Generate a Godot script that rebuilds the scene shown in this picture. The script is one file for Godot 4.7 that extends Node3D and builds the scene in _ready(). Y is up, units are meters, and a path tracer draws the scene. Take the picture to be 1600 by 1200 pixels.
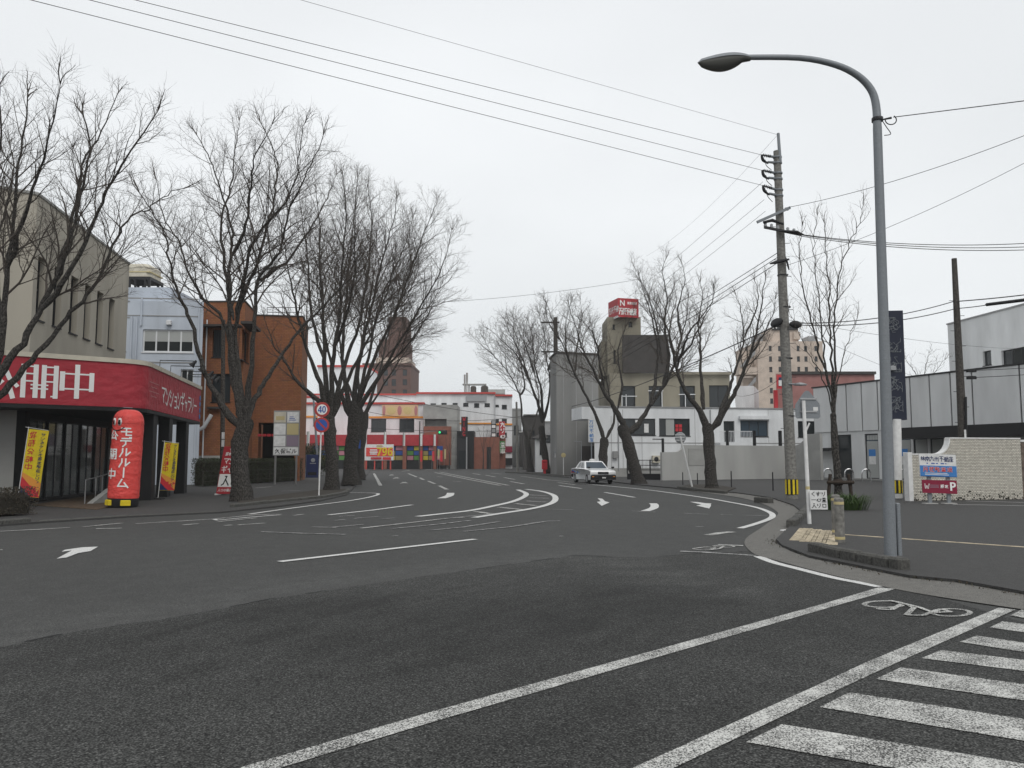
extends Node3D
# A wide bending street under an overcast sky: bare zelkova trees, a show room with a red canopy, a parked taxi, signs and overhead wires.

var used := {}
var M := {}
var rng := RandomNumberGenerator.new()
var coats := 0
var leaf_mesh: ArrayMesh


# ------------------------------------------------------------------ mesh collecting
class MB:
	var v := PackedVector3Array()
	var n := PackedVector3Array()
	var t := PackedVector2Array()
	var c := PackedColorArray()
	var i := PackedInt32Array()
	var colored := false
	func quad(a: Vector3, b: Vector3, d: Vector3, e: Vector3, uv0 := Vector2.ZERO, uv1 := Vector2.ONE) -> void:
		# corners run anticlockwise seen from outside
		var m := (b - a).cross(e - a)
		if m.length_squared() < 1e-14:
			m = (d - b).cross(e - b)
		m = m.normalized()
		var k := v.size()
		v.append_array(PackedVector3Array([a, b, d, e]))
		n.append_array(PackedVector3Array([m, m, m, m]))
		t.append_array(PackedVector2Array([Vector2(uv0.x, uv1.y), uv1, Vector2(uv1.x, uv0.y), uv0]))
		i.append_array(PackedInt32Array([k, k + 2, k + 1, k, k + 3, k + 2]))
	func tri(a: Vector3, b: Vector3, d: Vector3) -> void:
		var m := (b - a).cross(d - a).normalized()
		var k := v.size()
		v.append_array(PackedVector3Array([a, b, d]))
		n.append_array(PackedVector3Array([m, m, m]))
		t.append_array(PackedVector2Array([Vector2(a.x, a.z), Vector2(b.x, b.z), Vector2(d.x, d.z)]))
		i.append_array(PackedInt32Array([k, k + 2, k + 1]))
	func box(lo: Vector3, hi: Vector3, f := Transform3D()) -> void:
		var p := []
		for z in [lo.z, hi.z]:
			for y in [lo.y, hi.y]:
				for x in [lo.x, hi.x]:
					p.append(f * Vector3(x, y, z))
		for q in [[4, 5, 7, 6], [1, 0, 2, 3], [5, 1, 3, 7], [0, 4, 6, 2], [6, 7, 3, 2], [0, 1, 5, 4]]:
			quad(p[q[0]], p[q[1]], p[q[2]], p[q[3]])
	func bevel_box(lo: Vector3, hi: Vector3, b: float, f := Transform3D()) -> void:
		# a box whose upright and top edges are chamfered
		var ring := func(y: float, s: float) -> Array:
			var x0 := lo.x + s
			var x1 := hi.x - s
			var z0 := lo.z + s
			var z1 := hi.z - s
			return [Vector3(x0 + b, y, z1), Vector3(x1 - b, y, z1), Vector3(x1, y, z1 - b), Vector3(x1, y, z0 + b), Vector3(x1 - b, y, z0), Vector3(x0 + b, y, z0), Vector3(x0, y, z0 + b), Vector3(x0, y, z1 - b)]
		var rs := [ring.call(lo.y, 0.0), ring.call(hi.y - b, 0.0), ring.call(hi.y, b)]
		for r in 2:
			for k in 8:
				quad(f * rs[r][k], f * rs[r][(k + 1) % 8], f * rs[r + 1][(k + 1) % 8], f * rs[r + 1][k])
		for r in [2, 0]:
			for k in range(1, 7):
				if r == 2:
					tri(f * rs[r][0], f * rs[r][k], f * rs[r][k + 1])
				else:
					tri(f * rs[r][0], f * rs[r][k + 1], f * rs[r][k])
	func tube(p: Array, r: Array, sides := 6, caps := true) -> void:
		var k0 := v.size()
		var last := Vector3.ZERO
		for a in p.size():
			var d: Vector3 = (p[mini(a + 1, p.size() - 1)] - p[maxi(a - 1, 0)]).normalized()
			var s := last
			if a == 0:
				s = d.cross(Vector3.UP if absf(d.y) < 0.9 else Vector3.RIGHT).normalized()
			else:
				s = (last - d * last.dot(d)).normalized()
			last = s
			var w := s.cross(d)
			for k in sides + 1:
				var g := TAU * k / sides
				var o := s * cos(g) + w * sin(g)
				v.append(p[a] + o * r[a])
				n.append(o)
				t.append(Vector2(float(k) / sides, float(a)))
		for a in p.size() - 1:
			for k in sides:
				var q := k0 + a * (sides + 1) + k
				i.append_array(PackedInt32Array([q, q + 1, q + sides + 1, q + 1, q + sides + 2, q + sides + 1]))
		if caps:
			for e in 2:
				var a: int = 0 if e == 0 else p.size() - 1
				var d: Vector3 = (p[1] - p[0] if e else p[0] - p[1]).normalized()
				if e:
					d = (p[a] - p[a - 1]).normalized()
				var kc := v.size()
				v.append(p[a])
				n.append(d)
				t.append(Vector2.ZERO)
				for k in sides:
					v.append(v[k0 + a * (sides + 1) + k])
					n.append(d)
					t.append(Vector2.ZERO)
				for k in sides:
					var b1 := kc + 1 + k
					var b2 := kc + 1 + (k + 1) % sides
					i.append_array(PackedInt32Array([kc, b2, b1] if e == 0 else [kc, b1, b2]))
	func lathe(profile: Array, f := Transform3D(), sides := 16) -> void:
		# profile of (radius, height), from below upwards
		var k0 := v.size()
		for a in profile.size():
			var q: Vector2 = profile[mini(a + 1, profile.size() - 1)] - profile[maxi(a - 1, 0)]
			var m := Vector2(q.y, -q.x).normalized()
			for k in sides + 1:
				var g := TAU * k / sides
				v.append(f * Vector3(profile[a].x * cos(g), profile[a].y, profile[a].x * sin(g)))
				n.append((f.basis * Vector3(m.x * cos(g), m.y, m.x * sin(g))).normalized())
				t.append(Vector2(float(k) / sides, profile[a].y))
		for a in profile.size() - 1:
			for k in sides:
				var q := k0 + a * (sides + 1) + k
				i.append_array(PackedInt32Array([q, q + 1, q + sides + 1, q + 1, q + sides + 2, q + sides + 1]))
	func slab(poly: PackedVector2Array, y0: float, y1: float, sides := true) -> void:
		# a flat plate over a ground outline (x, z)
		if Geometry2D.is_polygon_clockwise(poly):
			poly = poly.duplicate()
			poly.reverse()
		var k := Geometry2D.triangulate_polygon(poly)
		for a in range(0, k.size(), 3):
			var p := poly[k[a]]
			var q := poly[k[a + 1]]
			var r := poly[k[a + 2]]
			if (q - p).cross(r - p) < 0:
				var s := q
				q = r
				r = s
			tri(Vector3(p.x, y1, p.y), Vector3(r.x, y1, r.y), Vector3(q.x, y1, q.y))
			if y0 > 0.5:
				tri(Vector3(p.x, y0, p.y), Vector3(q.x, y0, q.y), Vector3(r.x, y0, r.y))
		if sides:
			for a in poly.size():
				var p := poly[a]
				var q := poly[(a + 1) % poly.size()]
				quad(Vector3(q.x, y0, q.y), Vector3(p.x, y0, p.y), Vector3(p.x, y1, p.y), Vector3(q.x, y1, q.y))
	func plate(poly: PackedVector2Array, at: Transform3D, thick: float) -> void:
		# an outline in the x-y plane of at, thickened along its z
		if not Geometry2D.is_polygon_clockwise(poly):
			pass
		else:
			poly = poly.duplicate()
			poly.reverse()
		var k := Geometry2D.triangulate_polygon(poly)
		var w := func(p: Vector2, z: float) -> Vector3: return at * Vector3(p.x, p.y, z)
		for a in range(0, k.size(), 3):
			var p := poly[k[a]]
			var q := poly[k[a + 1]]
			var r := poly[k[a + 2]]
			if (q - p).cross(r - p) < 0:
				var s := q
				q = r
				r = s
			tri(w.call(p, thick / 2), w.call(q, thick / 2), w.call(r, thick / 2))
			tri(w.call(p, -thick / 2), w.call(r, -thick / 2), w.call(q, -thick / 2))
		var ccw := not Geometry2D.is_polygon_clockwise(poly)
		for a in poly.size():
			var p := poly[a]
			var q := poly[(a + 1) % poly.size()]
			if ccw:
				quad(w.call(p, -thick / 2), w.call(q, -thick / 2), w.call(q, thick / 2), w.call(p, thick / 2))
			else:
				quad(w.call(q, -thick / 2), w.call(p, -thick / 2), w.call(p, thick / 2), w.call(q, thick / 2))
	func ribbon(p: Array, width: float, y: float) -> void:
		# a painted line along ground points (x, z)
		var l := []
		var r := []
		for a in p.size():
			var d0: Vector2 = (p[a] - p[maxi(a - 1, 0)]).normalized()
			var d1: Vector2 = (p[mini(a + 1, p.size() - 1)] - p[a]).normalized()
			var d := (d0 + d1).normalized()
			var m := Vector2(-d.y, d.x)
			var h := width / 2 / maxf(0.6, absf(m.dot(Vector2(-d0.y, d0.x) if a else Vector2(-d1.y, d1.x))))
			l.append(p[a] - m * h)
			r.append(p[a] + m * h)
		for a in p.size() - 1:
			quad(Vector3(r[a].x, y, r[a].y), Vector3(r[a + 1].x, y, r[a + 1].y), Vector3(l[a + 1].x, y, l[a + 1].y), Vector3(l[a].x, y, l[a].y))
			var k := n.size()
			if n[k - 1].y < 0:
				for e in 4:
					n[k - 1 - e] = Vector3.UP
				var s := i.size()
				for e in [0, 3]:
					var q := i[s - 6 + e + 1]
					i[s - 6 + e + 1] = i[s - 6 + e + 2]
					i[s - 6 + e + 2] = q
	func mesh() -> ArrayMesh:
		var a := []
		a.resize(Mesh.ARRAY_MAX)
		a[Mesh.ARRAY_VERTEX] = v
		a[Mesh.ARRAY_NORMAL] = n
		a[Mesh.ARRAY_TEX_UV] = t
		if c.size() == v.size() and c.size():
			a[Mesh.ARRAY_COLOR] = c
		a[Mesh.ARRAY_INDEX] = i
		var m := ArrayMesh.new()
		m.add_surface_from_arrays(Mesh.PRIMITIVE_TRIANGLES, a)
		return m


# ------------------------------------------------------------------ nodes
func numbered(called: String) -> String:
	used[called] = used.get(called, -1) + 1
	return called if used[called] == 0 else "%s_%03d" % [called, used[called]]


func tag(o: Node, label := "", category := "", group := "", kind := "") -> Node:
	for k in [["label", label], ["category", category], ["group", group], ["kind", kind]]:
		if k[1]:
			o.set_meta(k[0], k[1])
	return o


func thing(called: String, label: String, category: String, at := Vector3.ZERO, group := "", turn := 0.0) -> Node3D:
	var o := Node3D.new()
	o.name = numbered(called)
	add_child(o)
	o.position = at
	o.rotation.y = turn
	tag(o, label, category, group)
	return o


func part(parent: Node, called: String, b: MB, m: Material) -> MeshInstance3D:
	var o := MeshInstance3D.new()
	o.name = called
	if b.v.size():
		o.mesh = b.mesh()
	o.material_override = m
	parent.add_child(o, true)
	return o


func shared(parent: Node, called: String, mesh: Mesh, m: Material, at: Transform3D) -> MeshInstance3D:
	var o := MeshInstance3D.new()
	o.name = called
	o.mesh = mesh
	o.material_override = m
	o.transform = at
	parent.add_child(o, true)
	return o


func single(called: String, b: MB, m: Material, label: String, category: String, group := "", kind := "") -> MeshInstance3D:
	var o := part(self, numbered(called), b, m)
	tag(o, label, category, group, kind)
	return o


func setting(called: String, b: MB, m: Material, label: String, category: String) -> MeshInstance3D:
	return single(called, b, m, label, category, "", "structure")


func turned(at: Vector3, right: Vector3, up := Vector3.UP) -> Transform3D:
	# x along right, y up, z towards the viewer
	var z := right.cross(up).normalized()
	return Transform3D(Basis(right.normalized(), up.normalized(), z), at)


# ------------------------------------------------------------------ materials
func noise_image(size: int, kind: int, freq: float, octaves: int, lo: float, hi: float, sd: int) -> Image:
	var f := FastNoiseLite.new()
	f.seed = sd
	f.noise_type = kind
	f.frequency = freq
	f.fractal_octaves = octaves
	var im := f.get_seamless_image(size, size)
	im.convert(Image.FORMAT_L8)
	var d := im.get_data()
	for k in d.size():
		d[k] = int(clampf(lerpf(lo, hi, d[k] / 255.0), 0, 1) * 255)
	return Image.create_from_data(size, size, false, Image.FORMAT_L8, d)


func tex(im: Image) -> ImageTexture:
	return ImageTexture.create_from_image(im)


func asphalt_image(size: int, base: float, spread: float, bright: float, dark: float, sd: int, soft: Image) -> Image:
	# stones of different tone in bitumen; bright and dark are the shares of pale stones and open pits
	var r := RandomNumberGenerator.new()
	r.seed = sd
	var d := PackedByteArray()
	d.resize(size * size)
	var s := soft.get_data()
	for k in size * size:
		var a := base + (r.randf() + r.randf() - 1.0) * spread + (s[k] / 255.0 - 0.5) * 0.06
		var e := r.randf()
		if e < bright:
			a += 0.15 + r.randf() * 0.35
		elif e < bright + 0.0008:
			a = 0.95
		elif e > 1.0 - dark:
			a *= 0.45
		d[k] = int(clampf(a, 0, 1) * 255)
	return Image.create_from_data(size, size, false, Image.FORMAT_L8, d)


func worn_image(size: int, worn: float, sd: int, coarse: Image, pore: float) -> Image:
	# road paint: pale, with pores and rubbed places where the stone of the road shows
	var r := RandomNumberGenerator.new()
	r.seed = sd
	var d := PackedByteArray()
	d.resize(size * size)
	var s := coarse.get_data()
	for y in size:
		for x in size:
			var k := y * size + x
			var p := worn * (0.1 + 1.8 * s[k] / 255.0)
			var a := 0.80 + r.randf() * 0.2
			if r.randf() < p:
				a = pore * r.randf_range(0.6, 1.3)
			d[k] = int(a * 255)
	return Image.create_from_data(size, size, false, Image.FORMAT_L8, d)


func lin(r: float, g: float, b: float) -> Color:
	return Color(r, g, b).linear_to_srgb()


func mat(key: String, color: Color, rough := 0.8, texture: Texture2D = null, scale := 1.0, extra := {}) -> StandardMaterial3D:
	# color holds real-world base colours (linear)
	var m := StandardMaterial3D.new()
	m.resource_name = key
	m.albedo_color = color.linear_to_srgb()
	m.roughness = rough
	m.metallic_specular = 0.4
	if texture:
		m.albedo_texture = texture
		m.uv1_triplanar = true
		m.uv1_world_triplanar = true
		m.uv1_scale = Vector3.ONE * scale
	for k in extra:
		m.set(k, extra[k])
	M[key] = m
	return m


# ------------------------------------------------------------------ walls and windows
func facade(b: MB, p: Vector2, q: Vector2, y0: float, y1: float, holes := [], deep := 0.2) -> void:
	# a wall from p (left) to q (right, seen from outside) with real openings [s0, y0, s1, y1] and their reveals
	var along := Vector3(q.x - p.x, 0, q.y - p.y)
	var long := along.length()
	along /= long
	var out := along.cross(Vector3.UP)
	var o := Vector3(p.x, 0, p.y)
	var us := [0.0, long]
	var vs := [y0, y1]
	for h in holes:
		us.append_array([clampf(h[0], 0, long), clampf(h[2], 0, long)])
		vs.append_array([clampf(h[1], y0, y1), clampf(h[3], y0, y1)])
	us.sort()
	vs.sort()
	var w := func(s: float, y: float, z := 0.0) -> Vector3: return o + along * s + Vector3.UP * y - out * z
	for a in us.size() - 1:
		if us[a + 1] - us[a] < 1e-4:
			continue
		for e in vs.size() - 1:
			if vs[e + 1] - vs[e] < 1e-4:
				continue
			var m := Vector2((us[a] + us[a + 1]) / 2, (vs[e] + vs[e + 1]) / 2)
			if holes.any(func(h): return m.x > h[0] and m.x < h[2] and m.y > h[1] and m.y < h[3]):
				continue
			b.quad(w.call(us[a], vs[e]), w.call(us[a + 1], vs[e]), w.call(us[a + 1], vs[e + 1]), w.call(us[a], vs[e + 1]))
	for h in holes:
		b.quad(w.call(h[0], h[1], deep), w.call(h[0], h[1]), w.call(h[0], h[3]), w.call(h[0], h[3], deep))
		b.quad(w.call(h[2], h[1]), w.call(h[2], h[1], deep), w.call(h[2], h[3], deep), w.call(h[2], h[3]))
		b.quad(w.call(h[0], h[1], deep), w.call(h[2], h[1], deep), w.call(h[2], h[1]), w.call(h[0], h[1]))
		b.quad(w.call(h[0], h[3]), w.call(h[2], h[3]), w.call(h[2], h[3], deep), w.call(h[0], h[3], deep))


func wall_frame(p: Vector2, q: Vector2) -> Transform3D:
	# x along the wall from p, y up, z out of the wall
	return turned(Vector3(p.x, 0, p.y), Vector3(q.x - p.x, 0, q.y - p.y))


func window(parent: Node, p: Vector2, q: Vector2, h: Array, across: int, frame: Material, pane: Material, bar := 0.05, inset := 0.14, down := 1, blind: Material = null, drop := 0.5) -> MeshInstance3D:
	var f := wall_frame(p, q)
	var b := MB.new()
	var x0: float = h[0]
	var x1: float = h[2]
	var y0: float = h[1]
	var y1: float = h[3]
	var z := -inset
	for s in [[x0, y0, x1, y0 + bar], [x0, y1 - bar, x1, y1], [x0, y0 + bar, x0 + bar, y1 - bar], [x1 - bar, y0 + bar, x1, y1 - bar]]:
		b.box(Vector3(s[0], s[1], z - 0.03), Vector3(s[2], s[3], z + 0.03), f)
	var dx := (x1 - x0 - bar) / across
	var dy := (y1 - y0 - bar) / down
	for k in range(1, across):
		b.box(Vector3(x0 + dx * k, y0 + bar, z - 0.026), Vector3(x0 + dx * k + bar, y1 - bar, z + 0.026), f)
	for k in range(1, down):
		b.box(Vector3(x0 + bar, y0 + dy * k, z - 0.022), Vector3(x1 - bar, y0 + dy * k + bar, z + 0.022), f)
	b.box(Vector3(x0 - 0.04, y0 - 0.06, z - 0.02), Vector3(x1 + 0.04, y0 - 0.002, 0.05), f)
	var o := part(parent, "window", b, frame)
	for k in across:
		for e in down:
			var g := MB.new()
			g.box(Vector3(x0 + dx * k + bar, y0 + dy * e + bar, z - 0.006), Vector3(x0 + dx * (k + 1), y0 + dy * (e + 1), z + 0.006), f)
			part(o, "pane", g, pane)
		if blind:
			var g := MB.new()
			g.box(Vector3(x0 + dx * k + bar, y0 + (y1 - y0) * (1 - drop), z + 0.008), Vector3(x0 + dx * (k + 1), y1 - bar, z + 0.012), f)
			part(o, "blind", g, blind)
	return o


func panel(parent: Node, called: String, p: Vector2, q: Vector2, h: Array, z0: float, z1: float, m: Material) -> MeshInstance3D:
	var b := MB.new()
	b.box(Vector3(h[0], h[1], z0), Vector3(h[2], h[3], z1), wall_frame(p, q))
	return part(parent, called, b, m)


# ------------------------------------------------------------------ lettering by strokes, on a grid of 0 to 8, y downwards
const STROKES := {
	"公": "31-23-05 51-63-85 44-17-67 65-78", "開": "00-08 00-30-34-04 02-32 50-54-84 50-80-88-78 52-82 25-65 26-66 35-38 55-58", "中": "02-82-86-06-02 40-48",
	"マ": "01-81-45 34-57", "ン": "01-23 07-38-82", "シ": "01-22 03-24 07-38-82", "ョ": "23-73-78 25-75 28-78", "ギ": "02-72 05-75 30-48 70-71 80-81", "ャ": "14-74-66 33-58",
	"ラ": "11-71 03-83-76-38", "リ": "11-15 61-65-38", "ー": "04-84", "｜": "40-48", "モ": "01-71 04-84 41-47-87", "デ": "11-61 03-83 43-46-28 70-71 80-81", "ル": "21-24-08 51-57-84",
	"ム": "31-07-77 54-88", "サ": "02-82 21-25 61-65-38", "ビ": "10-17-77 14-65 70-71 80-81", "く": "60-14-68", "す": "02-82 40-45-26-14-43 45-46-28", "り": "11-14-23 60-64-38",
	"好": "20-14-38 40-37-08 02-42 50-80-63 63-68-57 45-85", "評": "01-31 03-33 05-35-38-08-05 40-80 51-52 72-63 44-84 60-68", "分": "31-04 51-84 15-65-68-57 45-37-18",
	"譲": "01-31 03-33 05-35-38-08-05 42-82 44-84 46-86 61-68 52-56 72-76", "入": "30-50-27-08 43-88", "口": "11-71-77-17-11", "久": "30-04 22-62-08 43-88",
	"保": "20-04 12-18 30-80-83-33-30 25-85 53-58 45-28 65-88", "一": "04-84", "心": "13-06 23-27-67-75 42-53 72-84", "堂": "40-42 20-31 60-51 02-82 24-64-65-25-24 16-76 46-48 08-88",
	"株": "02-32 20-28 23-06 42-82 34-84 60-68 64-37 64-87", "南": "02-82 40-43 03-08 03-83-88 24-35 64-55 26-66 46-48", "九": "02-62-67-86 30-33-08", "州": "11-14-08 41-48 71-78 03-04 33-34 63-64",
	"不": "00-80 50-14 42-48 53-85", "動": "01-41 21-28 03-43-45-05-03 06-46 08-48 52-82-88-78 60-63-58", "産": "01-81 40-41 22-33 62-53 14-84 14-08 36-76 55-58 28-88",
	"月": "10-14-08 10-70-78-58 13-73 15-75", "極": "01-31 20-28 22-05 40-80 42-82 48-88 60-56 44-46", "駐": "00-06 00-40 02-42 04-44-48 20-24 60-61 52-82 55-85 48-88 62-68",
	"車": "01-81 13-73-76-16-13 15-75 07-87 40-48", "場": "02-22 11-17 07-27 40-80-83-43-40 34-84 44-36 46-86-88 56-48", "都": "01-51 20-24 04-54 50-08 15-45-48-18-15 60-68 60-80-63-85-66",
	"城": "02-22 11-17 07-27 32-82 32-38 34-54-56 50-57-88 72-56", "万": "00-80 30-08 33-73-78-58", "代": "20-04 12-18 34-83 50-67-88 70-81", "メ": "61-08 23-67", "ッ": "13-25 43-55 74-58", "セ": "03-84-75 30-37-87",
	"キ": "02-72 05-75 30-48", "レ": "20-28-84", "イ": "60-04 43-48", "ネ": "40-41 12-72-07 44-48 64-76", "ク": "30-04 22-72-18", "オ": "02-82 50-58-37 52-06", "ジ": "01-22 03-24 07-38-82 70-71 80-81", "ス": "11-71-08 54-88", "駅": "00-06 00-40 02-42 04-44-48 20-24 51-81-84-54 51-55-38 64-88", "前": "20-31 60-51 02-82 04-08 04-34-38 06-36 54-57 74-78-67",
	"W": "10-28-43-68-80", "I": "40-48", "N": "18-10-78-70", "G": "71-30-13-15-38-78-75-45",
}


func write(b: MB, text: String, at: Transform3D, size: float, step: Vector2, thin: float, thick: float, squeeze := 1.0, bend: Variant = null) -> void:
	# strokes as flat ribbons in the x-y plane of at, each a hair above the one before
	var lift := 0.0
	var pen := Vector2.ZERO
	for ch in text:
		if STROKES.has(ch):
			for s in STROKES[ch].split(" "):
				var p := []
				for e in s.split("-"):
					p.append(pen + Vector2(float(e[0]) / 8.0 * squeeze, 1.0 - float(e[1]) / 8.0) * size)
				lift += 0.0005
				for a in p.size() - 1:
					var d: Vector2 = (p[a + 1] - p[a]).normalized()
					var w := lerpf(thin, thick, absf(d.y)) * size / 2
					var m := Vector2(-d.y, d.x) * w
					var p0: Vector2 = p[a] - d * w * 0.9
					var p1: Vector2 = p[a + 1] + d * w * 0.9
					lift += 0.0002
					var cuts := 1 if bend == null else maxi(1, int((p1 - p0).length() / size * 8.0))
					for k in cuts:
						var a0 := p0.lerp(p1, float(k) / cuts)
						var a1 := p0.lerp(p1, float(k + 1) / cuts)
						var c := []
						for e: Vector2 in [a0 - m, a1 - m, a1 + m, a0 + m]:
							c.append(at * (bend.call(e, lift) if bend != null else Vector3(e.x, e.y, lift)))
						b.quad(c[0], c[1], c[2], c[3])
		pen += step * size


func spell(parent: Node, text: String, at: Transform3D, size: float, step: Vector2, thin: float, thick: float, m: Material, squeeze := 1.0, bend: Variant = null, called := "character") -> void:
	# each character a part of its own
	for k in text.length():
		var b := MB.new()
		var off := step * size * k
		if bend == null:
			write(b, text[k], at * Transform3D(Basis(), Vector3(off.x, off.y, 0)), size, Vector2.ZERO, thin, thick, squeeze)
		else:
			write(b, text[k], at, size, Vector2.ZERO, thin, thick, squeeze, func(e: Vector2, z: float): return bend.call(e + off, z))
		if b.v.size():
			part(parent, called, b, m)


func latin(parent: Node, called: String, text: String, at: Transform3D, height: float, m: Material, bold := true, squeeze := 1.0, depth := 0.006) -> MeshInstance3D:
	var f := SystemFont.new()
	f.font_names = PackedStringArray(["Droid Sans"])
	f.font_weight = 700 if bold else 400
	var t := TextMesh.new()
	t.font = f
	t.text = text
	t.font_size = 64
	t.pixel_size = height / 46.0
	t.depth = depth
	var o := MeshInstance3D.new()
	o.name = called
	o.mesh = t
	o.material_override = m
	o.transform = at * Transform3D(Basis.from_scale(Vector3(squeeze, 1, 1)), Vector3.ZERO)
	parent.add_child(o, true)
	return o


# ------------------------------------------------------------------ trees
func smooth(p: Array, per := 4) -> Array:
	var o := []
	for a in p.size() - 1:
		var p0: Vector3 = p[maxi(a - 1, 0)]
		var p3: Vector3 = p[mini(a + 2, p.size() - 1)]
		for k in per:
			o.append(p[a].cubic_interpolate(p[a + 1], p0, p3, float(k) / per))
	o.append(p[-1])
	return o


func shoot(b: MB, at: Vector3, dir: Vector3, long: float, r: float, level: int, o: Dictionary) -> void:
	# one branch and what grows from it; level 1 branch, 2 branchlet, 3 twig
	var steps: int = [0, 5, 4, 2][level]
	var p := [at]
	var rr := [r]
	var d := dir
	var q := at
	for k in steps:
		d = (d + Vector3(rng.randf_range(-1, 1), rng.randf_range(-0.8, 1), rng.randf_range(-1, 1)) * o.wobble + Vector3.UP * o.lift).normalized()
		q += d * (long / steps)
		p.append(q)
		rr.append(lerpf(r, r * 0.32, float(k + 1) / steps))
	b.tube(p, rr, 4 if level == 1 else 3, false)
	if level >= o.levels:
		return
	var every: float = [0, o.gap1, o.gap2][level]
	var s: float = long * 0.16 + every * rng.randf()
	var turn := rng.randf() * TAU
	while s < long * 0.99:
		var x := s / long * steps
		var k := mini(int(x), steps - 1)
		var here: Vector3 = p[k].lerp(p[k + 1], x - k)
		var t: Vector3 = (p[k + 1] - p[k]).normalized()
		turn += 2.4 + rng.randf_range(-0.5, 0.5)
		var side := t.cross(Vector3.UP if absf(t.y) < 0.9 else Vector3.RIGHT).normalized().rotated(t, turn)
		var spread := rng.randf_range(0.5, 1.15)
		var child := (t + side * spread).normalized()
		var left := 1.0 - s / long
		var l: float = (0.36 + 0.44 * left) * long * rng.randf_range(0.7, 1.15) if level == 1 else rng.randf_range(0.16, 0.48) * o.twig
		shoot(b, here, child, l, maxf(lerpf(r, r * 0.32, s / long) * 0.55, o.fine), level + 1, o)
		s += every * rng.randf_range(0.6, 1.4)


func tree(called: String, label: String, trunk: Array, r0: float, r1: float, limbs: Array, o: Dictionary, sd: int, group := "") -> Node3D:
	rng.seed = sd
	var base: Vector3 = trunk[0]
	var t := thing(called, label, "tree", Vector3(base.x, 0, base.z), group)
	var shift := Vector3(base.x, 0, base.z)
	o = {"gap0": 0.5, "gap1": 0.2, "gap2": 0.095, "twig": 1.0, "wobble": 0.24, "lift": 0.035, "levels": 3, "fine": 0.0036, "reach": 1.0, "from": 0.36}.merged(o, true)
	var b := MB.new()
	var p := smooth(trunk, 5)
	var rs := []
	for k in p.size():
		p[k] -= shift
		var x := minf(1.0, float(k) / (p.size() - 1))
		var h: float = p[k].y - p[0].y
		rs.append(lerpf(r0, r1, x) * (1.0 + 0.42 * exp(-h * 3.2)) * rng.randf_range(0.95, 1.06))
	p[0].y -= 0.05
	var ending: Vector3 = (p[-1] - p[-2]).normalized() * r1
	for k in 3:
		p.append(p[-1] + ending * [0.5, 0.35, 0.2][k])
		rs.append(r1 * [0.9, 0.66, 0.25][k])
	b.tube(p, rs, 14, true)
	for k in b.v.size():   # bark lumps and root flare
		var e := b.v[k]
		var w := atan2(e.z - p[0].z, e.x - p[0].x)
		var lump := 0.06 * sin(w * 5.0 + sd) * exp(-e.y * 2.0) + 0.025 * sin(w * 3.0 + e.y * 5.0) + 0.015 * sin(w * 7.0 - e.y * 9.0)
		b.v[k] = e + b.n[k] * lump * r0 * 3.0
	part(t, "trunk", b, M.bark)
	var crown := MB.new()
	for l in limbs:
		var lp := smooth(l[0], 5)
		lp.resize(lp.size() - 2)
		var lr := []
		var long := 0.0
		var at := [0.0]
		for k in lp.size():
			lp[k] -= shift
			if k > 1 and k < lp.size() - 1:
				lp[k] += Vector3(rng.randf_range(-1, 1), rng.randf_range(-1, 1), rng.randf_range(-1, 1)) * 0.045
			if k:
				long += lp[k].distance_to(lp[k - 1])
				at.append(long)
		for k in lp.size():
			lr.append(lerpf(l[1], l[2] * 0.55, pow(at[k] / long, 0.6)) * (1.0 + (0.55 if l[1] > 0.125 else 0.0) * exp(-at[k] * 1.6)) * clampf(0.35 + at[k] / 0.7, 0.35, 1.0) * rng.randf_range(0.94, 1.06))
		var lb := MB.new()
		lb.tube(lp, lr, 8, true)
		part(t, "limb", lb, M.bark)
		var s: float = long * (l[3] if l.size() > 3 else o.from)
		var turn := rng.randf() * TAU
		while s < long:
			var k := 0
			while k < at.size() - 2 and at[k + 1] < s:
				k += 1
			var x: float = (s - at[k]) / maxf(at[k + 1] - at[k], 1e-4)
			var here: Vector3 = lp[k].lerp(lp[k + 1], x)
			var d: Vector3 = (lp[k + 1] - lp[k]).normalized()
			turn += 2.4 + rng.randf_range(-0.6, 0.6)
			var side := d.cross(Vector3.UP if absf(d.y) < 0.9 else Vector3.RIGHT).normalized().rotated(d, turn)
			var child := (d + side * rng.randf_range(0.5, 1.15) + Vector3.UP * 0.1).normalized()
			var left := 1.0 - s / long
			var reach: float = (0.5 + 0.27 * long * minf(left + 0.12, 0.66)) * rng.randf_range(0.65, 1.2) * o.reach
			shoot(crown, here, child, reach, clampf(lerpf(l[1], l[2], s / long) * 0.36, 0.008, 0.036), 1, o)
			s += o.gap0 * rng.randf_range(0.6, 1.4) * lerpf(1.3, 0.75, s / long)
		for e in 3:
			shoot(crown, lp[-1], ((lp[-1] - lp[-3]).normalized() + Vector3(rng.randf_range(-1, 1), rng.randf_range(0, 0.6), rng.randf_range(-1, 1)) * 0.35).normalized(), rng.randf_range(0.45, 0.85) * o.reach, maxf(l[2] * 0.8, 0.008), 1, o)
	part(t, "crown", crown, M.twig)
	return t


# ------------------------------------------------------------------ cables
func cable(called: String, label: String, p: Vector3, q: Vector3, sag: float, r := 0.011, group := "") -> void:
	var b := MB.new()
	var pts := []
	var rs := []
	for k in 25:
		var x := k / 24.0
		pts.append(p.lerp(q, x) - Vector3.UP * sag * 4.0 * x * (1 - x))
		rs.append(r)
	b.tube(pts, rs, 4, true)
	single(called, b, M.cable, label, "cable", group)


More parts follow.
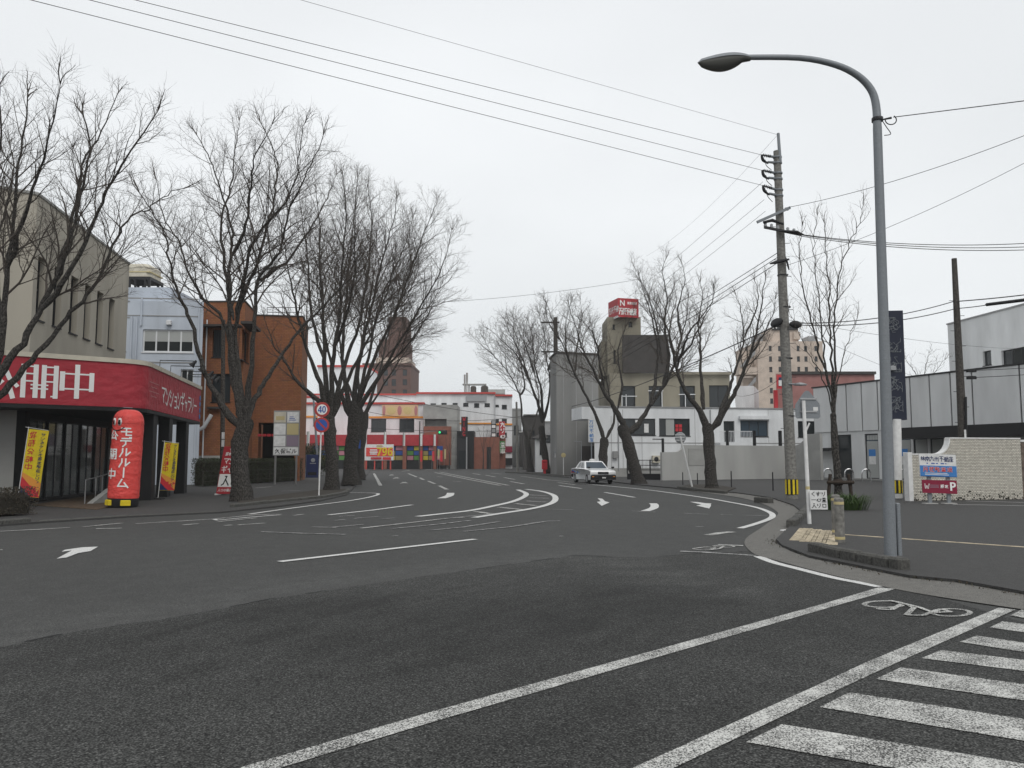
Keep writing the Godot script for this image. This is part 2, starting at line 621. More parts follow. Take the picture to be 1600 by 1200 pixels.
func leaves(parent: Node, called: String, points: Array, size: float, m: Material, sd: int) -> MultiMeshInstance3D:
	var r := RandomNumberGenerator.new()
	r.seed = sd
	if leaf_mesh == null:
		var b := MB.new()
		b.tri(Vector3(-0.3, 0.45, 0.03), Vector3(0, 0, 0), Vector3(0, 1, 0))
		b.tri(Vector3(0, 0, 0), Vector3(0.3, 0.45, 0.03), Vector3(0, 1, 0))
		leaf_mesh = b.mesh()
	var mm := MultiMesh.new()
	mm.transform_format = MultiMesh.TRANSFORM_3D
	mm.use_colors = true
	mm.mesh = leaf_mesh
	mm.instance_count = points.size()
	for k in points.size():
		var s := size * r.randf_range(0.6, 1.3)
		var f := Basis.from_euler(Vector3(r.randf_range(-1.3, 1.3), r.randf() * TAU, r.randf_range(-0.8, 0.8))).scaled(Vector3(s, s, s))
		mm.set_instance_transform(k, Transform3D(f, points[k]))
		var g := r.randf_range(0.6, 1.3)
		mm.set_instance_color(k, Color(g * r.randf_range(0.9, 1.2), g, g * r.randf_range(0.8, 1.1)))
	var o := MultiMeshInstance3D.new()
	o.name = called
	o.multimesh = mm
	o.material_override = m
	parent.add_child(o, true)
	o.set_meta("kind", "stuff")
	return o


# ------------------------------------------------------------------ the place
func _ready() -> void:
	view()
	materials()
	ground()
	markings()
	kerbs()
	show_room()
	left_buildings()
	far_buildings()
	right_buildings()
	walls_and_fences()
	trees()
	street_lamp()
	poles_and_wires()
	signs_and_posts()
	taxi()
	small_things()


func view() -> void:
	var cam := Camera3D.new()
	cam.name = "camera"
	cam.position = Vector3(0, 1.6, 0)
	cam.rotation_degrees = Vector3(5.17, 0, 0)
	cam.fov = 49.76
	cam.near = 0.1
	cam.far = 3000.0
	add_child(cam)
	cam.current = true
	var e := Environment.new()
	e.background_mode = Environment.BG_SKY
	var sky := Sky.new()
	var sm := ProceduralSkyMaterial.new()
	sm.sky_top_color = Color(0.925, 0.935, 0.948)
	sm.sky_horizon_color = Color(0.890, 0.908, 0.917)
	sm.sky_curve = 0.35
	sm.ground_bottom_color = Color(0.30, 0.30, 0.30)
	sm.ground_horizon_color = Color(0.55, 0.56, 0.57)
	sm.sun_angle_max = 40.0
	sm.sun_curve = 0.05
	var cover := noise_image(512, FastNoiseLite.TYPE_SIMPLEX, 0.006, 5, 0.0, 1.0, 11)
	cover.resize(1024, 512)
	cover.convert(Image.FORMAT_RGBA8)
	sm.sky_cover = tex(cover)
	sm.sky_cover_modulate = Color(0.42, 0.42, 0.42, 1.0)
	sky.sky_material = sm
	e.sky = sky
	e.tonemap_mode = Environment.TONE_MAPPER_LINEAR
	e.tonemap_exposure = 1.0
	e.fog_enabled = true
	e.fog_density = 0.0004
	e.fog_light_color = Color(0.93, 0.94, 0.95)
	e.sdfgi_enabled = true
	e.ssao_enabled = true
	e.ssil_enabled = true
	var w := WorldEnvironment.new()
	w.name = "air"
	w.environment = e
	add_child(w)
	var sun := DirectionalLight3D.new()
	sun.name = "veiled_sun"
	sun.light_energy = 0.38
	sun.light_angular_distance = 30.0
	sun.light_color = Color(1.0, 0.985, 0.96)
	sun.shadow_enabled = true
	sun.sky_mode = DirectionalLight3D.SKY_MODE_LIGHT_ONLY
	sun.rotation_degrees = Vector3(-48, 20, 0)
	add_child(sun)


func materials() -> void:
	var simplex := FastNoiseLite.TYPE_SIMPLEX_SMOOTH
	var soft := noise_image(1024, simplex, 0.012, 5, 0.0, 1.0, 3)
	var blotch := tex(noise_image(512, simplex, 0.008, 5, 0.62, 1.12, 5))
	var faint := tex(noise_image(512, simplex, 0.010, 5, 0.90, 1.02, 6))
	var grain := tex(noise_image(512, FastNoiseLite.TYPE_VALUE, 0.45, 3, 0.72, 1.1, 7))
	var pitted := tex(noise_image(512, simplex, 0.03, 6, 0.66, 1.1, 17))
	var bark := tex(noise_image(512, simplex, 0.035, 6, 0.15, 1.15, 18))
	var rough_grain := tex(noise_image(512, simplex, 0.06, 5, 0.40, 1.25, 8))
	# asphalt: an older, open surface in front, a denser one beyond the joint, and a fine one on the pavements
	var old := tex(asphalt_image(1024, 0.45, 0.40, 0.035, 0.12, 21, soft))
	var dense := tex(asphalt_image(1024, 0.50, 0.26, 0.015, 0.05, 22, soft))
	var soft_tex := tex(noise_image(512, simplex, 0.012, 4, 0.0, 1.0, 13))
	mat("old_asphalt", Color(0.378, 0.384, 0.373), 0.92, old, 0.135, {"heightmap_enabled": true, "heightmap_texture": old, "heightmap_scale": 0.5, "heightmap_flip_texture": false, "vertex_color_use_as_albedo": true, "metallic_specular": 0.35})
	mat("dense_asphalt", Color(0.405, 0.41, 0.40), 0.85, dense, 0.16, {"heightmap_enabled": true, "heightmap_texture": dense, "heightmap_scale": 0.12, "heightmap_flip_texture": false, "vertex_color_use_as_albedo": true, "metallic_specular": 0.4})
	mat("pavement_asphalt", Color(0.228, 0.224, 0.218), 0.9, dense, 0.31, {"vertex_color_use_as_albedo": true})
	mat("gutter", Color(0.62, 0.60, 0.55), 0.9, dense, 0.3)
	mat("kerb_stone", Color(0.10, 0.098, 0.09), 0.92, pitted, 1.1, {"heightmap_enabled": true, "heightmap_texture": rough_grain, "heightmap_scale": 0.5, "heightmap_flip_texture": false})
	mat("crack", Color(0.022, 0.022, 0.022), 1.0)
	mat("soil", Color(0.06, 0.052, 0.042), 1.0, rough_grain, 0.9)
	var worn := tex(worn_image(512, 0.34, 31, noise_image(512, simplex, 0.012, 4, 0.0, 1.0, 32), 0.29))
	var fresh := tex(worn_image(512, 0.05, 33, noise_image(512, simplex, 0.012, 4, 0.0, 1.0, 34), 0.3))
	var faded := tex(worn_image(512, 0.50, 35, noise_image(512, simplex, 0.02, 4, 0.0, 1.0, 36), 0.36))
	mat("worn_paint", Color(0.66, 0.66, 0.63), 0.85, worn, 0.33)
	mat("fresh_paint", Color(0.74, 0.74, 0.72), 0.75, fresh, 0.33)
	mat("faded_paint", Color(0.60, 0.60, 0.585), 0.85, faded, 0.33)
	mat("yellow_paint", Color(0.52, 0.36, 0.16), 0.85, worn, 0.33)
	mat("tactile", Color(0.52, 0.445, 0.32), 0.85, blotch, 1.0)
	mat("bark", Color(0.135, 0.124, 0.112), 0.95, bark, 1.0, {"uv1_scale": Vector3(1.1, 0.5, 1.1), "heightmap_enabled": true, "heightmap_texture": bark, "heightmap_scale": 5.0, "heightmap_flip_texture": false})
	mat("twig", Color(0.085, 0.072, 0.062), 0.95)
	mat("hedge_leaf", Color(0.034, 0.044, 0.022), 0.6, null, 1.0, {"vertex_color_use_as_albedo": true})
	mat("brown_leaf", Color(0.048, 0.042, 0.030), 0.7, null, 1.0, {"vertex_color_use_as_albedo": true})
	mat("grass_leaf", Color(0.06, 0.10, 0.03), 0.6, null, 1.0, {"vertex_color_use_as_albedo": true})
	mat("stem", Color(0.03, 0.026, 0.02), 1.0)
	# walls
	var stain := tex(noise_image(512, simplex, 0.004, 6, 0.84, 1.04, 51))
	var streak := {"uv1_scale": Vector3(0.16, 0.035, 0.16)}
	mat("beige_wall", Color(0.49, 0.455, 0.385), 0.9, stain, 0.16, streak)
	mat("blue_wall", Color(0.50, 0.545, 0.61), 0.85, faint, 0.1, streak)
	mat("white_wall", Color(0.73, 0.745, 0.755), 0.8, faint, 0.12, streak)
	mat("panel_wall", Color(0.66, 0.67, 0.67), 0.6, faint, 0.2, streak)
	mat("grey_wall", Color(0.25, 0.25, 0.243), 0.9, stain, 0.12, streak)
	mat("dark_wall", Color(0.062, 0.057, 0.054), 0.9, faint, 0.2)
	mat("olive_wall", Color(0.285, 0.262, 0.205), 0.9, stain, 0.14, streak)
	mat("concrete", Color(0.36, 0.36, 0.345), 0.9, stain, 0.2)
	mat("concrete_wall", Color(0.44, 0.44, 0.425), 0.9, stain, 0.2, streak)
	mat("pole_concrete", Color(0.25, 0.243, 0.225), 0.9, pitted, 0.5)
	mat("dark_pole", Color(0.105, 0.095, 0.085), 0.9, rough_grain, 0.35)
	mat("tower_wall", Color(0.60, 0.50, 0.42), 0.9, faint, 0.1)
	mat("pink_wall", Color(0.36, 0.175, 0.16), 0.9, faint, 0.15)
	mat("roof_grey", Color(0.30, 0.30, 0.30), 0.9, faint, 0.2)
	mat("far_tower", Color(0.155, 0.088, 0.072), 0.9, faint, 0.1)
	mat("brown_tile", Color(0.25, 0.10, 0.07), 0.9, faint, 0.2)
	# brick faced wall: tiles far below a pixel are left to the material
	var bim := Image.create(256, 256, false, Image.FORMAT_RGB8)
	var r := RandomNumberGenerator.new()
	r.seed = 77
	bim.fill(Color(0.74, 0.71, 0.68))
	for y in 16:
		for x in 9:
			var g := r.randf_range(0.90, 1.0)
			bim.fill_rect(Rect2i(x * 32 - (16 if y % 2 else 0), y * 16, 30, 14), Color(g, g * r.randf_range(0.95, 1.0), g * r.randf_range(0.9, 1.0)))
	mat("brick", Color(0.27, 0.118, 0.060), 0.88, tex(bim), 0.55)
	# small glazed tiles of the garden wall, with grout
	var tim := Image.create(512, 512, false, Image.FORMAT_RGB8)
	var him := Image.create(512, 512, false, Image.FORMAT_L8)
	tim.fill(Color(0.46, 0.44, 0.41))
	him.fill(Color(0.3, 0.3, 0.3))
	for y in 32:
		for x in 17:
			var g := r.randf_range(0.86, 1.0)
			var q := Rect2i(x * 32 - (16 if y % 2 else 0), y * 16, 28, 12)
			tim.fill_rect(q, Color(g, g * 0.985, g * 0.95))
			him.fill_rect(q, Color(0.9, 0.9, 0.9))
	mat("wall_tile", Color(0.70, 0.69, 0.655), 0.5, tex(tim), 0.55, {"heightmap_enabled": true, "heightmap_texture": tex(him), "heightmap_scale": 0.6, "heightmap_flip_texture": false})
	mat("tile_dirt", Color(0.055, 0.05, 0.042), 1.0, rough_grain, 1.0)
	# metals, paints, plastics, cloth
	mat("galvanised", Color(0.27, 0.29, 0.31), 0.55, grain, 1.0, {"metallic": 0.25})
	mat("steel", Color(0.45, 0.45, 0.45), 0.35, null, 1.0, {"metallic": 0.9})
	mat("dark_metal", Color(0.02, 0.02, 0.022), 0.5)
	mat("black", Color(0.012, 0.012, 0.013), 0.6)
	mat("cable", Color(0.022, 0.022, 0.024), 0.7)
	mat("porcelain", Color(0.32, 0.33, 0.34), 0.4)
	mat("white", Color(0.74, 0.74, 0.73), 0.5, faint, 0.7)
	mat("white_print", Color(0.80, 0.80, 0.78), 0.7)
	mat("cream", Color(0.60, 0.56, 0.46), 0.8, faint, 0.4)
	mat("red_sheet", Color(0.41, 0.036, 0.052), 0.6, faint, 0.35, {"heightmap_enabled": true, "heightmap_texture": soft_tex, "heightmap_scale": 4.0, "heightmap_flip_texture": false})
	mat("red_print", Color(0.52, 0.03, 0.04), 0.6)
	mat("red_board", Color(0.42, 0.035, 0.045), 0.6, faint, 0.3)
	mat("red_trim", Color(0.48, 0.07, 0.06), 0.7)
	mat("orange_trim", Color(0.68, 0.28, 0.05), 0.7)
	mat("coral_vinyl", Color(0.74, 0.078, 0.068), 0.45, faint, 0.8, {"heightmap_enabled": true, "heightmap_texture": soft_tex, "heightmap_scale": 3.0, "heightmap_flip_texture": false})
	mat("yellow", Color(0.72, 0.55, 0.02), 0.6, faint, 0.8)
	mat("navy", Color(0.018, 0.028, 0.10), 0.55)
	mat("pylon_navy", Color(0.012, 0.016, 0.034), 0.5)
	mat("sign_blue", Color(0.03, 0.09, 0.34), 0.45)
	mat("board_blue", Color(0.05, 0.20, 0.50), 0.5)
	mat("maroon", Color(0.22, 0.012, 0.04), 0.5)
	mat("sign_red", Color(0.40, 0.05, 0.045), 0.5)
	mat("tan", Color(0.50, 0.42, 0.22), 0.7)
	mat("plum", Color(0.24, 0.19, 0.24), 0.7)
	mat("window_white", Color(0.62, 0.63, 0.64), 0.6)
	mat("blind", Color(0.36, 0.37, 0.36), 0.9)
	mat("glass_dark", Color(0.020, 0.024, 0.026), 0.06, null, 1.0, {"metallic_specular": 0.5})
	mat("glass_blue", Color(0.035, 0.055, 0.075), 0.06, null, 1.0, {"metallic_specular": 0.5})
	mat("glass_clear", Color(0.30, 0.34, 0.34, 0.22), 0.03, null, 1.0, {"transparency": BaseMaterial3D.TRANSPARENCY_ALPHA})
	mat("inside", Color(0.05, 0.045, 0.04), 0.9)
	mat("car_white", Color(0.80, 0.81, 0.81), 0.3, null, 1.0, {"clearcoat_enabled": true, "clearcoat": 0.6, "clearcoat_roughness": 0.08})
	mat("rubber", Color(0.014, 0.014, 0.014), 0.85)
	mat("chrome", Color(0.62, 0.62, 0.62), 0.15, null, 1.0, {"metallic": 1.0})
	mat("lamp_glass", Color(0.12, 0.12, 0.11), 0.12)
	mat("headlight", Color(0.78, 0.79, 0.79), 0.25)
	mat("green_lit", Color(0.02, 0.30, 0.16), 0.3, null, 1.0, {"emission_enabled": true, "emission": Color(0.25, 1.0, 0.6), "emission_energy_multiplier": 0.9})
	mat("warm_lit", Color(0.7, 0.6, 0.45), 0.3, null, 1.0, {"emission_enabled": true, "emission": Color(1.0, 0.92, 0.78), "emission_energy_multiplier": 1.1})
	mat("wood", Color(0.055, 0.040, 0.030), 0.9, rough_grain, 1.2)
	mat("brown_panel", Color(0.16, 0.125, 0.10), 0.8, blotch, 0.8)
	mat("ramp_tile", Color(0.13, 0.092, 0.062), 0.85, blotch, 1.2)
	for c in [["block_blue", 0.02, 0.07, 0.28], ["block_green", 0.08, 0.22, 0.05], ["block_yellow", 0.50, 0.42, 0.04], ["block_pink", 0.42, 0.17, 0.22], ["block_red", 0.28, 0.03, 0.03], ["block_olive", 0.30, 0.24, 0.09]]:
		mat(c[0], Color(c[1], c[2], c[3]), 0.5)
	mat("sign_green", Color(0.08, 0.26, 0.10), 0.6)
	mat("mural_peach", Color(0.66, 0.48, 0.28), 0.7)
	mat("mural_yellow", Color(0.60, 0.48, 0.22), 0.7)
	mat("mural_pink", Color(0.46, 0.20, 0.20), 0.7)
	mat("scrawl", Color(0.24, 0.26, 0.27), 0.7)


func wobbly(points: Array, every: float, off: float, sd: int) -> Array:
	# the same path with more points, each a little aside
	var r := RandomNumberGenerator.new()
	r.seed = sd
	var o := []
	for a in points.size() - 1:
		var d: Vector2 = points[a + 1] - points[a]
		var n := maxi(1, int(d.length() / every))
		for k in n:
			o.append(points[a] + d * (float(k) / n) + Vector2(r.randf_range(-off, off), r.randf_range(-off, off)))
	o.append(points[-1])
	return o


func near_line(p: Vector2, line: Array) -> float:
	var best := 1e9
	for a in line.size() - 1:
		best = minf(best, p.distance_squared_to(Geometry2D.get_closest_point_to_segment(p, line[a], line[a + 1])))
	return sqrt(best)


func surface_grid(x0: float, x1: float, z0: float, z1: float, cell: float, y: float, tone: Callable) -> MB:
	# a sheet whose vertex colours hold stains and dust of the surface
	var b := MB.new()
	var nx := int(ceil((x1 - x0) / cell))
	var nz := int(ceil((z1 - z0) / cell))
	for a in nz + 1:
		for k in nx + 1:
			var p := Vector2(lerpf(x0, x1, float(k) / nx), lerpf(z0, z1, float(a) / nz))
			b.v.append(Vector3(p.x, y, p.y))
			b.n.append(Vector3.UP)
			b.t.append(p)
			b.c.append(tone.call(p))
	for a in nz:
		for k in nx:
			var q := a * (nx + 1) + k
			b.i.append_array(PackedInt32Array([q, q + 1, q + nx + 1, q + 1, q + nx + 2, q + nx + 1]))
	return b


func ground() -> void:
	var joint := [Vector2(-5.441, -4.857), Vector2(-4.826, -6.415), Vector2(-4.358, -7.222), Vector2(-4.018, -7.936), Vector2(-3.37, -8.564), Vector2(-2.776, -9.636), Vector2(-1.938, -10.638), Vector2(-0.898, -11.811), Vector2(0, -12.8), Vector2(1.064, -13.98), Vector2(2.074, -13.62), Vector2(3.021, -14.16), Vector2(3.991, -14.55), Vector2(4.577, -13.98)]
	var fn := FastNoiseLite.new()
	fn.seed = 9
	fn.frequency = 0.22
	fn.fractal_octaves = 5
	var fine := FastNoiseLite.new()
	fine.seed = 10
	fine.frequency = 1.9
	fine.fractal_octaves = 3
	# dust lies in a grainy strip along the joint between the two surfaces
	var dust := [Vector2(-5.566, -4.966), Vector2(-4.975, -6.609), Vector2(-4.495, -7.445), Vector2(-4.157, -8.207), Vector2(-3.556, -9.03), Vector2(-2.979, -10.331), Vector2(-2.085, -11.433), Vector2(-0.951, -12.5), Vector2(0.311, -13.62), Vector2(1.064, -13.98), Vector2(1.597, -13.12), Vector2(2.223, -11.252), Vector2(2.716, -9.948)]
	var tone := func(p: Vector2) -> Color:
		var a := 1.0 + 0.10 * fn.get_noise_2dv(p) + 0.07 * fine.get_noise_2dv(p)
		if p.y > -24.0 and p.y < -4.0:
			var d := near_line(p, dust)
			var k := 0.26 * exp(-d * d / 0.45) * (0.75 + 1.1 * fine.get_noise_2dv(p * 1.7))
			a += maxf(k, 0.0)
		return Color(a, a, a * 0.985) * 0.55
	# far sheet, then finer ones in front of it
	var far := MB.new()
	far.quad(Vector3(-900, -0.012, 60), Vector3(900, -0.012, 60), Vector3(900, -0.012, -1400), Vector3(-900, -0.012, -1400))
	far.c.resize(4)
	far.c.fill(Color.WHITE)
	setting("ground", far, M.pavement_asphalt, "dark asphalt ground reaching to the buildings at the end of the street", "ground")
	setting("road", surface_grid(-40, 34, -170, 30, 0.8, -0.004, tone), M.dense_asphalt, "smooth grey asphalt road bending away between the bare trees", "road")
	setting("junction", surface_grid(-16, 16, -26, 4, 0.14, 0.0, tone), M.dense_asphalt, "smooth grey asphalt of the junction with a dusty strip", "road")
	# the older surface in front: its edge follows the joint
	var edge := wobbly(joint, 0.5, 0.012, 4)
	var b := MB.new()
	var nz := 60
	for k in edge.size():
		var p: Vector2 = edge[k]
		for a in nz + 1:
			var q := Vector2(p.x + 1.2 * a / nz, lerpf(p.y, 6.0, pow(float(a) / nz, 1.25)))
			b.v.append(Vector3(q.x, 0.005, q.y))
			b.n.append(Vector3.UP)
			b.t.append(q)
			var g := 1.0 + 0.36 * fn.get_noise_2dv(q * 0.55) + 0.12 * fine.get_noise_2dv(q)
			# darker, tar rich patches lie in the old surface
			for tar in [Vector2(0, -8.809), Vector2(-2.188, -9.03), Vector2(-0.878, -7.271), Vector2(1.509, -9.948), Vector2(0.371, -4.966), Vector2(-3.565, -7.271)]:
				var away: Vector2 = (q - tar) * Vector2(0.8, 1.0)
				g -= maxf(0.0, 0.30 - 0.22 * away.length() + 0.34 * fine.get_noise_2dv(q * 0.6))
			var d := near_line(q, dust)
			g = maxf(g, 0.55) + 0.13
			g += maxf(0.0, 0.55 * exp(-d * d / 0.35) * (0.7 + 1.2 * fine.get_noise_2dv(q * 1.7)))
			b.c.append(Color(g, g, g * 0.985) * 0.55)
	for k in edge.size() - 1:
		for a in nz:
			var q := k * (nz + 1) + a
			b.i.append_array(PackedInt32Array([q, q + nz + 1, q + 1, q + nz + 1, q + nz + 2, q + 1]))
	setting("crossing_road", b, M.old_asphalt, "coarse dark worn asphalt in front of the tar joint", "road")
	# the joint has opened into a ragged crack
	var cr := MB.new()
	var run := wobbly(joint, 0.07, 0.010, 6)
	var r := RandomNumberGenerator.new()
	r.seed = 12
	var k := 0
	while k < run.size() - 12:
		var n := r.randi_range(4, 12)
		cr.ribbon(run.slice(k, k + n), r.randf_range(0.012, 0.045), 0.0085)
		k += n + r.randi_range(0, 6)
	setting("road_crack", cr, M.crack, "ragged dark crack along the joint between old and new asphalt", "crack")


func painted(points: Array, width: float, m: Material, label: String, called := "lane_line", y := 0.0105) -> void:
	var b := MB.new()
	coats += 1
	b.ribbon(points, width, y + coats * 0.00008)
	setting(called, b, m, label, "marking")


func curve2(p: Array, per := 5) -> Array:
	var o := []
	for a in p.size() - 1:
		for k in per:
			o.append(p[a].cubic_interpolate(p[a + 1], p[maxi(a - 1, 0)], p[mini(a + 2, p.size() - 1)], float(k) / per))
	o.append(p[-1])
	return o


func patch(poly: Array, m: Material, label: String, called := "road_arrow", y := 0.0105) -> void:
	var b := MB.new()
	b.slab(PackedVector2Array(poly), y, y, false)
	setting(called, b, m, label, "marking")


func markings() -> void:
	# stop lines and crossing in front
	patch([Vector2(-2.015, -3.801), Vector2(-1.384, -4.467), Vector2(-0.487, -5.417), Vector2(3.36, -9.239), Vector2(4.559, -10.482), Vector2(4.704, -10.356), Vector2(3.236, -8.903), Vector2(-0.467, -5.206), Vector2(-1.174, -4.467), Vector2(-1.823, -3.788)], M.worn_paint, "long worn white stop line running across the coarse asphalt", "stop_line")
	patch([Vector2(0.177, -3.982), Vector2(0.649, -4.467), Vector2(2.176, -6.034), Vector2(2.777, -6.669), Vector2(5.226, -9.068), Vector2(5.337, -8.955), Vector2(2.694, -6.34), Vector2(2.046, -5.683), Vector2(0.863, -4.467), Vector2(0.383, -3.975)], M.worn_paint, "broad worn white stop line beside the zebra crossing", "stop_line")
	var zebra := Node3D.new()
	zebra.name = "zebra_crossing"
	add_child(zebra)
	tag(zebra, "worn white zebra crossing stripes beside the broad stop line", "crossing", "", "structure")
	for s in [[Vector2(1.625, -5.148), Vector2(1.321, -4.833), Vector2(1.958, -4.457), Vector2(2.586, -4.537)], [Vector2(2.306, -5.83), Vector2(1.982, -5.494), Vector2(2.896, -4.848), Vector2(3.147, -5.255)], [Vector2(2.976, -6.51), Vector2(2.641, -6.175), Vector2(3.391, -5.652), Vector2(3.622, -6.027)], [Vector2(3.583, -7.088), Vector2(3.283, -6.809), Vector2(3.862, -6.416), Vector2(4.062, -6.742)], [Vector2(4.2, -7.656), Vector2(3.907, -7.401), Vector2(4.251, -7.048), Vector2(4.435, -7.348)], [Vector2(4.828, -8.326), Vector2(4.529, -8.024), Vector2(4.72, -7.811), Vector2(4.943, -8.172)], [Vector2(5.401, -8.955), Vector2(5.087, -8.629), Vector2(5.158, -8.522), Vector2(5.409, -8.929)]]:
		var along: Vector2 = ((s[2] - s[1]).normalized() + (s[3] - s[0]).normalized()).normalized()
		var b := MB.new()
		b.slab(PackedVector2Array([s[0], s[1], s[1] + along * 4.2, s[0] + along * 4.2]), 0.0105, 0.0105, false)
		part(zebra, "stripe", b, M.worn_paint)
	# cycle marks: two wheels and a frame, painted
	for c in [[[Vector2(4.093, -9.293), Vector2(4.309, -9.293), Vector2(4, -9.087), Vector2(4.566, -8.789), Vector2(4.764, -8.789), Vector2(4.456, -8.581)], [Vector2(3.876, -8.994), Vector2(4.019, -8.942), Vector2(4.322, -9.335), Vector2(4.313, -9.06), Vector2(4.024, -8.629), Vector2(4.184, -8.605), Vector2(4.547, -8.955), Vector2(4.566, -8.789), Vector2(4.36, -8.751), Vector2(4.361, -9.06), Vector2(4.239, -9.479)], "pale worn cycle mark painted beside the broad stop line", 0.055], [[Vector2(3.389, -14.9), Vector2(3.553, -14.9), Vector2(3.316, -14.57), Vector2(3.877, -15.35), Vector2(4.046, -15.41), Vector2(3.804, -15.06)], [Vector2(3.273, -14.98), Vector2(3.519, -15.26), Vector2(3.653, -15.06), Vector2(3.478, -14.71), Vector2(3.687, -14.9), Vector2(3.877, -15.35), Vector2(3.676, -15.41)], "faded cycle mark painted by the bending gutter", 0.05]]:
		var b := MB.new()
		var y := 0.0105
		for w in 2:
			var o: Vector2 = c[0][w * 3]
			var u: Vector2 = c[0][w * 3 + 1] - o
			var v: Vector2 = (c[0][w * 3 + 2] - o)
			v = Vector2(-u.y, u.x).normalized() * minf(v.length(), u.length()) if v.length() > 1.6 * u.length() else v
			var ring := []
			for k in 25:
				ring.append(o + u * cos(TAU * k / 24.0) + v * sin(TAU * k / 24.0))
			b.ribbon(ring, c[3], y)
			y += 0.0012
		for k in c[1].size() - 1:
			b.ribbon([c[1][k], c[1][k + 1]], c[3], y)
			y += 0.0009
		setting("cycle_mark", b, M.worn_paint, c[2], "marking")
	painted([Vector2(2.917, -14.55), Vector2(3.311, -14.37), Vector2(3.676, -14.12), Vector2(4.036, -13.9)], 0.13, M.faded_paint, "thin faded white line leading to the bending gutter")
	painted(curve2([Vector2(4.034, -13.79), Vector2(4.043, -12.96), Vector2(4.158, -12.29), Vector2(4.321, -11.372), Vector2(4.474, -10.909), Vector2(4.598, -10.534)]), 0.15, M.fresh_paint, "white edge line beside the gutter at the street corner")
	painted([Vector2(3.843, -15.64), Vector2(4.263, -15.46)], 0.14, M.worn_paint, "short worn white dash by the faded cycle mark")
	# right hand edge line with its bend
	painted(curve2([Vector2(5.253, -19.3), Vector2(5.925, -20.48), Vector2(6.795, -22.17), Vector2(7.354, -23.6), Vector2(7.762, -25.3), Vector2(8.071, -27.84), Vector2(8.044, -31.2), Vector2(7.942, -34.26), Vector2(7.496, -39.11), Vector2(6.748, -44.54), Vector2(5.028, -51.74)]), 0.17, M.fresh_paint, "bright white edge line bending round the corner by the utility pole")
	painted([Vector2(4.112, -17.58), Vector2(4.504, -18.09), Vector2(4.834, -18.38)], 0.22, M.worn_paint, "smudged white dash near the bend of the edge line")
	painted([Vector2(5.028, -51.74), Vector2(4.239, -56.5), Vector2(2.727, -63.7), Vector2(0.816, -77.26)], 0.16, M.worn_paint, "worn white edge line passing under the parked taxi")
	painted([Vector2(4.434, -39.88), Vector2(5.092, -34.7)], 0.16, M.fresh_paint, "white lane dash on the road before the parked taxi")
	painted([Vector2(2.831, -50.12), Vector2(3.759, -45.04)], 0.16, M.fresh_paint, "white lane dash left of the parked taxi")
	painted([Vector2(3.101, -56.5), Vector2(3.909, -51.41)], 0.2, M.worn_paint, "thick worn white dash close to the parked taxi")
	for s in [[[Vector2(0.498, -26.82), Vector2(1.941, -26.29)], "long faded hairline beside the striped island"], [[Vector2(3.679, -25.71), Vector2(4.305, -25.14)], "short faded hairline by the hooked arrow shaft"], [[Vector2(5.052, -24.61), Vector2(5.688, -24.16)], "faded hairline dash between the two turning arrows"], [[Vector2(6.01, -24.09), Vector2(6.291, -23.88)], "very short faded hairline inside the bend"], [[Vector2(6.612, -23.73), Vector2(7.17, -23.46)], "faded hairline reaching the bend of the edge line"], [[Vector2(4.343, -19.82), Vector2(4.519, -19.73)], "tiny faded dash left of the smudged dash"], [[Vector2(0.984, -17.39), Vector2(1.056, -17.32)], "tiny faded dash on open asphalt"], [[Vector2(0.469, -20.79), Vector2(0.915, -21.46), Vector2(1.238, -21.69)], "worn tapering line end left of the turning arrows"]]:
		painted(s[0], 0.075, M.faded_paint, s[1])
	patch([Vector2(3.481, -33.97), Vector2(3.626, -33.54), Vector2(3.505, -31.44), Vector2(3.585, -30.72), Vector2(3.054, -28.43), Vector2(3.152, -31.07), Vector2(3.34, -31.44)], M.fresh_paint, "white arrow pointing towards us on the road")
	painted(curve2([Vector2(5.055, -30.03), Vector2(4.942, -28.95), Vector2(4.601, -27.18), Vector2(4.079, -25.62)]), 0.28, M.fresh_paint, "white hooked arrow shaft painted on the road", "road_arrow")
	patch([Vector2(6.633, -31.2), Vector2(6.861, -30.95), Vector2(6.983, -30.14), Vector2(7.147, -29.92), Vector2(6.904, -29.05), Vector2(6.823, -28.64), Vector2(6.35, -26.91), Vector2(6.316, -28.64), Vector2(6.631, -29.26)], M.fresh_paint, "white double headed turning arrow near the bend")
	# centre: striped island, lane lines, dashes
	painted(curve2([Vector2(-2.619, -23.23), Vector2(-2.049, -24.35), Vector2(-1.279, -25.92), Vector2(-0.64, -28.36), Vector2(0.049, -31.48), Vector2(0.532, -35.57), Vector2(0.637, -39.04), Vector2(0.299, -43.25)]), 0.24, M.fresh_paint, "inner white line of the striped traffic island", "island_line")
	painted(curve2([Vector2(-1.032, -22.79), Vector2(-0.355, -24.45), Vector2(0.54, -26.61), Vector2(1.213, -29.05), Vector2(1.653, -32.15), Vector2(1.827, -36.65), Vector2(1.491, -40.9), Vector2(0.752, -43.88)]), 0.24, M.fresh_paint, "outer white line of the striped traffic island", "island_line")
	for s in [[Vector2(-1.121, -25.48), Vector2(-0.582, -24.35)], [Vector2(-0.44, -27.71), Vector2(0.324, -26.38)], [Vector2(0.127, -29.91), Vector2(0.85, -28.63)], [Vector2(0.544, -31.81), Vector2(1.253, -30.99)], [Vector2(0.744, -34.35), Vector2(1.51, -33.96)], [Vector2(0.774, -37.11), Vector2(1.523, -36.43)]]:
		var b := MB.new()
		b.ribbon(s, 0.2, 0.009)
		single("island_stripe", b, M.worn_paint, "worn white cross stripe inside the curved traffic island", "marking", "cross stripes of the traffic island", "structure")
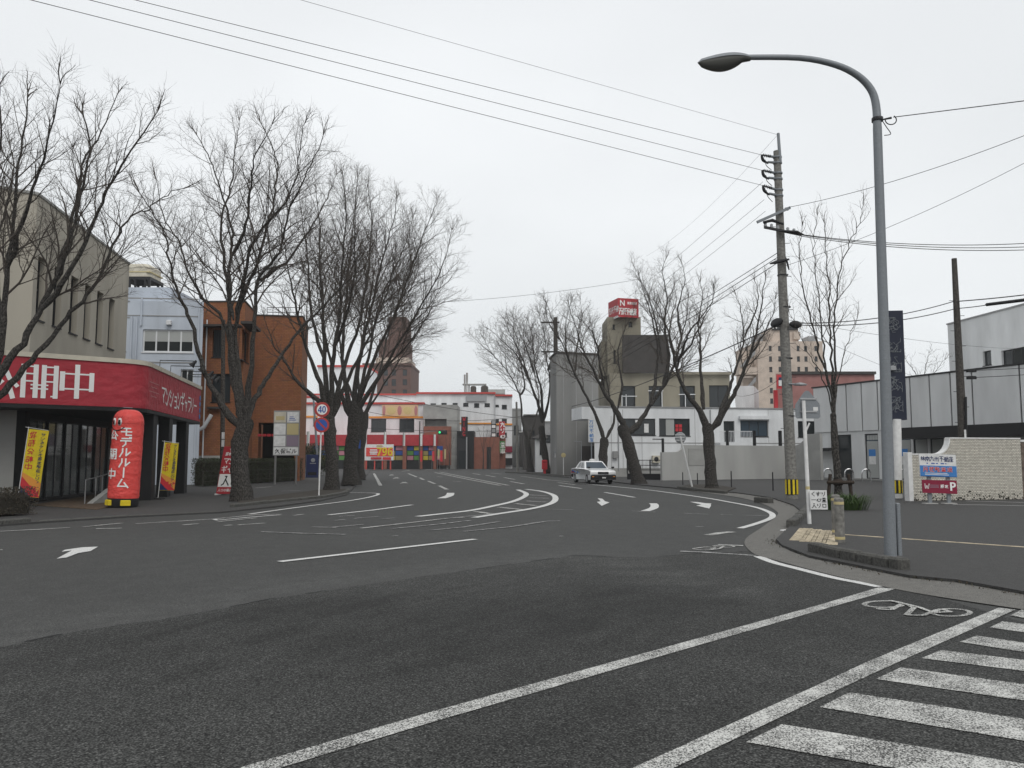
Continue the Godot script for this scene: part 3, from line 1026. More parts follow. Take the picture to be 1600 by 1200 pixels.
	painted([Vector2(-3.612, -13.07), Vector2(-2.393, -14.61), Vector2(-0.732, -16.69)], 0.16, M.fresh_paint, "long bright white lane dash alone on the open junction")
	painted([Vector2(-5.224, -23.87), Vector2(-4.354, -26.03), Vector2(-3.474, -29.05)], 0.17, M.fresh_paint, "long white lane dash left of the striped island")
	painted([Vector2(-3.479, -19.3), Vector2(-2.548, -20.97), Vector2(-1.714, -22.54), Vector2(-1.312, -22.88)], 0.13, M.worn_paint, "worn white line running up to the island tip")
	for s in [[[Vector2(-4.705, -19.68), Vector2(-4.086, -19.49)], "short worn dash at the worn line's foot"], [[Vector2(-4.242, -19.49), Vector2(-3.625, -20.41)], "worn dash crossing the worn line's foot"], [[Vector2(-4.232, -22.45), Vector2(-3.695, -23.23)], "worn dash above the worn line"], [[Vector2(-4.815, -23.23), Vector2(-4.448, -23.59)], "small worn dash under the long lane dash"], [[Vector2(-4.617, -21.73), Vector2(-4.39, -22.04)], "tiny worn dash above the worn line's foot"], [[Vector2(-3.485, -22.29), Vector2(-3.174, -22.62)], "tiny faded dash beside the worn line"], [[Vector2(-2.739, -19.18), Vector2(-1.92, -20.27), Vector2(-1.071, -21.73)], "faded line below the worn line"], [[Vector2(-1.827, -18.76), Vector2(-1.172, -19.55), Vector2(-0.31, -21.34)], "faded double line below the island tip"], [[Vector2(-1.058, -18.47), Vector2(-0.075, -19.61), Vector2(0.957, -21.57)], "long faded line under the striped island"], [[Vector2(-5.493, -18.36), Vector2(-4.489, -17.98), Vector2(-3.523, -17.72)], "long faded hairline on the open junction"], [[Vector2(-2.471, -17.31), Vector2(-2.369, -17.41)], "tiny white fleck under the faded line"], [[Vector2(-1.874, -22.29), Vector2(-0.642, -24.16)], "faint line beside the island tip"]]:
		painted(s[0], 0.1, M.faded_paint, s[1])
	# left hand edge lines
	painted(curve2([Vector2(-7.596, -24.16), Vector2(-7.276, -26.26), Vector2(-6.818, -28.77), Vector2(-6.23, -31.64), Vector2(-5.947, -34.95), Vector2(-6.049, -37.81), Vector2(-6.54, -39.04), Vector2(-7.846, -39.81)]), 0.15, M.fresh_paint, "white edge line hooking round the left kerb end")
	painted([Vector2(-7.929, -22.2), Vector2(-7.668, -21.8), Vector2(-7.191, -22.88), Vector2(-6.611, -23.87)], 0.12, M.fresh_paint, "white line running beside the left kerb")
	for s in [[[Vector2(-11.692, -17.41), Vector2(-11.282, -18.47), Vector2(-10.718, -18.96), Vector2(-10.301, -19.49)], "white edge line before the clipped shrub"], [[Vector2(-10.067, -19.67), Vector2(-9.711, -20.83)], "worn dash before the red inflatable tube"], [[Vector2(-9.5, -19.13), Vector2(-8.997, -19.31)], "thin worn dash under the red inflatable tube"], [[Vector2(-9.268, -20.63), Vector2(-7.955, -22.14), Vector2(-7.309, -23.89), Vector2(-6.654, -24.16)], "thin white line before the show room ramp"], [[Vector2(-7.946, -20.23), Vector2(-7.724, -20.63)], "short white dash left of the kerb"], [[Vector2(-7.471, -21.25), Vector2(-6.916, -22.61)], "white dash beside the kerb line"], [[Vector2(-6.617, -20.23), Vector2(-6.145, -20.83)], "bold white dash left of the long hairline"], [[Vector2(-6.89, -20.04), Vector2(-6.771, -20.23)], "tiny white dash beside the bold dash"], [[Vector2(-6.143, -23.62), Vector2(-6.007, -24.16)], "tiny white dash beside the hooked edge line"]]:
		painted(s[0], 0.12, M.worn_paint, s[1])
	patch([Vector2(-7.289, -13.45), Vector2(-7.68, -14.65), Vector2(-7.751, -14.45), Vector2(-7.857, -14.75), Vector2(-7.771, -15.17), Vector2(-7.536, -15.28), Vector2(-7.305, -14.55), Vector2(-7.364, -14.26), Vector2(-7.218, -13.62)], M.fresh_paint, "white straight and left turn arrow on the near lane")
	painted([Vector2(-9.201, -14.55), Vector2(-8.948, -14.75)], 0.12, M.worn_paint, "end of a white dash behind the turn arrow")
	# far lanes
	for s in [[[Vector2(-15.11, -91.14), Vector2(-7.888, -50.03)], "thin white lane line beyond the left trees"], [[Vector2(-11.363, -91.14), Vector2(-8.365, -73.22)], "white lane dash far up the street, farthest of three"], [[Vector2(-7.805, -70.45), Vector2(-6.68, -63.28)], "white lane dash far up the street, middle of three"], [[Vector2(-6.045, -60.02), Vector2(-4.95, -53.48)], "white lane dash far up the street, nearest of three"], [[Vector2(-4.348, -49.77), Vector2(-3.386, -43.5)], "thick white dash above the hooked white mark"], [[Vector2(-9.07, -97.85), Vector2(-3.52, -65.5), Vector2(-0.7, -50.03)], "left one of the double white lines"], [[Vector2(-8.754, -101.04), Vector2(-3.156, -67.39), Vector2(-0.226, -50.3)], "right one of the double white lines"], [[Vector2(-4.27, -91.14), Vector2(-3.229, -84.52)], "far white dash right of the double lines, farthest"], [[Vector2(-2.552, -81.56), Vector2(-1.479, -73.8)], "far white dash right of the double lines, second"], [[Vector2(-0.692, -71.54), Vector2(0.213, -64.59)], "far white dash right of the double lines, third"], [[Vector2(-0.111, -58.88), Vector2(0.744, -53.17)], "far white dash right of the double lines, nearest"], [[Vector2(-2.289, -93.9), Vector2(-1.076, -87.71)], "far white dash by the sapling row"], [[Vector2(-4.182, -59.63), Vector2(-3.621, -58.88)], "small white arrow bar beside the double lines"], [[Vector2(-6.753, -74.99), Vector2(-6.199, -73.8)], "tiny far white bar beside the double lines"], [[Vector2(-19.04, -103.29), Vector2(-17.28, -105.63)], "white stop bar behind the left trees"], [[Vector2(-15.63, -88.54), Vector2(-15.39, -90.26)], "small white bar behind the left trees"], [[Vector2(-16.33, -132.78), Vector2(-13.7, -154.91)], "far crossing bar before the red frontage"], [[Vector2(-12.65, -120.71), Vector2(-11.438, -149.92)], "far slanting bar before the red frontage"], [[Vector2(-9.383, -138.73), Vector2(-7.311, -145.23)], "far bar before the black entrance"], [[Vector2(-13.99, -105.63), Vector2(-14.29, -116.19)], "far short slanting bar before the red frontage"]]:
		painted(s[0], 0.22, M.worn_paint, s[1])
	for s in [[Vector2(-7.213, -53.48), Vector2(-7.549, -57.43), Vector2(-7.463, -58.14), Vector2(-6.816, -54.73), Vector2(-7.184, -55.38)], [Vector2(-9.609, -66.91), Vector2(-10.105, -72.09), Vector2(-9.995, -72.65), Vector2(-9.162, -67.89), Vector2(-9.596, -68.89)], [Vector2(-11.76, -79.47), Vector2(-12.32, -84.52), Vector2(-12.25, -85.3), Vector2(-11.447, -80.85), Vector2(-11.83, -81.56)]]:
		patch(s, M.worn_paint, "small far white arrow in the left lane")
	painted(curve2([Vector2(-2.876, -39.13), Vector2(-2.726, -36.25), Vector2(-2.858, -33.76)]), 0.35, M.fresh_paint, "white hooked mark in the bend of the far lane", "road_arrow")


func raised(poly: Array, y: float, m: Material, called: String, label: String) -> void:
	# a pavement plate with a subdivided top for its stains is not needed: the texture carries them
	var b := MB.new()
	b.slab(PackedVector2Array(poly), -0.05, y, true)
	b.c.resize(b.v.size())
	b.c.fill(Color.WHITE)
	setting(called, b, m, label, "pavement")


func blocks(parent: Node, line: Array, every: float, wide: float, high: float, sd: int, sink := 0.0) -> void:
	# a row of kerb stones along a ground path, each a stone of its own
	var r := RandomNumberGenerator.new()
	r.seed = sd
	for a in line.size() - 1:
		var d: Vector2 = line[a + 1] - line[a]
		var n := maxi(1, int(round(d.length() / every)))
		var l := d.length() / n
		for k in n:
			var p: Vector2 = line[a] + d * ((k + 0.5) / n)
			var f := Transform3D(Basis(Vector3.UP, -d.angle() + r.randf_range(-0.02, 0.02)), Vector3(p.x, -sink, p.y))
			var b := MB.new()
			var h := high + r.randf_range(-0.012, 0.012)
			b.bevel_box(Vector3(-l / 2 + 0.011, 0, -wide / 2), Vector3(l / 2 - 0.011, h, wide / 2), 0.028, f)
			part(parent, "kerb_stone", b, M.kerb_stone)


func kerbs() -> void:
	var right := [Vector2(6.008, -9.902), Vector2(5.728, -10.854), Vector2(5.309, -11.252), Vector2(4.781, -13.53), Vector2(4.88, -15.17), Vector2(5.147, -16.34), Vector2(6.257, -18.96), Vector2(8.275, -23.62), Vector2(9.563, -28.38), Vector2(10.508, -33.86), Vector2(10.428, -38.86), Vector2(8.902, -44.63), Vector2(7.757, -50.54), Vector2(6.534, -60.79), Vector2(4.444, -72.32), Vector2(0, -97.59)]
	var rp: Array = right + [Vector2(10, -150), Vector2(90, -150), Vector2(90, -4), Vector2(16, -8.6)]
	raised(rp, 0.055, M.pavement_asphalt, "right_pavement", "dark asphalt pavement and car park on the lamp post side")
	var left := [Vector2(-13.3, -15.85), Vector2(-12.63, -18.8), Vector2(-11.78, -20.83), Vector2(-10.487, -22.85), Vector2(-8.608, -24.72), Vector2(-7.83, -27.64), Vector2(-7.256, -31.57), Vector2(-7.282, -36.82), Vector2(-7.951, -41.14), Vector2(-9.351, -49.94), Vector2(-11.083, -61.68), Vector2(-14.07, -80.68), Vector2(-17.13, -99.92), Vector2(-19.72, -116.63)]
	var lp: Array = left + [Vector2(-26, -150), Vector2(-90, -150), Vector2(-90, -16)]
	raised(lp, 0.045, M.pavement_asphalt, "left_pavement", "dark asphalt pavement before the show room and the left trees")
	# concrete gutter along the right kerb
	var g := MB.new()
	var outer := curve2([Vector2(5.425, -8.955), Vector2(4.99, -9.68), Vector2(4.671, -10.431), Vector2(4.355, -11.811), Vector2(4.169, -13.2), Vector2(4.072, -14.07), Vector2(4.334, -15.62), Vector2(4.81, -17.13), Vector2(5.806, -19.49), Vector2(7.28, -23.1), Vector2(8.021, -25.32), Vector2(8.961, -30), Vector2(9.384, -34.98), Vector2(8.922, -41.54)], 4)
	var inner := curve2([Vector2(6.036, -9.948), Vector2(5.758, -10.909), Vector2(5.337, -11.312), Vector2(4.812, -13.62), Vector2(4.916, -15.28), Vector2(5.187, -16.46), Vector2(6.402, -19.13), Vector2(7.449, -21.46), Vector2(8.751, -24.44), Vector2(9.914, -28.77), Vector2(10.865, -34.41), Vector2(11.032, -37.47), Vector2(10.586, -39.22), Vector2(9.387, -43.7)], 4)
	for k in outer.size() - 1:
		g.quad(Vector3(outer[k].x, 0.012, outer[k].y), Vector3(outer[k + 1].x, 0.012, outer[k + 1].y), Vector3(inner[k + 1].x, 0.016, inner[k + 1].y), Vector3(inner[k].x, 0.016, inner[k].y))
	setting("gutter", g, M.gutter, "pale concrete gutter sweeping round the street corner", "gutter")
	var k1 := thing("stone_kerb", "row of raised dark kerb stones beside the lamp post", "kerb")
	blocks(k1, curve2([Vector2(5.07, -14.16), Vector2(5.191, -13.12), Vector2(5.358, -12.36), Vector2(5.5, -11.746)], 2), 0.5, 0.2, 0.21, 41)
	var k2 := thing("stone_kerb", "low kerb stones round the planted tree pit by the white leaning pole", "kerb")
	blocks(k2, [Vector2(6.431, -19.31), Vector2(7.65, -22.14), Vector2(8.951, -25.32)], 0.6, 0.2, 0.2, 42)
	var k3 := thing("stone_kerb", "mossy dropped kerb stones by the striped utility pole", "kerb")
	blocks(k3, [Vector2(9.036, -30.88), Vector2(9.306, -30)], 0.6, 0.25, 0.2, 43)
	var k4 := thing("stone_kerb", "kerb stones round the left planting strip with the speed limit sign", "kerb")
	blocks(k4, curve2([Vector2(-9.031, -26.93), Vector2(-8.501, -30), Vector2(-7.66, -33.32), Vector2(-7.527, -37.47), Vector2(-8.108, -41.14)], 2), 0.7, 0.18, 0.15, 44)
	var k5 := thing("stone_kerb", "kerb stones round the pit of the forked tree by the round mirror", "kerb")
	blocks(k5, [Vector2(8.902, -44.63), Vector2(9.15, -41.14), Vector2(9.8, -38.15)], 0.7, 0.18, 0.16, 45)
	var k6 := thing("stone_kerb", "kerb stones along the pavement behind the parked taxi", "kerb")
	blocks(k6, [Vector2(-0.747, -97.14), Vector2(2.632, -85.62), Vector2(4.833, -74.91)], 1.2, 0.2, 0.15, 46)
	var k7 := thing("stone_kerb", "kerb stones before the clipped brown shrub", "kerb")
	blocks(k7, [Vector2(-12.57, -19.13), Vector2(-12.25, -20.04), Vector2(-12.02, -20.83)], 0.6, 0.2, 0.16, 47)
	var k8 := thing("stone_kerb", "flush pale kerb stones along the show room forecourt", "kerb")
	blocks(k8, [Vector2(-11.839, -20.93), Vector2(-10.544, -22.98), Vector2(-8.754, -24.87)], 0.8, 0.16, 0.06, 48)
	var strip := MB.new()
	strip.slab(PackedVector2Array([Vector2(-9.064, -27.28), Vector2(-8.625, -30.43), Vector2(-7.784, -33.86), Vector2(-7.653, -37.81), Vector2(-8.367, -41.96), Vector2(-9.465, -41.14), Vector2(-9.816, -35.57), Vector2(-9.907, -30.43)]), 0.0, 0.10, true)
	setting("planting_strip", strip, M.soil, "bare dark soil of the left planting strip", "soil")
	var pit := MB.new()
	pit.slab(PackedVector2Array([Vector2(9.166, -45.6), Vector2(9.397, -41.96), Vector2(9.981, -38.86), Vector2(11.734, -43.7), Vector2(11.88, -49.94), Vector2(10.294, -48.78)]), 0.0, 0.10, true)
	setting("tree_pit", pit, M.soil, "bare soil round the forked tree by the round mirror", "soil")
	# tactile paving
	var bar := MB.new()
	for e in 4:
		bar.bevel_box(Vector3(-0.135, 0.03, -0.125 + e * 0.072), Vector3(0.135, 0.036, -0.09 + e * 0.072), 0.003)
	bar.bevel_box(Vector3(-0.147, 0, -0.147), Vector3(0.147, 0.03, 0.147), 0.004)
	var bm := bar.mesh()
	var pave := thing("tactile_paving", "block of pale yellow tactile paving slabs at the crossing", "paving")
	var ux: Vector2 = Vector2(5.787, -15.06) - Vector2(5.375, -16.09)
	var uz: Vector2 = Vector2(6.503, -18.8) - Vector2(5.375, -16.09)
	var o: Vector2 = Vector2(5.375, -16.09)
	var na := int(round(ux.length() / 0.3))
	var nk := int(round(uz.length() / 0.3))
	for a in na:
		for k in nk:
			var p := o + ux * ((a + 0.5) / na) + uz * ((k + 0.5) / nk)
			shared(pave, "tactile_slab", bm, M.tactile, Transform3D(Basis(Vector3.UP, -uz.angle()), Vector3(p.x, 0.03, p.y)))
	var guide := thing("tactile_line", "thin line of pale yellow tactile slabs across the pavement", "paving")
	var gl := [Vector2(6.616, -17.34), Vector2(7.493, -16.59), Vector2(8.993, -14.75)]
	var dir: Vector2 = (gl[2] - gl[0]).normalized()
	var far_end: float = (gl[2] - gl[0]).length() + 6.0
	var nb := MB.new()
	nb.bevel_box(Vector3(-0.147, 0, -0.05), Vector3(0.147, 0.012, 0.05), 0.004)
	var nm := nb.mesh()
	for k in int(far_end / 0.3):
		var p: Vector2 = gl[0] + dir * (0.15 + k * 0.3)
		shared(guide, "tactile_slab", nm, M.tactile, Transform3D(Basis(Vector3.UP, -dir.angle()), Vector3(p.x, 0.052, p.y)))
	for s in [[[Vector2(14.87, -28.19), Vector2(15.76, -28.01), Vector2(16.82, -27.46), Vector2(18.13, -26.76)], "white car park line before the tiled wall"], [[Vector2(16.67, -30.65), Vector2(18.12, -29.58), Vector2(19.5, -28.77)], "thin white car park line behind the other, before the tiled wall"]]:
		painted(s[0], 0.12, M.fresh_paint, s[1], "lane_line", 0.061)
	for s in [[[Vector2(-13.7, -44.63), Vector2(-13.45, -46.61)], "white mark on the pavement behind the large left tree"], [[Vector2(-11.139, -40.35), Vector2(-10.31, -40.74)], "white line on the pavement behind the speed limit sign"], [[Vector2(-7.853, -35.57), Vector2(-7.489, -36.18)], "short white mark on the planting strip end"]]:
		painted(s[0], 0.18, M.worn_paint, s[1], "lane_line", 0.051)


# ------------------------------------------------------------------ left: the show room
func on_wall(p: Vector2, q: Vector2, h: Array, out: float) -> Transform3D:
	# lower left corner of a rectangle on a wall, a little out of it
	var f := wall_frame(p, q)
	return f * Transform3D(Basis(), Vector3(h[0], h[1], out))


func walls(b: MB, plan: Array, y0: float, y1: float) -> void:
	for k in plan.size() - 1:
		facade(b, plan[k], plan[k + 1], y0, y1)


func show_room() -> void:
	var t := thing("show_room", "beige building with a red wrap round canopy fascia over dark glazing", "building")
	var bf := [Vector2(-23.4, -24.2), Vector2(-17.15, -29.2)]
	var br := [Vector2(-17.15, -29.2), Vector2(-18.8, -40)]
	var up := [[0.339, 6.532, 1.065, 8.849], [1.866, 6.585, 2.669, 8.777], [3.552, 6.588, 4.373, 8.793], [5.128, 6.57, 5.876, 8.74], [6.614, 6.557, 7.427, 8.707], [8.224, 6.565, 9.021, 8.722]]
	for h in up:
		h[1] = 6.65
		h[3] = 8.95
	var w := MB.new()
	facade(w, bf[0], bf[1], 3.3, 11.1)
	facade(w, br[0], br[1], 3.3, 11.1, up, 0.3)
	facade(w, br[1], Vector2(-28, -41.3), 0.0, 11.1)
	facade(w, Vector2(-28, -41.3), bf[0], 0.0, 11.1)
	w.slab(PackedVector2Array([bf[0], bf[1], br[1], Vector2(-28, -41.3)]), 10.6, 10.7, false)
	part(t, "wall", w, M.beige_wall)
	var cap := MB.new()
	for s in [bf, br]:
		cap.box(Vector3(-0.02, 11.1, -0.32), Vector3((s[1] - s[0]).length() + 0.02, 11.2, 0.04), wall_frame(s[0], s[1]))
	part(t, "parapet_cap", cap, M.concrete)
	for h in up:
		window(t, br[0], br[1], h, 1, M.dark_metal, M.glass_dark, 0.06, 0.24, 2)
	# glazed ground floor: panes between black posts, a dim room behind
	var gw := MB.new()
	var lr: float = (br[1] - br[0]).length()
	var bays := []
	for k in 6:
		bays.append([0.35 + k * (lr - 0.5) / 6.0, 0.12, 0.35 + (k + 1) * (lr - 0.5) / 6.0 - 0.14, 3.05])
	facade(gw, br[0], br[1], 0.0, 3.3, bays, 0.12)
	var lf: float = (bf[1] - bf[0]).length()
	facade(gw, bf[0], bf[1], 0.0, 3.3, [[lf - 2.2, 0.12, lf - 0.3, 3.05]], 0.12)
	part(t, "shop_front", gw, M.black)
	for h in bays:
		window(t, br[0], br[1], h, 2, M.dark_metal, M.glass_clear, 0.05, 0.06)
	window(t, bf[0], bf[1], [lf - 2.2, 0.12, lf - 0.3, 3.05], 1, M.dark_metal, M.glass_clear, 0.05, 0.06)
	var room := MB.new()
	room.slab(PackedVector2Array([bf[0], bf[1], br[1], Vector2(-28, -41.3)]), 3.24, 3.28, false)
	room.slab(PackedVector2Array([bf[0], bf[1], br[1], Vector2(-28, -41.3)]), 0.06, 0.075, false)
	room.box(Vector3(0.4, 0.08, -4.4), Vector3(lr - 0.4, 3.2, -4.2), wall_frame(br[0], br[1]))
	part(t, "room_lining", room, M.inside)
	var pier := MB.new()
	var pr: Array = [[5.998, 0.232, 7.654, 3.068]][0]
	pier.box(Vector3(pr[0], 0, -0.1), Vector3(pr[2], 3.28, 0.5), wall_frame(bf[0], bf[1]))
	part(t, "pier", pier, M.concrete)
	for s in [Vector3(2.4, 2.6, -1.6), Vector3(4.9, 2.55, -1.3)]:
		var at: Vector3 = wall_frame(br[0], br[1]) * s
		var lb := MB.new()
		lb.lathe([Vector2(0.0, -0.05), Vector2(0.045, -0.04), Vector2(0.05, 0.0), Vector2(0.03, 0.05), Vector2(0.0, 0.055)], Transform3D(Basis(), at), 10)
		var lamp := part(t, "ceiling_lamp", lb, M.warm_lit)
		var rod := MB.new()
		rod.box(at + Vector3(-0.008, 0.05, -0.008), at + Vector3(0.008, 3.25 - at.y, 0.008))
		part(lamp, "rod", rod, M.black)
		var l := OmniLight3D.new()
		l.name = "lamp_glow"
		l.light_energy = 0.05
		l.light_size = 0.05
		l.omni_range = 12.0
		l.omni_attenuation = 2.0
		l.shadow_enabled = true
		l.light_color = Color(1, 0.92, 0.78)
		l.position = at
		add_child(l)
	# canopy: fascia sheet, soffit, roof, cap and the emblem lettering
	var cf := [Vector2(-20, -24.2), Vector2(-13.2, -29.6)]
	var cr := [Vector2(-13.2, -29.6), Vector2(-15.3, -40.6)]
	var plan := [cf[0], cf[0].lerp(cf[1], 0.5)]
	for k in 9:
		var x := k / 8.0
		var a: Vector2 = cf[1].lerp(cf[0], 0.10)
		var c: Vector2 = cf[1].lerp(cr[1], 0.07)
		plan.append(a.lerp(cf[1], x).lerp(cf[1].lerp(c, x), x))
	plan.append_array([cr[0].lerp(cr[1], 0.5), cr[1]])
	var fb := MB.new()
	walls(fb, plan, 3.42, 4.98)
	facade(fb, cr[1], Vector2(-18.9, -41.2), 3.42, 4.98)
	var fascia := part(t, "canopy_fascia", fb, M.red_sheet)
	var top := MB.new()
	var outer := PackedVector2Array(plan)
	outer.append_array(PackedVector2Array([Vector2(-18.9, -41.2), br[1], br[0], bf[0]]))
	top.slab(outer, 3.28, 3.41, true)
	top.slab(outer, 4.9, 4.95, false)
	part(t, "canopy_soffit", top, M.black)
	var rim := MB.new()
	for k in plan.size() - 1:
		rim.box(Vector3(-0.01, 4.98, -0.35), Vector3((plan[k + 1] - plan[k]).length() + 0.01, 5.14, 0.05), wall_frame(plan[k], plan[k + 1]))
	part(t, "canopy_cap", rim, M.cream)
	for s in [["公", [[3.864, 3.635, 4.721, 4.617]][0]], ["開", [[4.905, 3.686, 5.861, 4.671]][0]], ["中", [[6.055, 3.717, 6.962, 4.749]][0]]]:
		var h: Array = s[1]
		spell(fascia, s[0], on_wall(cf[0], cf[1], h, 0.012), h[3] - h[1], Vector2.ZERO, 0.05, 0.15, M.white_print, (h[2] - h[0]) / (h[3] - h[1]))
	var rh: Array = [[2.765, 3.83, 10.268, 4.486]][0]
	var rw: float = (rh[2] - rh[0]) / 10.0
	spell(fascia, "マンションギャラリー", on_wall(cr[0], cr[1], [rh[0], rh[1] - 0.08], 0.012), rw * 0.95, Vector2(1.05, 0), 0.10, 0.12, M.white_print, 0.85)
	var lt := MB.new()
	for k in 4:
		var y := 4.42 - k * 0.17
		lt.box(Vector3(0.75 + (k % 2) * 0.25, y, 0.004), Vector3(2.3 - (k % 2) * 0.35, y + 0.03, 0.010), wall_frame(cr[0], cr[1]))
	part(fascia, "small_print", lt, M.mural_pink).set_meta("kind", "stuff")
	var em := MB.new()
	for k in 4:
		var c := on_wall(cr[0], cr[1], [10.9, 4.55 - k * 0.3], 0.02)
		em.lathe([Vector2(0.13, 0), Vector2(0.13, 0.012), Vector2(0.0, 0.013)], c * Transform3D(Basis(Vector3.RIGHT, PI / 2), Vector3.ZERO), 14)
	part(fascia, "emblem", em, M.board_blue)
	for s in [[-1.335, 1.981, -0.117, 4.197], [1.916, 2.023, 3.206, 4.486], [4.726, 2.062, 6.258, 4.744], [8.224, 2.108, 9.925, 5.059]]:
		var cb := MB.new()
		cb.bevel_box(Vector3(s[0], 0.0, -0.5), Vector3(s[0] + 0.62, 3.3, -0.06), 0.02, wall_frame(cr[0], cr[1]))
		part(t, "column", cb, M.black)
	for s in [[3.6, 1.0], [5.6, 1.0], [7.8, 1.0], [9.3, 0.9], [10.4, 0.9]]:
		var f := wall_frame(cr[0], cr[1]) * Transform3D(Basis(), Vector3(s[0], 5.0, 0))
		var sb := MB.new()
		sb.tube([f * Vector3(0, 0, -0.3), f * Vector3(0, 0.55, -0.28), f * Vector3(0, 0.55, s[1])], [0.02, 0.02, 0.02], 5)
		var arm := part(t, "spot_lamp", sb, M.black)
		var head := MB.new()
		head.lathe([Vector2(0.0, 0.16), Vector2(0.05, 0.15), Vector2(0.07, 0.0), Vector2(0.13, -0.14), Vector2(0.12, -0.145), Vector2(0.0, -0.10)], f * Transform3D(Basis(Vector3.RIGHT, 0.7), Vector3(0, 0.45, s[1])), 12)
		part(arm, "lamp_head", head, M.dark_metal)
	# ramp and its handrail
	var rp := MB.new()
	rp.slab(PackedVector2Array([Vector2(-16.04, -28.01), Vector2(-18.77, -38.86), Vector2(-13.46, -30), Vector2(-12.75, -25.63)]), 0.0, 0.07, true)
	setting("show_room_ramp", rp, M.ramp_tile, "brown tiled ramp before the show room glazing", "ramp")
	var hr := thing("handrail", "thin steel handrail on the show room ramp", "handrail")
	var line := [Vector3(-14.63, 0.88, -28.6), Vector3(-15.09, 0.931, -30.23), Vector3(-15.67, 0.968, -31.87), Vector3(-16.07, 1.064, -33.5)]
	var rail := MB.new()
	rail.tube(line, [0.022, 0.022, 0.022, 0.022], 6)
	part(hr, "rail", rail, M.steel)
	for p: Vector3 in line:
		var pb := MB.new()
		pb.tube([Vector3(p.x, 0.05, p.z), p], [0.02, 0.02], 6)
		part(hr, "post", pb, M.steel)
	var edge := thing("ramp_wall", "low sloping concrete edge behind the red inflatable tube", "wall")
	var eb := MB.new()
	eb.plate(PackedVector2Array([Vector2(0, 0), Vector2(2.6, 0), Vector2(2.6, 0.55), Vector2(1.5, 0.5), Vector2(0, 0.12)]), turned(Vector3(-14.45, -0.034, -28.6), Vector3(-14.58, 0.102, -31.2) - Vector3(-14.45, -0.034, -28.6)), 0.2)
	part(edge, "coping", eb, M.concrete)
	inflatable()
	banner(Vector3(-16.12, 0.418, -27.2), Vector3(-15.9, 2.585, -27.2), 0.62, 2.2, "yellow upright banner with red and navy foot beside the concrete pier", 1)
	banner(Vector3(-13.65, 0.103, -32.2), Vector3(-13.48, 2.27, -32.2), 0.62, 1.85, "yellow upright banner standing before the second canopy column", 2, 0.95)
	# entrance board behind the large tree
	var a := thing("entrance_board", "red and white entrance board leaning behind the large left tree", "sign", Vector3.ZERO)
	var bt := turned(Vector3(-12.85, -0.028, -36.2), Vector3(1, 0, 0.1), Vector3(0.10, 1, -0.12).normalized())
	var bb := MB.new()
	bb.box(Vector3(0, 0.12, -0.02), Vector3(0.86, 2.2, 0.02), bt)
	part(a, "board", bb, M.red_board)
	var wb := MB.new()
	wb.box(Vector3(0.02, 0.42, 0.021), Vector3(0.84, 0.98, 0.026), bt)
	var wp := part(a, "white_field", wb, M.white_print)
	spell(wp, "入口", bt * Transform3D(Basis(), Vector3(0.18, 0.50, 0.03)), 0.38, Vector2(1.05, 0), 0.12, 0.14, M.black, 0.8)
	var l2 := MB.new()
	write(l2, "マンシ", bt * Transform3D(Basis(), Vector3(0.12, 1.42, 0.024)), 0.26, Vector2(0.95, 0), 0.12, 0.13, 0.8)
	write(l2, "ギャラ", bt * Transform3D(Basis(), Vector3(0.08, 1.06, 0.024)), 0.26, Vector2(0.95, 0), 0.12, 0.13, 0.8)
	write(l2, "サンメ", bt * Transform3D(Basis(), Vector3(0.30, 1.98, 0.024)), 0.13, Vector2(1.0, 0), 0.12, 0.13, 0.8)
	write(l2, "都城不動", bt * Transform3D(Basis(), Vector3(0.14, 1.80, 0.024)), 0.13, Vector2(1.1, 0), 0.12, 0.13, 0.9)
	write(l2, "入口中開分", bt * Transform3D(Basis(), Vector3(0.06, 0.22, 0.024)), 0.11, Vector2(1.2, 0), 0.12, 0.13, 0.9)
	part(a, "lettering", l2, M.white_print).set_meta("kind", "stuff")
	for x in [0.04, 0.76]:
		var fb2 := MB.new()
		fb2.box(Vector3(x, 0.0, -0.3), Vector3(x + 0.06, 0.12, 0.22), bt)
		part(a, "foot", fb2, M.white)


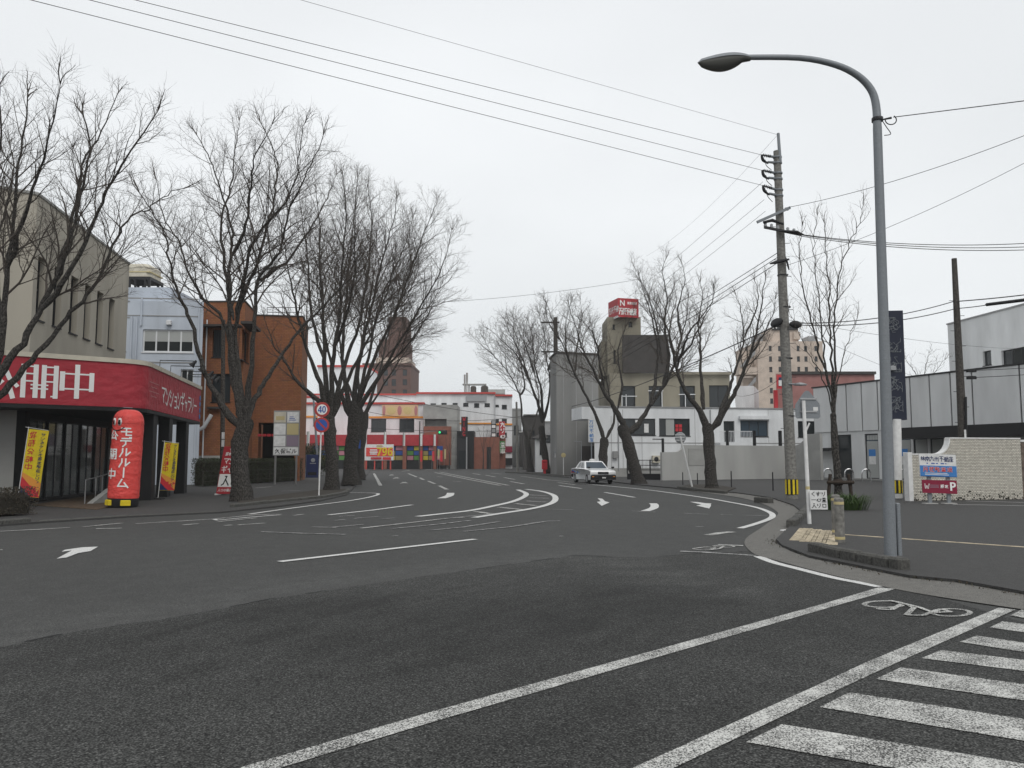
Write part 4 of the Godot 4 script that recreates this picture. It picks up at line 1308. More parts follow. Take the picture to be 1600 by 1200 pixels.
func inflatable() -> void:
	var foot: Vector3 = Vector3(-12.58, 0.017, -27)
	foot.y = 0.045
	var head: Vector3 = Vector3(-12.49, 3.204, -27)
	var t := thing("inflatable_tube", "coral red inflatable advertising tube with a smiling face and white lettering", "inflatable", foot)
	var up := (head - foot).normalized()
	var f := Transform3D(Basis(Vector3.RIGHT - up * up.x, up, Vector3(0.0, 0, 1)).orthonormalized(), Vector3.ZERO)
	f = f * Transform3D(Basis(Vector3.UP, 0.04), Vector3.ZERO)
	var high := (head - foot).length()
	var r := 0.47
	var b := MB.new()
	b.lathe([Vector2(0.40, 0.0), Vector2(0.46, 0.06), Vector2(0.46, 0.30)], f, 32)
	part(t, "base_skirt", b, M.black)
	var prof := [Vector2(0.46, 0.30), Vector2(0.475, 0.36)]
	for k in 12:
		prof.append(Vector2(r + 0.006 * sin(k * 2.1), 0.45 + (high - 0.9) * k / 11.0))
	for k in range(1, 10):
		var g := k * PI / 2 / 9
		prof.append(Vector2(r * pow(cos(g), 0.6) + 1e-4, high - 0.45 + 0.45 * sin(g)))
	var bb := MB.new()
	bb.lathe(prof, f, 40)
	var body := part(t, "body", bb, M.coral_vinyl)
	for y in [0.38, high - 0.45]:
		var seam := MB.new()
		seam.lathe([Vector2(r + 0.001, y - 0.012), Vector2(r + 0.012, y), Vector2(r + 0.001, y + 0.012)], f, 32)
		part(body, "seam", seam, M.coral_vinyl)
	var bend := func(e: Vector2, z: float) -> Vector3:
		var g := e.x / r
		return Vector3(sin(g) * (r + 0.014 + z), e.y, cos(g) * (r + 0.014 + z))
	spell(body, "モデルル｜ム", f, 0.29, Vector2(0, -1.12), 0.15, 0.15, M.white_print, 1.0, func(e: Vector2, z: float): return bend.call(e + Vector2(0.0, 2.28), z))
	spell(body, "公開中", f, 0.30, Vector2(0, -2.07), 0.13, 0.15, M.white_print, 1.0, func(e: Vector2, z: float): return bend.call(e + Vector2(-0.42, 2.18), z))
	for s in [-0.30, -0.08]:
		var g: float = s / r
		var at := Transform3D(Basis(Vector3.UP, g), Vector3(sin(g) * r, high - 0.42, cos(g) * r))
		var eye := MB.new()
		eye.lathe([Vector2(0.001, -0.13), Vector2(0.055, -0.1), Vector2(0.075, 0.0), Vector2(0.055, 0.1), Vector2(0.001, 0.13)], f * at * Transform3D(Basis.from_scale(Vector3(1, 1, 0.3)), Vector3(0, 0, 0.005)), 16)
		var e := part(body, "eye", eye, M.white_print)
		var pu := MB.new()
		pu.lathe([Vector2(0.001, -0.08), Vector2(0.035, -0.06), Vector2(0.045, 0.0), Vector2(0.035, 0.06), Vector2(0.001, 0.08)], f * at * Transform3D(Basis.from_scale(Vector3(1, 1, 0.3)), Vector3(-0.005, -0.01, 0.022)), 14)
		part(e, "pupil", pu, M.black)
		var lash := MB.new()
		for k in 3:
			lash.tube([f * at * Vector3(-0.05 + k * 0.05, 0.12, 0.01), f * at * Vector3(-0.09 + k * 0.085, 0.19, 0.012)], [0.008, 0.004], 4)
		part(e, "lashes", lash, M.black)
	var sm := MB.new()
	var pts := []
	var rs := []
	for k in 15:
		var x := (k / 14.0 - 0.5) * 2.0
		pts.append(f * (bend.call(Vector2(-0.17 + x * 0.25, high - 0.70 + 0.11 * x * x), 0.0)))
		rs.append(0.015)
	sm.tube(pts, rs, 5)
	part(body, "smile", sm, M.black)
	for g in [-0.75, 0.55]:
		var wb := MB.new()
		var p := f * Vector3(sin(g) * 0.45, 0.08, cos(g) * 0.45)
		wb.bevel_box(Vector3(-0.15, 0, -0.05), Vector3(0.15, 0.17, 0.07), 0.02, Transform3D(f.basis * Basis(Vector3.UP, g), p))
		part(t, "weight_bag", wb, M.yellow)


func banner(foot: Vector3, head: Vector3, wide: float, high: float, label: String, sd: int, turn := 0.15) -> void:
	# a tall cloth on a leaning pole with a short arm
	var t := thing("upright_banner", label, "banner", Vector3(foot.x, 0.045, foot.z))
	var up := (head - foot).normalized()
	var right := Vector3(cos(turn), 0, -sin(turn))
	right = (right - up * right.dot(up)).normalized()
	var f := Transform3D(Basis(right, up, right.cross(up)), Vector3(0, 0.1, 0))
	var pole := MB.new()
	pole.tube([f * Vector3(0, -0.15, 0), f * Vector3(0, high + 0.32, 0)], [0.014, 0.011], 6)
	pole.tube([f * Vector3(-0.1, high + 0.3, 0), f * Vector3(wide, high + 0.26, 0)], [0.008, 0.008], 5)
	part(t, "pole", pole, M.white)
	var base := MB.new()
	base.bevel_box(Vector3(-0.2, -0.06, -0.2), Vector3(0.2, 0.06, 0.2), 0.04)
	part(t, "foot", base, M.rubber)
	var wave := func(x: float, y: float, z := 0.0) -> Vector3: return f * Vector3(0.015 + x * wide, 0.25 + y * high, z + 0.03 * sin(x * 5.0 + y * 4.0 + sd) * x)
	var cb := MB.new()
	for a in 16:
		for k in 5:
			var q := [wave.call(k / 5.0, a / 16.0), wave.call((k + 1) / 5.0, a / 16.0), wave.call((k + 1) / 5.0, (a + 1) / 16.0), wave.call(k / 5.0, (a + 1) / 16.0)]
			cb.quad(q[0], q[1], q[2], q[3])
	var cloth := part(t, "cloth", cb, M.yellow)
	for s in [["navy", 0.0, 0.16, 0.0, 0.03], ["red_print", 0.16, 0.30, 0.0, 0.14], ["orange_trim", 0.30, 0.36, 0.12, 0.20]]:
		var pb := MB.new()
		for k in 5:
			var x0 := k / 5.0
			var x1 := (k + 1) / 5.0
			var lo0: float = maxf(0.005, s[1] - x0 * 0.14 * 2.0)
			var lo1: float = maxf(0.005, s[1] - x1 * 0.14 * 2.0)
			var hi0: float = maxf(0.01, s[2] - x0 * 0.14)
			var hi1: float = maxf(0.01, s[2] - x1 * 0.14)
			pb.quad(wave.call(x0, lo0, 0.004 + s[1] * 0.01), wave.call(x1, lo1, 0.004 + s[1] * 0.01), wave.call(x1, hi1, 0.004 + s[1] * 0.01), wave.call(x0, hi0, 0.004 + s[1] * 0.01))
		part(cloth, "printed_foot", pb, M[s[0]])
	spell(cloth, "好評分譲中", f, 0.2, Vector2(0, -0.118 * high / 0.2), 0.12, 0.13, M.red_print, 0.95, func(e: Vector2, z: float): return f.affine_inverse() * wave.call(0.1 + e.x / wide, 0.87 + e.y / high, 0.007 + z))
	spell(cloth, "サンネクシオ都城駅前レジデンス", f, 0.105, Vector2(0, -0.06 * high / 0.105), 0.13, 0.14, M.navy, 1.1, func(e: Vector2, z: float): return f.affine_inverse() * wave.call(0.68 + e.x / wide, 0.91 + e.y / high, 0.007 + z))


func left_buildings() -> void:
	# pale blue office behind the show room
	var t := thing("blue_office", "pale blue rendered office with a wide four pane window and rooftop tank stand behind", "building")
	var w := [Vector2(-25.01, -50), Vector2(-19.08, -50.6)]
	var wide: Array = [[2.406, 8.11, 5.436, 9.517]][0]
	var slim: Array = [[1.028, 8.134, 1.44, 9.751]][0]
	var low: Array = [[4.733, 6.171, 5.491, 7.077]][0]
	var b := MB.new()
	facade(b, w[0], w[1], 0.0, 11.274, [wide, slim, low], 0.22)
	facade(b, w[1], w[1] + Vector2(-3.8, -9), 0.0, 11.274)
	facade(b, w[0] + Vector2(0, -9), w[0], 0.0, 11.274)
	b.slab(PackedVector2Array([w[0], w[1], w[1] + Vector2(-3.8, -9), w[0] + Vector2(0, -9)]), 11.235, 11.243, false)
	part(t, "wall", b, M.blue_wall)
	var u := MB.new()
	u.box(Vector3(-28.02, 9, -62), Vector3(-22.94, 13.12, -55))
	part(t, "roof_room", u, M.blue_wall)
	var wo := window(t, w[0], w[1], wide, 4, M.window_white, M.glass_dark, 0.09, 0.12, 1, M.blind, 0.52)
	window(t, w[0], w[1], slim, 1, M.dark_metal, M.glass_dark, 0.05, 0.12, 2)
	window(t, w[0], w[1], low, 2, M.window_white, M.glass_dark, 0.06, 0.12)
	var f := wall_frame(w[0], w[1])
	for h in [[1.456, 11.391, 5.636, 11.443], [1.197, 10.336, 5.671, 10.364], [1.314, 7.454, 5.766, 7.493], [1.16, 11.202, 1.575, 11.241], [1.202, 10.19, 1.615, 10.229]]:
		var jb := MB.new()
		jb.box(Vector3(h[0], h[1], 0.0), Vector3(h[2], h[3] + 0.03, 0.03), f)
		part(t, "band", jb, M.roof_grey)
	for h in [[2.242, 9.73, 2.355, 11.438], [2.005, 7.594, 2.118, 10.28], [1.704, 7.591, 1.76, 10.274], [5.669, 1.487, 5.764, 11.463]]:
		var pb := MB.new()
		pb.tube([f * Vector3(h[0] + 0.06, h[1], 0.09), f * Vector3(h[0] + 0.06, h[3], 0.09)], [0.055, 0.055], 8)
		part(t, "downpipe", pb, M.blue_wall)
	var v := MB.new()
	var vh: Array = [[3.819, 9.796, 4.123, 10.075]][0]
	v.bevel_box(Vector3(vh[0], vh[1], 0.0), Vector3(vh[2], vh[3], 0.28), 0.04, f)
	part(t, "vent_hood", v, M.window_white)
	# water tank on its stand
	var tank := thing("water_tank", "cream water tank on a dark steel stand above the pale blue office", "tank")
	var d := 60.0
	var tb := MB.new()
	tb.bevel_box(Vector3(-28.76, 14.98, -d - 2.2), Vector3(-26.69, 15.98, -d), 0.25)
	part(tank, "tank", tb, M.cream)
	var band := MB.new()
	band.box(Vector3(-28.8, 15.29, -d - 2.22), Vector3(-26.63, 15.36, -d + 0.03))
	part(tank, "rib", band, M.tan)
	var deck := MB.new()
	deck.box(Vector3(-28.78, 14.74, -d - 2.3), Vector3(-26.61, 14.96, -d + 0.06))
	part(tank, "deck", deck, M.dark_metal)
	for x in [-28.49, -28.11, -27.69, -26.98, -26.67]:
		for z in [-d + 0.02, -d - 2.2]:
			var lb := MB.new()
			lb.box(Vector3(x - 0.07, 14.02 - 1.2, z - 0.07), Vector3(x + 0.07, 14.78, z + 0.07))
			part(tank, "leg", lb, M.dark_metal)
	# brick building
	var k := thing("brick_building", "orange brown brick building with corner windows and a dark open ground floor", "building")
	var f1 := [Vector2(-20.41, -54), Vector2(-17.62, -54)]
	var f2 := [Vector2(-17.62, -54), Vector2(-18.26, -58.3)]
	var f3 := [Vector2(-18.26, -58.3), Vector2(-15.05, -58.9)]
	var f4 := [Vector2(-15.05, -58.9), Vector2(-15.91, -64)]
	var h1 := [[0.709, 8.258, 1.341, 10.083], [0.721, 5.31, 1.978, 7.16]]
	var h2 := [[-0.751, 8.041, 1.815, 10.049]]
	var port: Array = [[-0.014, 1.649, 3.194, 4.219]][0]
	port = [0.4, 0.0, port[2] - 0.3, 4.15]
	var kb := MB.new()
	var y1 := 11.92
	facade(kb, f1[0], f1[1], 0, y1, h1, 0.3)
	facade(kb, f2[0], f2[1], 0, y1, h2, 0.3)
	facade(kb, f3[0], f3[1], 0, y1 - 0.15, [port], 1.8)
	facade(kb, f4[0], f4[1], 0, y1 - 0.15)
	facade(kb, f1[0] + Vector2(0, -14), f1[0], 0, y1)
	kb.slab(PackedVector2Array([f1[0], f1[1], f2[1], f3[1], f4[1], Vector2(f1[0].x, -70)]), y1 - 0.5, y1 - 0.45, false)
	part(k, "wall", kb, M.brick)
	var cap := MB.new()
	for s in [[f1, 0.0], [f2, 0.0], [f3, 0.15], [f4, 0.15]]:
		var p: Array = s[0]
		cap.box(Vector3(-0.03, y1 - s[1], -0.3), Vector3((p[1] - p[0]).length() + 0.03, y1 + 0.09 - s[1], 0.05), wall_frame(p[0], p[1]))
	part(k, "parapet_cap", cap, M.dark_wall)
	for h in h1:
		window(k, f1[0], f1[1], h, 2, M.dark_metal, M.glass_dark, 0.06, 0.2)
	for h in h2:
		window(k, f2[0], f2[1], h, 2, M.dark_metal, M.glass_dark, 0.06, 0.2)
	for s in [[f1, [[0.167, 10.211, 2.655, 10.339]][0]], [f2, [[-1.425, 10.267, 2.229, 10.434]][0]]]:
		var h: Array = s[1]
		panel(k, "window_hood", s[0][0], s[0][1], h, -0.02, 0.7, M.dark_wall)
	var sill: Array = [[0.597, 4.85, 1.684, 4.975]][0]
	panel(k, "ledge", f1[0], f1[1], sill, -0.02, 0.35, M.dark_wall)
	var base: Array = [[0, 1.396, 2.785, 1.81]][0]
	panel(k, "plinth", f1[0], f1[1], [base[0], base[1], base[2], base[3]], 0.0, 0.06, M.concrete)
	var hole := MB.new()
	hole.box(Vector3(0.2, 0.05, -5.0), Vector3(port[2] + 0.2, 4.4, -4.8), wall_frame(f3[0], f3[1]))
	hole.box(Vector3(0.2, 4.18, -4.8), Vector3(port[2] + 0.2, 4.4, -1.8), wall_frame(f3[0], f3[1]))
	part(k, "carport_lining", hole, M.inside)
	var pipe := MB.new()
	var pf := wall_frame(f1[0], f1[1])
	pipe.tube([pf * Vector3(0.35, 0.2, 0.12), pf * Vector3(0.35, 10.723, 0.12)], [0.05, 0.05], 8)
	part(k, "downpipe", pipe, M.window_white)
	var flue := MB.new()
	flue.tube([Vector3(-20.28, 3.454, -53.5), Vector3(-19.88, 3.616, -53.4), Vector3(-19.49, 4.276, -53.4), Vector3(-19.41, 4.441, -53.4)], [0.13, 0.13, 0.13, 0.13], 8)
	part(k, "flue", flue, M.window_white)
	var rail := MB.new()
	for s in 7:
		var x := lerpf(f3[0].x + 0.3, f3[1].x - 0.4, s / 6.0)
		rail.box(Vector3(x, y1 - 0.2, -60.0), Vector3(x + 0.03, y1 + 0.75, -59.97))
	rail.box(Vector3(f3[0].x + 0.3, y1 + 0.72, -60.0), Vector3(f3[1].x - 0.4, y1 + 0.76, -59.965))
	rail.box(Vector3(f3[0].x + 0.3, y1 + 0.36, -60.0), Vector3(f3[1].x - 0.4, y1 + 0.40, -59.965))
	part(k, "roof_rail", rail, M.dark_metal)
	# tenants' board
	var s := thing("tenant_board", "tall pale tenant board with six panels and black lettering before the brick building", "sign")
	var d2 := 51.0
	var sb := MB.new()
	var x0 := -14.68
	var x1 := -13.09
	sb.box(Vector3(x0, 1.799, -d2 - 0.12), Vector3(x1, 4.57, -d2))
	part(s, "case", sb, M.roof_grey)
	var xm := (x0 + x1) / 2
	var rows := [4.511, 3.801, 3.053, 2.347, 1.838]
	for a in 3:
		for e in 2:
			var pb := MB.new()
			pb.box(Vector3((x0 if e == 0 else xm) + 0.04, rows[a + 1] + 0.03, -d2 + 0.002), Vector3((xm if e == 0 else x1) - 0.04, rows[a] - 0.03, -d2 + 0.02))
			part(s, "panel", pb, [[M.cream, M.white], [M.white, M.tan], [M.white, M.plum]][a][e])
	var nb := MB.new()
	nb.box(Vector3(x0 + 0.04, rows[4] + 0.02, -d2 + 0.002), Vector3(x1 - 0.04, rows[3] - 0.03, -d2 + 0.02))
	var name_panel := part(s, "name_panel", nb, M.white)
	spell(name_panel, "久保ビル", Transform3D(Basis(), Vector3(x0 + 0.14, rows[4] + 0.1, -d2 + 0.024)), 0.27, Vector2(1.28, 0), 0.13, 0.14, M.black)
	var small := MB.new()
	small.box(Vector3(x0 + 0.15, rows[1] + 0.18, -d2 + 0.022), Vector3(xm - 0.12, rows[1] + 0.42, -d2 + 0.028))
	part(s, "small_print", small, M.tan)
	var s2 := MB.new()
	for e in 3:
		s2.box(Vector3(xm + 0.15 + e * 0.02, rows[1] + 0.16 + e * 0.1, -d2 + 0.022), Vector3(x1 - 0.2 - e * 0.08, rows[1] + 0.2 + e * 0.1, -d2 + 0.026))
	part(s, "small_print", s2, M.sign_blue)
	for x in [x0 + 0.1, x1 - 0.2]:
		var lb := MB.new()
		lb.box(Vector3(x, 0, -d2 - 0.1), Vector3(x + 0.1, 1.799, -d2 - 0.02))
		part(s, "post", lb, M.steel)
	var tape := MB.new()
	for e in 4:
		tape.box(Vector3(-17.52 + e * 0.32, 3.142, -57.2), Vector3(-17.52 + e * 0.32 + 0.24, 3.318, -57.16))
	tape.box(Vector3(-17.57, 3.208, -57.24), Vector3(-16.51, 3.252, -57.2))
	single("notice_strip", tape, M.red_board, "row of small red and white notices hung in the dark carport", "sign")


# ------------------------------------------------------------------ the end of the street
func block(parent: Node, called: String, r: Array, d: float, deep: float, m: Material) -> MeshInstance3D:
	var b := MB.new()
	b.box(Vector3(r[0], r[1], -d - deep), Vector3(r[2], r[3], -d))
	return part(parent, called, b, m)


func front(r: Array, d: float) -> Array:
	return [Vector2(r[0], -d), Vector2(r[2], -d)]


func body(parent: Node, r: Array, d: float, deep: float, m: Material, holes := [], skew := 0.0) -> void:
	# a block whose front has openings, given as rectangles in x and y
	var b := MB.new()
	var hs := []
	for h in holes:
		hs.append([h[0] - r[0], h[1], h[2] - r[0], h[3]])
	facade(b, Vector2(r[0], -d), Vector2(r[2], -d), r[1], r[3], hs, 0.35)
	var b0 := Vector2(r[0] + skew, -d - deep)
	var b1 := Vector2(r[2] + skew, -d - deep)
	facade(b, Vector2(r[2], -d), b1, r[1], r[3])
	facade(b, b1, b0, r[1], r[3])
	facade(b, b0, Vector2(r[0], -d), r[1], r[3])
	b.slab(PackedVector2Array([Vector2(r[0], -d), Vector2(r[2], -d), b1, b0]), r[3] - 0.06, r[3] - 0.05, false)
	part(parent, "wall", b, m)
	for h in hs:
		window(parent, Vector2(r[0], -d), Vector2(r[2], -d), h, 2 if h[2] - h[0] > 1.6 else 1, M.dark_metal, M.glass_dark, 0.08, 0.25)


func far_buildings() -> void:
	# long white game hall
	var t := thing("game_hall", "long white hall with red roof trim, orange bands and square windows at the street end", "building")
	var br := [-43.37, -0.269, -2.816, 12.67]
	var holes := []
	for r in [[-13.9, 10.505, -12.99, 11.046], [-12.06, 10.529, -11.151, 11.12], [-10.144, 10.529, -9.284, 11.12], [-8.326, 10.529, -7.442, 11.12], [-6.459, 10.357, -5.599, 11.071], [-4.691, 10.456, -3.782, 11.071]]:
		holes.append(r)
	br[1] = 0.0
	body(t, br, 141.0, 30.0, M.white_wall, holes)
	var rr := [-2.805, -0.262, 0.025, 12.34]
	rr[1] = 0.0
	body(t, rr, 140.5, 24.0, M.white_wall, [[-2.814, 10.4, -2.226, 10.767], [-1.736, 10.032, -0.88, 10.767], [-2.785, 7.733, -2.223, 8.368], [-1.734, 7.659, -0.879, 8.368], [-2.634, 5.318, -2.219, 6.049], [-1.731, 5.245, -0.877, 6.049]])
	block(t, "roof_trim", [-16.33, 12.64, -2.819, 12.94], 140.6, 2.0, M.red_trim)
	block(t, "roof_trim", [-43.43, 12.44, -16.33, 12.69], 140.6, 2.0, M.red_trim)
	block(t, "roof_trim", [-2.858, 12.21, 0.074, 12.5], 140.1, 2.0, M.red_trim)
	block(t, "orange_band", [-9.326, 7.501, -2.814, 7.746], 140.8, 0.15, M.orange_trim)
	block(t, "orange_band", [-2.779, 7.309, 0.05, 7.578], 140.3, 0.15, M.orange_trim)
	block(t, "roof_sign", [-7.872, 11.37, -4.316, 12.26], 140.7, 0.2, M.porcelain)
	block(t, "maroon_panel", [-1.117, 2.715, 0.025, 3.733], 140.2, 0.25, M.maroon)
	block(t, "dark_plinth", [-6.451, 0.539, 0.025, 1.747], 140.1, 0.3, M.black)
	# left wing in front of it
	var wing := [-40.88, 0.5, -14.5, 10.854]
	wing[1] = 0.0
	body(t, wing, 136.0, 4.9, M.white_wall, [[-23.14, 6.001, -20.66, 8.151], [-18.51, 6.001, -16.05, 8.151], [-32.66, 6.969, -31.95, 8.341]])
	block(t, "roof_trim", [-40.93, 10.549, -14.42, 10.881], 135.7, 1.5, M.red_trim)
	block(t, "roof_trim", [-41.35, 11.735, -32.27, 11.975], 137.0, 1.5, M.red_trim)
	block(t, "orange_band", [-23.52, 8.262, -14.56, 8.57], 135.85, 0.12, M.orange_trim)
	block(t, "orange_band", [-40.91, 8.357, -31.93, 8.664], 135.85, 0.12, M.orange_trim)
	var mural := block(t, "wall_picture", [-21.3, 8.614, -15.46, 10.461], 135.8, 0.15, M.mural_peach)
	for s in [[[-20.58, 8.845, -19.04, 10.146], "mural_yellow"], [[-17.86, 8.845, -16.44, 10.146], "mural_yellow"], [[-18.81, 8.727, -18.1, 10.312], "mural_pink"], [[-21.24, 8.656, -20.77, 10.407], "mural_pink"], [[-16.04, 8.656, -15.52, 10.359], "mural_pink"]]:
		var q: Array = s[0]
		var o := MB.new()
		o.lathe([Vector2(0.5, 0), Vector2(0.5, 0.03), Vector2(0.0, 0.031)], Transform3D(Basis(Vector3(q[2] - q[0], 0, 0), Vector3(0, 0, 1), Vector3(0, -(q[3] - q[1]), 0)), Vector3((q[0] + q[2]) / 2, (q[1] + q[3]) / 2, -135.79)), 12)
		part(mural, "painted_shape", o, M[s[1]])
	# grey portal with a brick reveal
	var gp := [-14.38, 0.516, -8.887, 10.343]
	gp[1] = 0.0
	var pb := MB.new()
	var ph := [-14.3, 0.516, -10.578, 8.055]
	facade(pb, front(gp, 134.0)[0], front(gp, 134.0)[1], 0, gp[3], [[0.3, 0.0, ph[2] - gp[0], ph[3]]], 1.2)
	facade(pb, Vector2(gp[2], -134), Vector2(gp[2], -141), 0, gp[3])
	facade(pb, Vector2(gp[0], -141), Vector2(gp[0], -134), 0, gp[3])
	pb.slab(PackedVector2Array([Vector2(gp[0], -134), Vector2(gp[2], -134), Vector2(gp[2], -141), Vector2(gp[0], -141)]), gp[3] - 0.1, gp[3] - 0.02, false)
	part(t, "grey_portal", pb, M.concrete)
	block(t, "portal_back", [gp[0], 0.0, gp[2] - 0.1, gp[3] - 0.3], 135.3, 0.2, M.concrete)
	block(t, "brick_front", [-14.23, 0.588, -9.8, 6.828], 133.6, 0.35, M.brown_tile)
	var ent := [-8.831, 0.593, -6.11, 6.042]
	ent[1] = 0.0
	block(t, "black_entrance", ent, 133.0, 6.0, M.black)
	var step := [-8.802, 0.596, -7.239, 5.224]
	step[1] = 0.0
	block(t, "black_porch", step, 132.6, 0.4, M.dark_metal)
	var dg := [-8.514, 0.597, -7.366, 2.928]
	dg[1] = 0.0
	block(t, "entrance_glass", dg, 132.5, 0.08, M.glass_dark)
	var tile := [-6.127, 0.59, -2.057, 5.107]
	tile[1] = 0.0
	block(t, "brown_front", tile, 133.4, 6.0, M.brown_tile)
	var t2 := [-2.201, 0.543, -1.088, 5.536]
	t2[1] = 0.0
	block(t, "brown_front", t2, 139.6, 0.6, M.brown_tile)
	var dd := [-4.065, 0.59, -3.372, 3.513]
	dd[1] = 0.0
	block(t, "door", dd, 133.35, 0.1, M.black)
	# red frontage: columns, red sheets, coloured blocks
	var names := ["block_blue", "block_red", "block_green", "block_blue", "block_pink", "block_yellow", "block_blue", "block_green", "block_olive", "block_pink", "block_yellow", "block_green"]
	var cols := [[-32.45, 0.382, -31.64, 5.816], [-23.3, 0.382, -22.85, 5.907], [-20.23, 0.382, -19.74, 5.816], [-17.24, 0.382, -16.67, 5.703], [-14.51, 0.382, -14.12, 5.589], [-12.4, 0.382, -11.944, 5.407]]
	var red := [-39.44, 3.688, -11.871, 5.416]
	block(t, "red_sheet", red, 131.3, 4.6, M.red_board)
	var plinth := [-39.37, 0.379, -11.85, 1.375]
	plinth[1] = 0.0
	block(t, "dark_plinth", plinth, 131.4, 4.4, M.black)
	var back := [-39.58, 0.373, -11.913, 3.699]
	back[1] = 0.0
	block(t, "back_wall", back, 132.0, 3.9, M.dark_wall)
	var k := 0
	for c in cols:
		block(t, "column", [c[0], 0.0, c[2], red[1] - 0.05], 131.0, 0.5, M.brown_tile)
		var top := block(t, "column_head", [c[0] + 0.35, red[1] - 0.04, c[2] - 0.35, c[3]], 130.9, 0.5, M.white)
		block(top, "column_side", [c[0], red[1] - 0.05, c[0] + 0.34, c[3] + 0.1], 131.0, 0.5, M.concrete)
	for c in cols.size():
		var x0: float = cols[c][2]
		var x1: float = cols[c + 1][0] if c + 1 < cols.size() else x0 + 1.0
		var n := int((x1 - x0) / 0.85)
		if c == 0:
			n = int((x1 - x0) / 1.0)
		for a in n:
			for e in 3:
				var w := (x1 - x0) / n
				var h: float = (red[1] - plinth[3]) / 3.0
				k += 1
				block(t, "coloured_block", [x0 + a * w + 0.06, plinth[3] + e * h + 0.06, x0 + (a + 1) * w - 0.06, plinth[3] + (e + 1) * h - 0.06], 131.7, 0.25, M[names[(k * 7 + e * 3 + a) % 12]])
	# upright sign WING
	var ws := thing("neon_letter_sign", "tall black upright sign reading WING in red letters", "sign")
	var wr := [-8.109, 5.076, -7.076, 8.313]
	block(ws, "board", wr, 132.2, 0.35, M.black)
	for e in 4:
		var lb := MB.new()
		var hh: float = (wr[3] - wr[1]) / 4.2
		write(lb, "WING"[e], Transform3D(Basis(), Vector3(wr[0] + 0.22, wr[3] - hh * (e + 1) * 1.02 + 0.1, -132.18)), hh * 0.8, Vector2.ZERO, 0.13, 0.14, 0.72)
		part(ws, "letter", lb, M.red_print)
	var wpost := MB.new()
	wpost.box(Vector3(wr[2] - 0.25, 0, -132.5), Vector3(wr[2] - 0.05, wr[1], -132.3))
	part(ws, "post", wpost, M.steel)
	# upright shop signs on the right
	var s1 := thing("frame_sign", "pale upright sign in a steel frame on the white hall", "sign")
	var q1 := [-3.501, 5.254, -2.656, 8.054]
	block(s1, "frame", q1, 139.0, 0.3, M.dark_metal)
	for e in 4:
		var hh: float = (q1[3] - q1[1]) / 4
		block(s1, "panel", [q1[0] + 0.12, q1[1] + hh * e + 0.1, q1[2] - 0.12, q1[1] + hh * (e + 1) - 0.1], 138.96, 0.04, M.porcelain if e % 2 else M.white)
	var s2 := thing("red_upright_sign", "red upright sign with white characters on the white hall", "sign")
	var q2 := [-2.173, 5.471, -1.183, 7.861]
	block(s2, "board", q2, 139.0, 0.3, M.red_board)
	var rb := MB.new()
	for e in 3:
		write(rb, "九り心"[e], Transform3D(Basis(), Vector3(q2[0] + 0.25, q2[3] - 0.95 - e * 0.95, -138.96)), 0.75, Vector2.ZERO, 0.15, 0.17)
	part(s2, "lettering", rb, M.white_print).set_meta("kind", "stuff")
	var s3 := thing("green_shop_sign", "green board with pale characters below the red upright sign", "sign")
	var q3 := [-2.141, 2.704, -1.203, 4.552]
	block(s3, "board", q3, 138.8, 0.3, M.sign_green)
	var gb := MB.new()
	for e in 2:
		write(gb, "堂車"[e], Transform3D(Basis(), Vector3(q3[0] + 0.2, q3[3] - 1.05 - e * 1.0, -138.76)), 0.8, Vector2.ZERO, 0.1, 0.12)
	part(s3, "lettering", gb, M.white_print).set_meta("kind", "stuff")
	# roof plant
	var rp := thing("roof_plant", "rooftop boilers with two flues, grey tanks and a steel frame on the white hall", "machinery")
	for s in [[-8.514, 13.32, -8.259, 16.49], [-8.132, 13.32, -7.826, 16.8]]:
		var fl := MB.new()
		var x: float = (s[0] + s[2]) / 2
		var rad: float = (s[2] - s[0]) / 2
		fl.lathe([Vector2(rad * 0.8, 9.0), Vector2(rad * 0.8, s[3] - 2.0), Vector2(rad * 1.2, s[3] - 1.6), Vector2(rad * 1.2, s[3]), Vector2(0, s[3])], Transform3D(Basis(), Vector3(x, 0, -146)), 10)
		part(rp, "flue", fl, M.concrete)
	for s in [[-7.312, 13.14, -6.274, 14.41], [-5.465, 13.14, -4.174, 14.46]]:
		var tk := MB.new()
		var rad: float = (s[2] - s[0]) / 2
		tk.lathe([Vector2(rad, 9.0), Vector2(rad, s[3] - 0.35), Vector2(rad * 0.8, s[3] - 0.1), Vector2(0.0, s[3])], Transform3D(Basis(), Vector3((s[0] + s[2]) / 2, 0, -145)), 16)
		part(rp, "tank", tk, M.dark_pole)
	var fr := [-8.828, 14.74, -4.593, 14.95]
	block(rp, "frame", fr, 147.0, 1.5, M.concrete)
	for x in [fr[0] + 0.3, fr[0] + 1.0, fr[2] - 0.4]:
		var lb := MB.new()
		lb.box(Vector3(x, 9, -148), Vector3(x + 0.25, fr[1], -147.7))
		part(rp, "frame_leg", lb, M.concrete)
	block(rp, "plant_room", [-4.285, 13.27, -1.264, 14.03], 148.0, 4.0, M.concrete)
	# price board
	var pbd := thing("price_billboard", "white and orange roadside billboard with a large yellow 796 on red posts", "billboard")
	var br2 := [-21.98, 1.388, -17.69, 3.765]
	block(pbd, "board", br2, 124.0, 0.25, M.white)
	var fld := block(pbd, "orange_field", [-21.76, 1.986, -17.79, 3.271], 123.95, 0.04, M.coral_vinyl)
	latin(fld, "numerals", "796", Transform3D(Basis(), Vector3(-18.99, 2.653, -123.9)), 1.25, M.yellow, true, 0.85, 0.04)
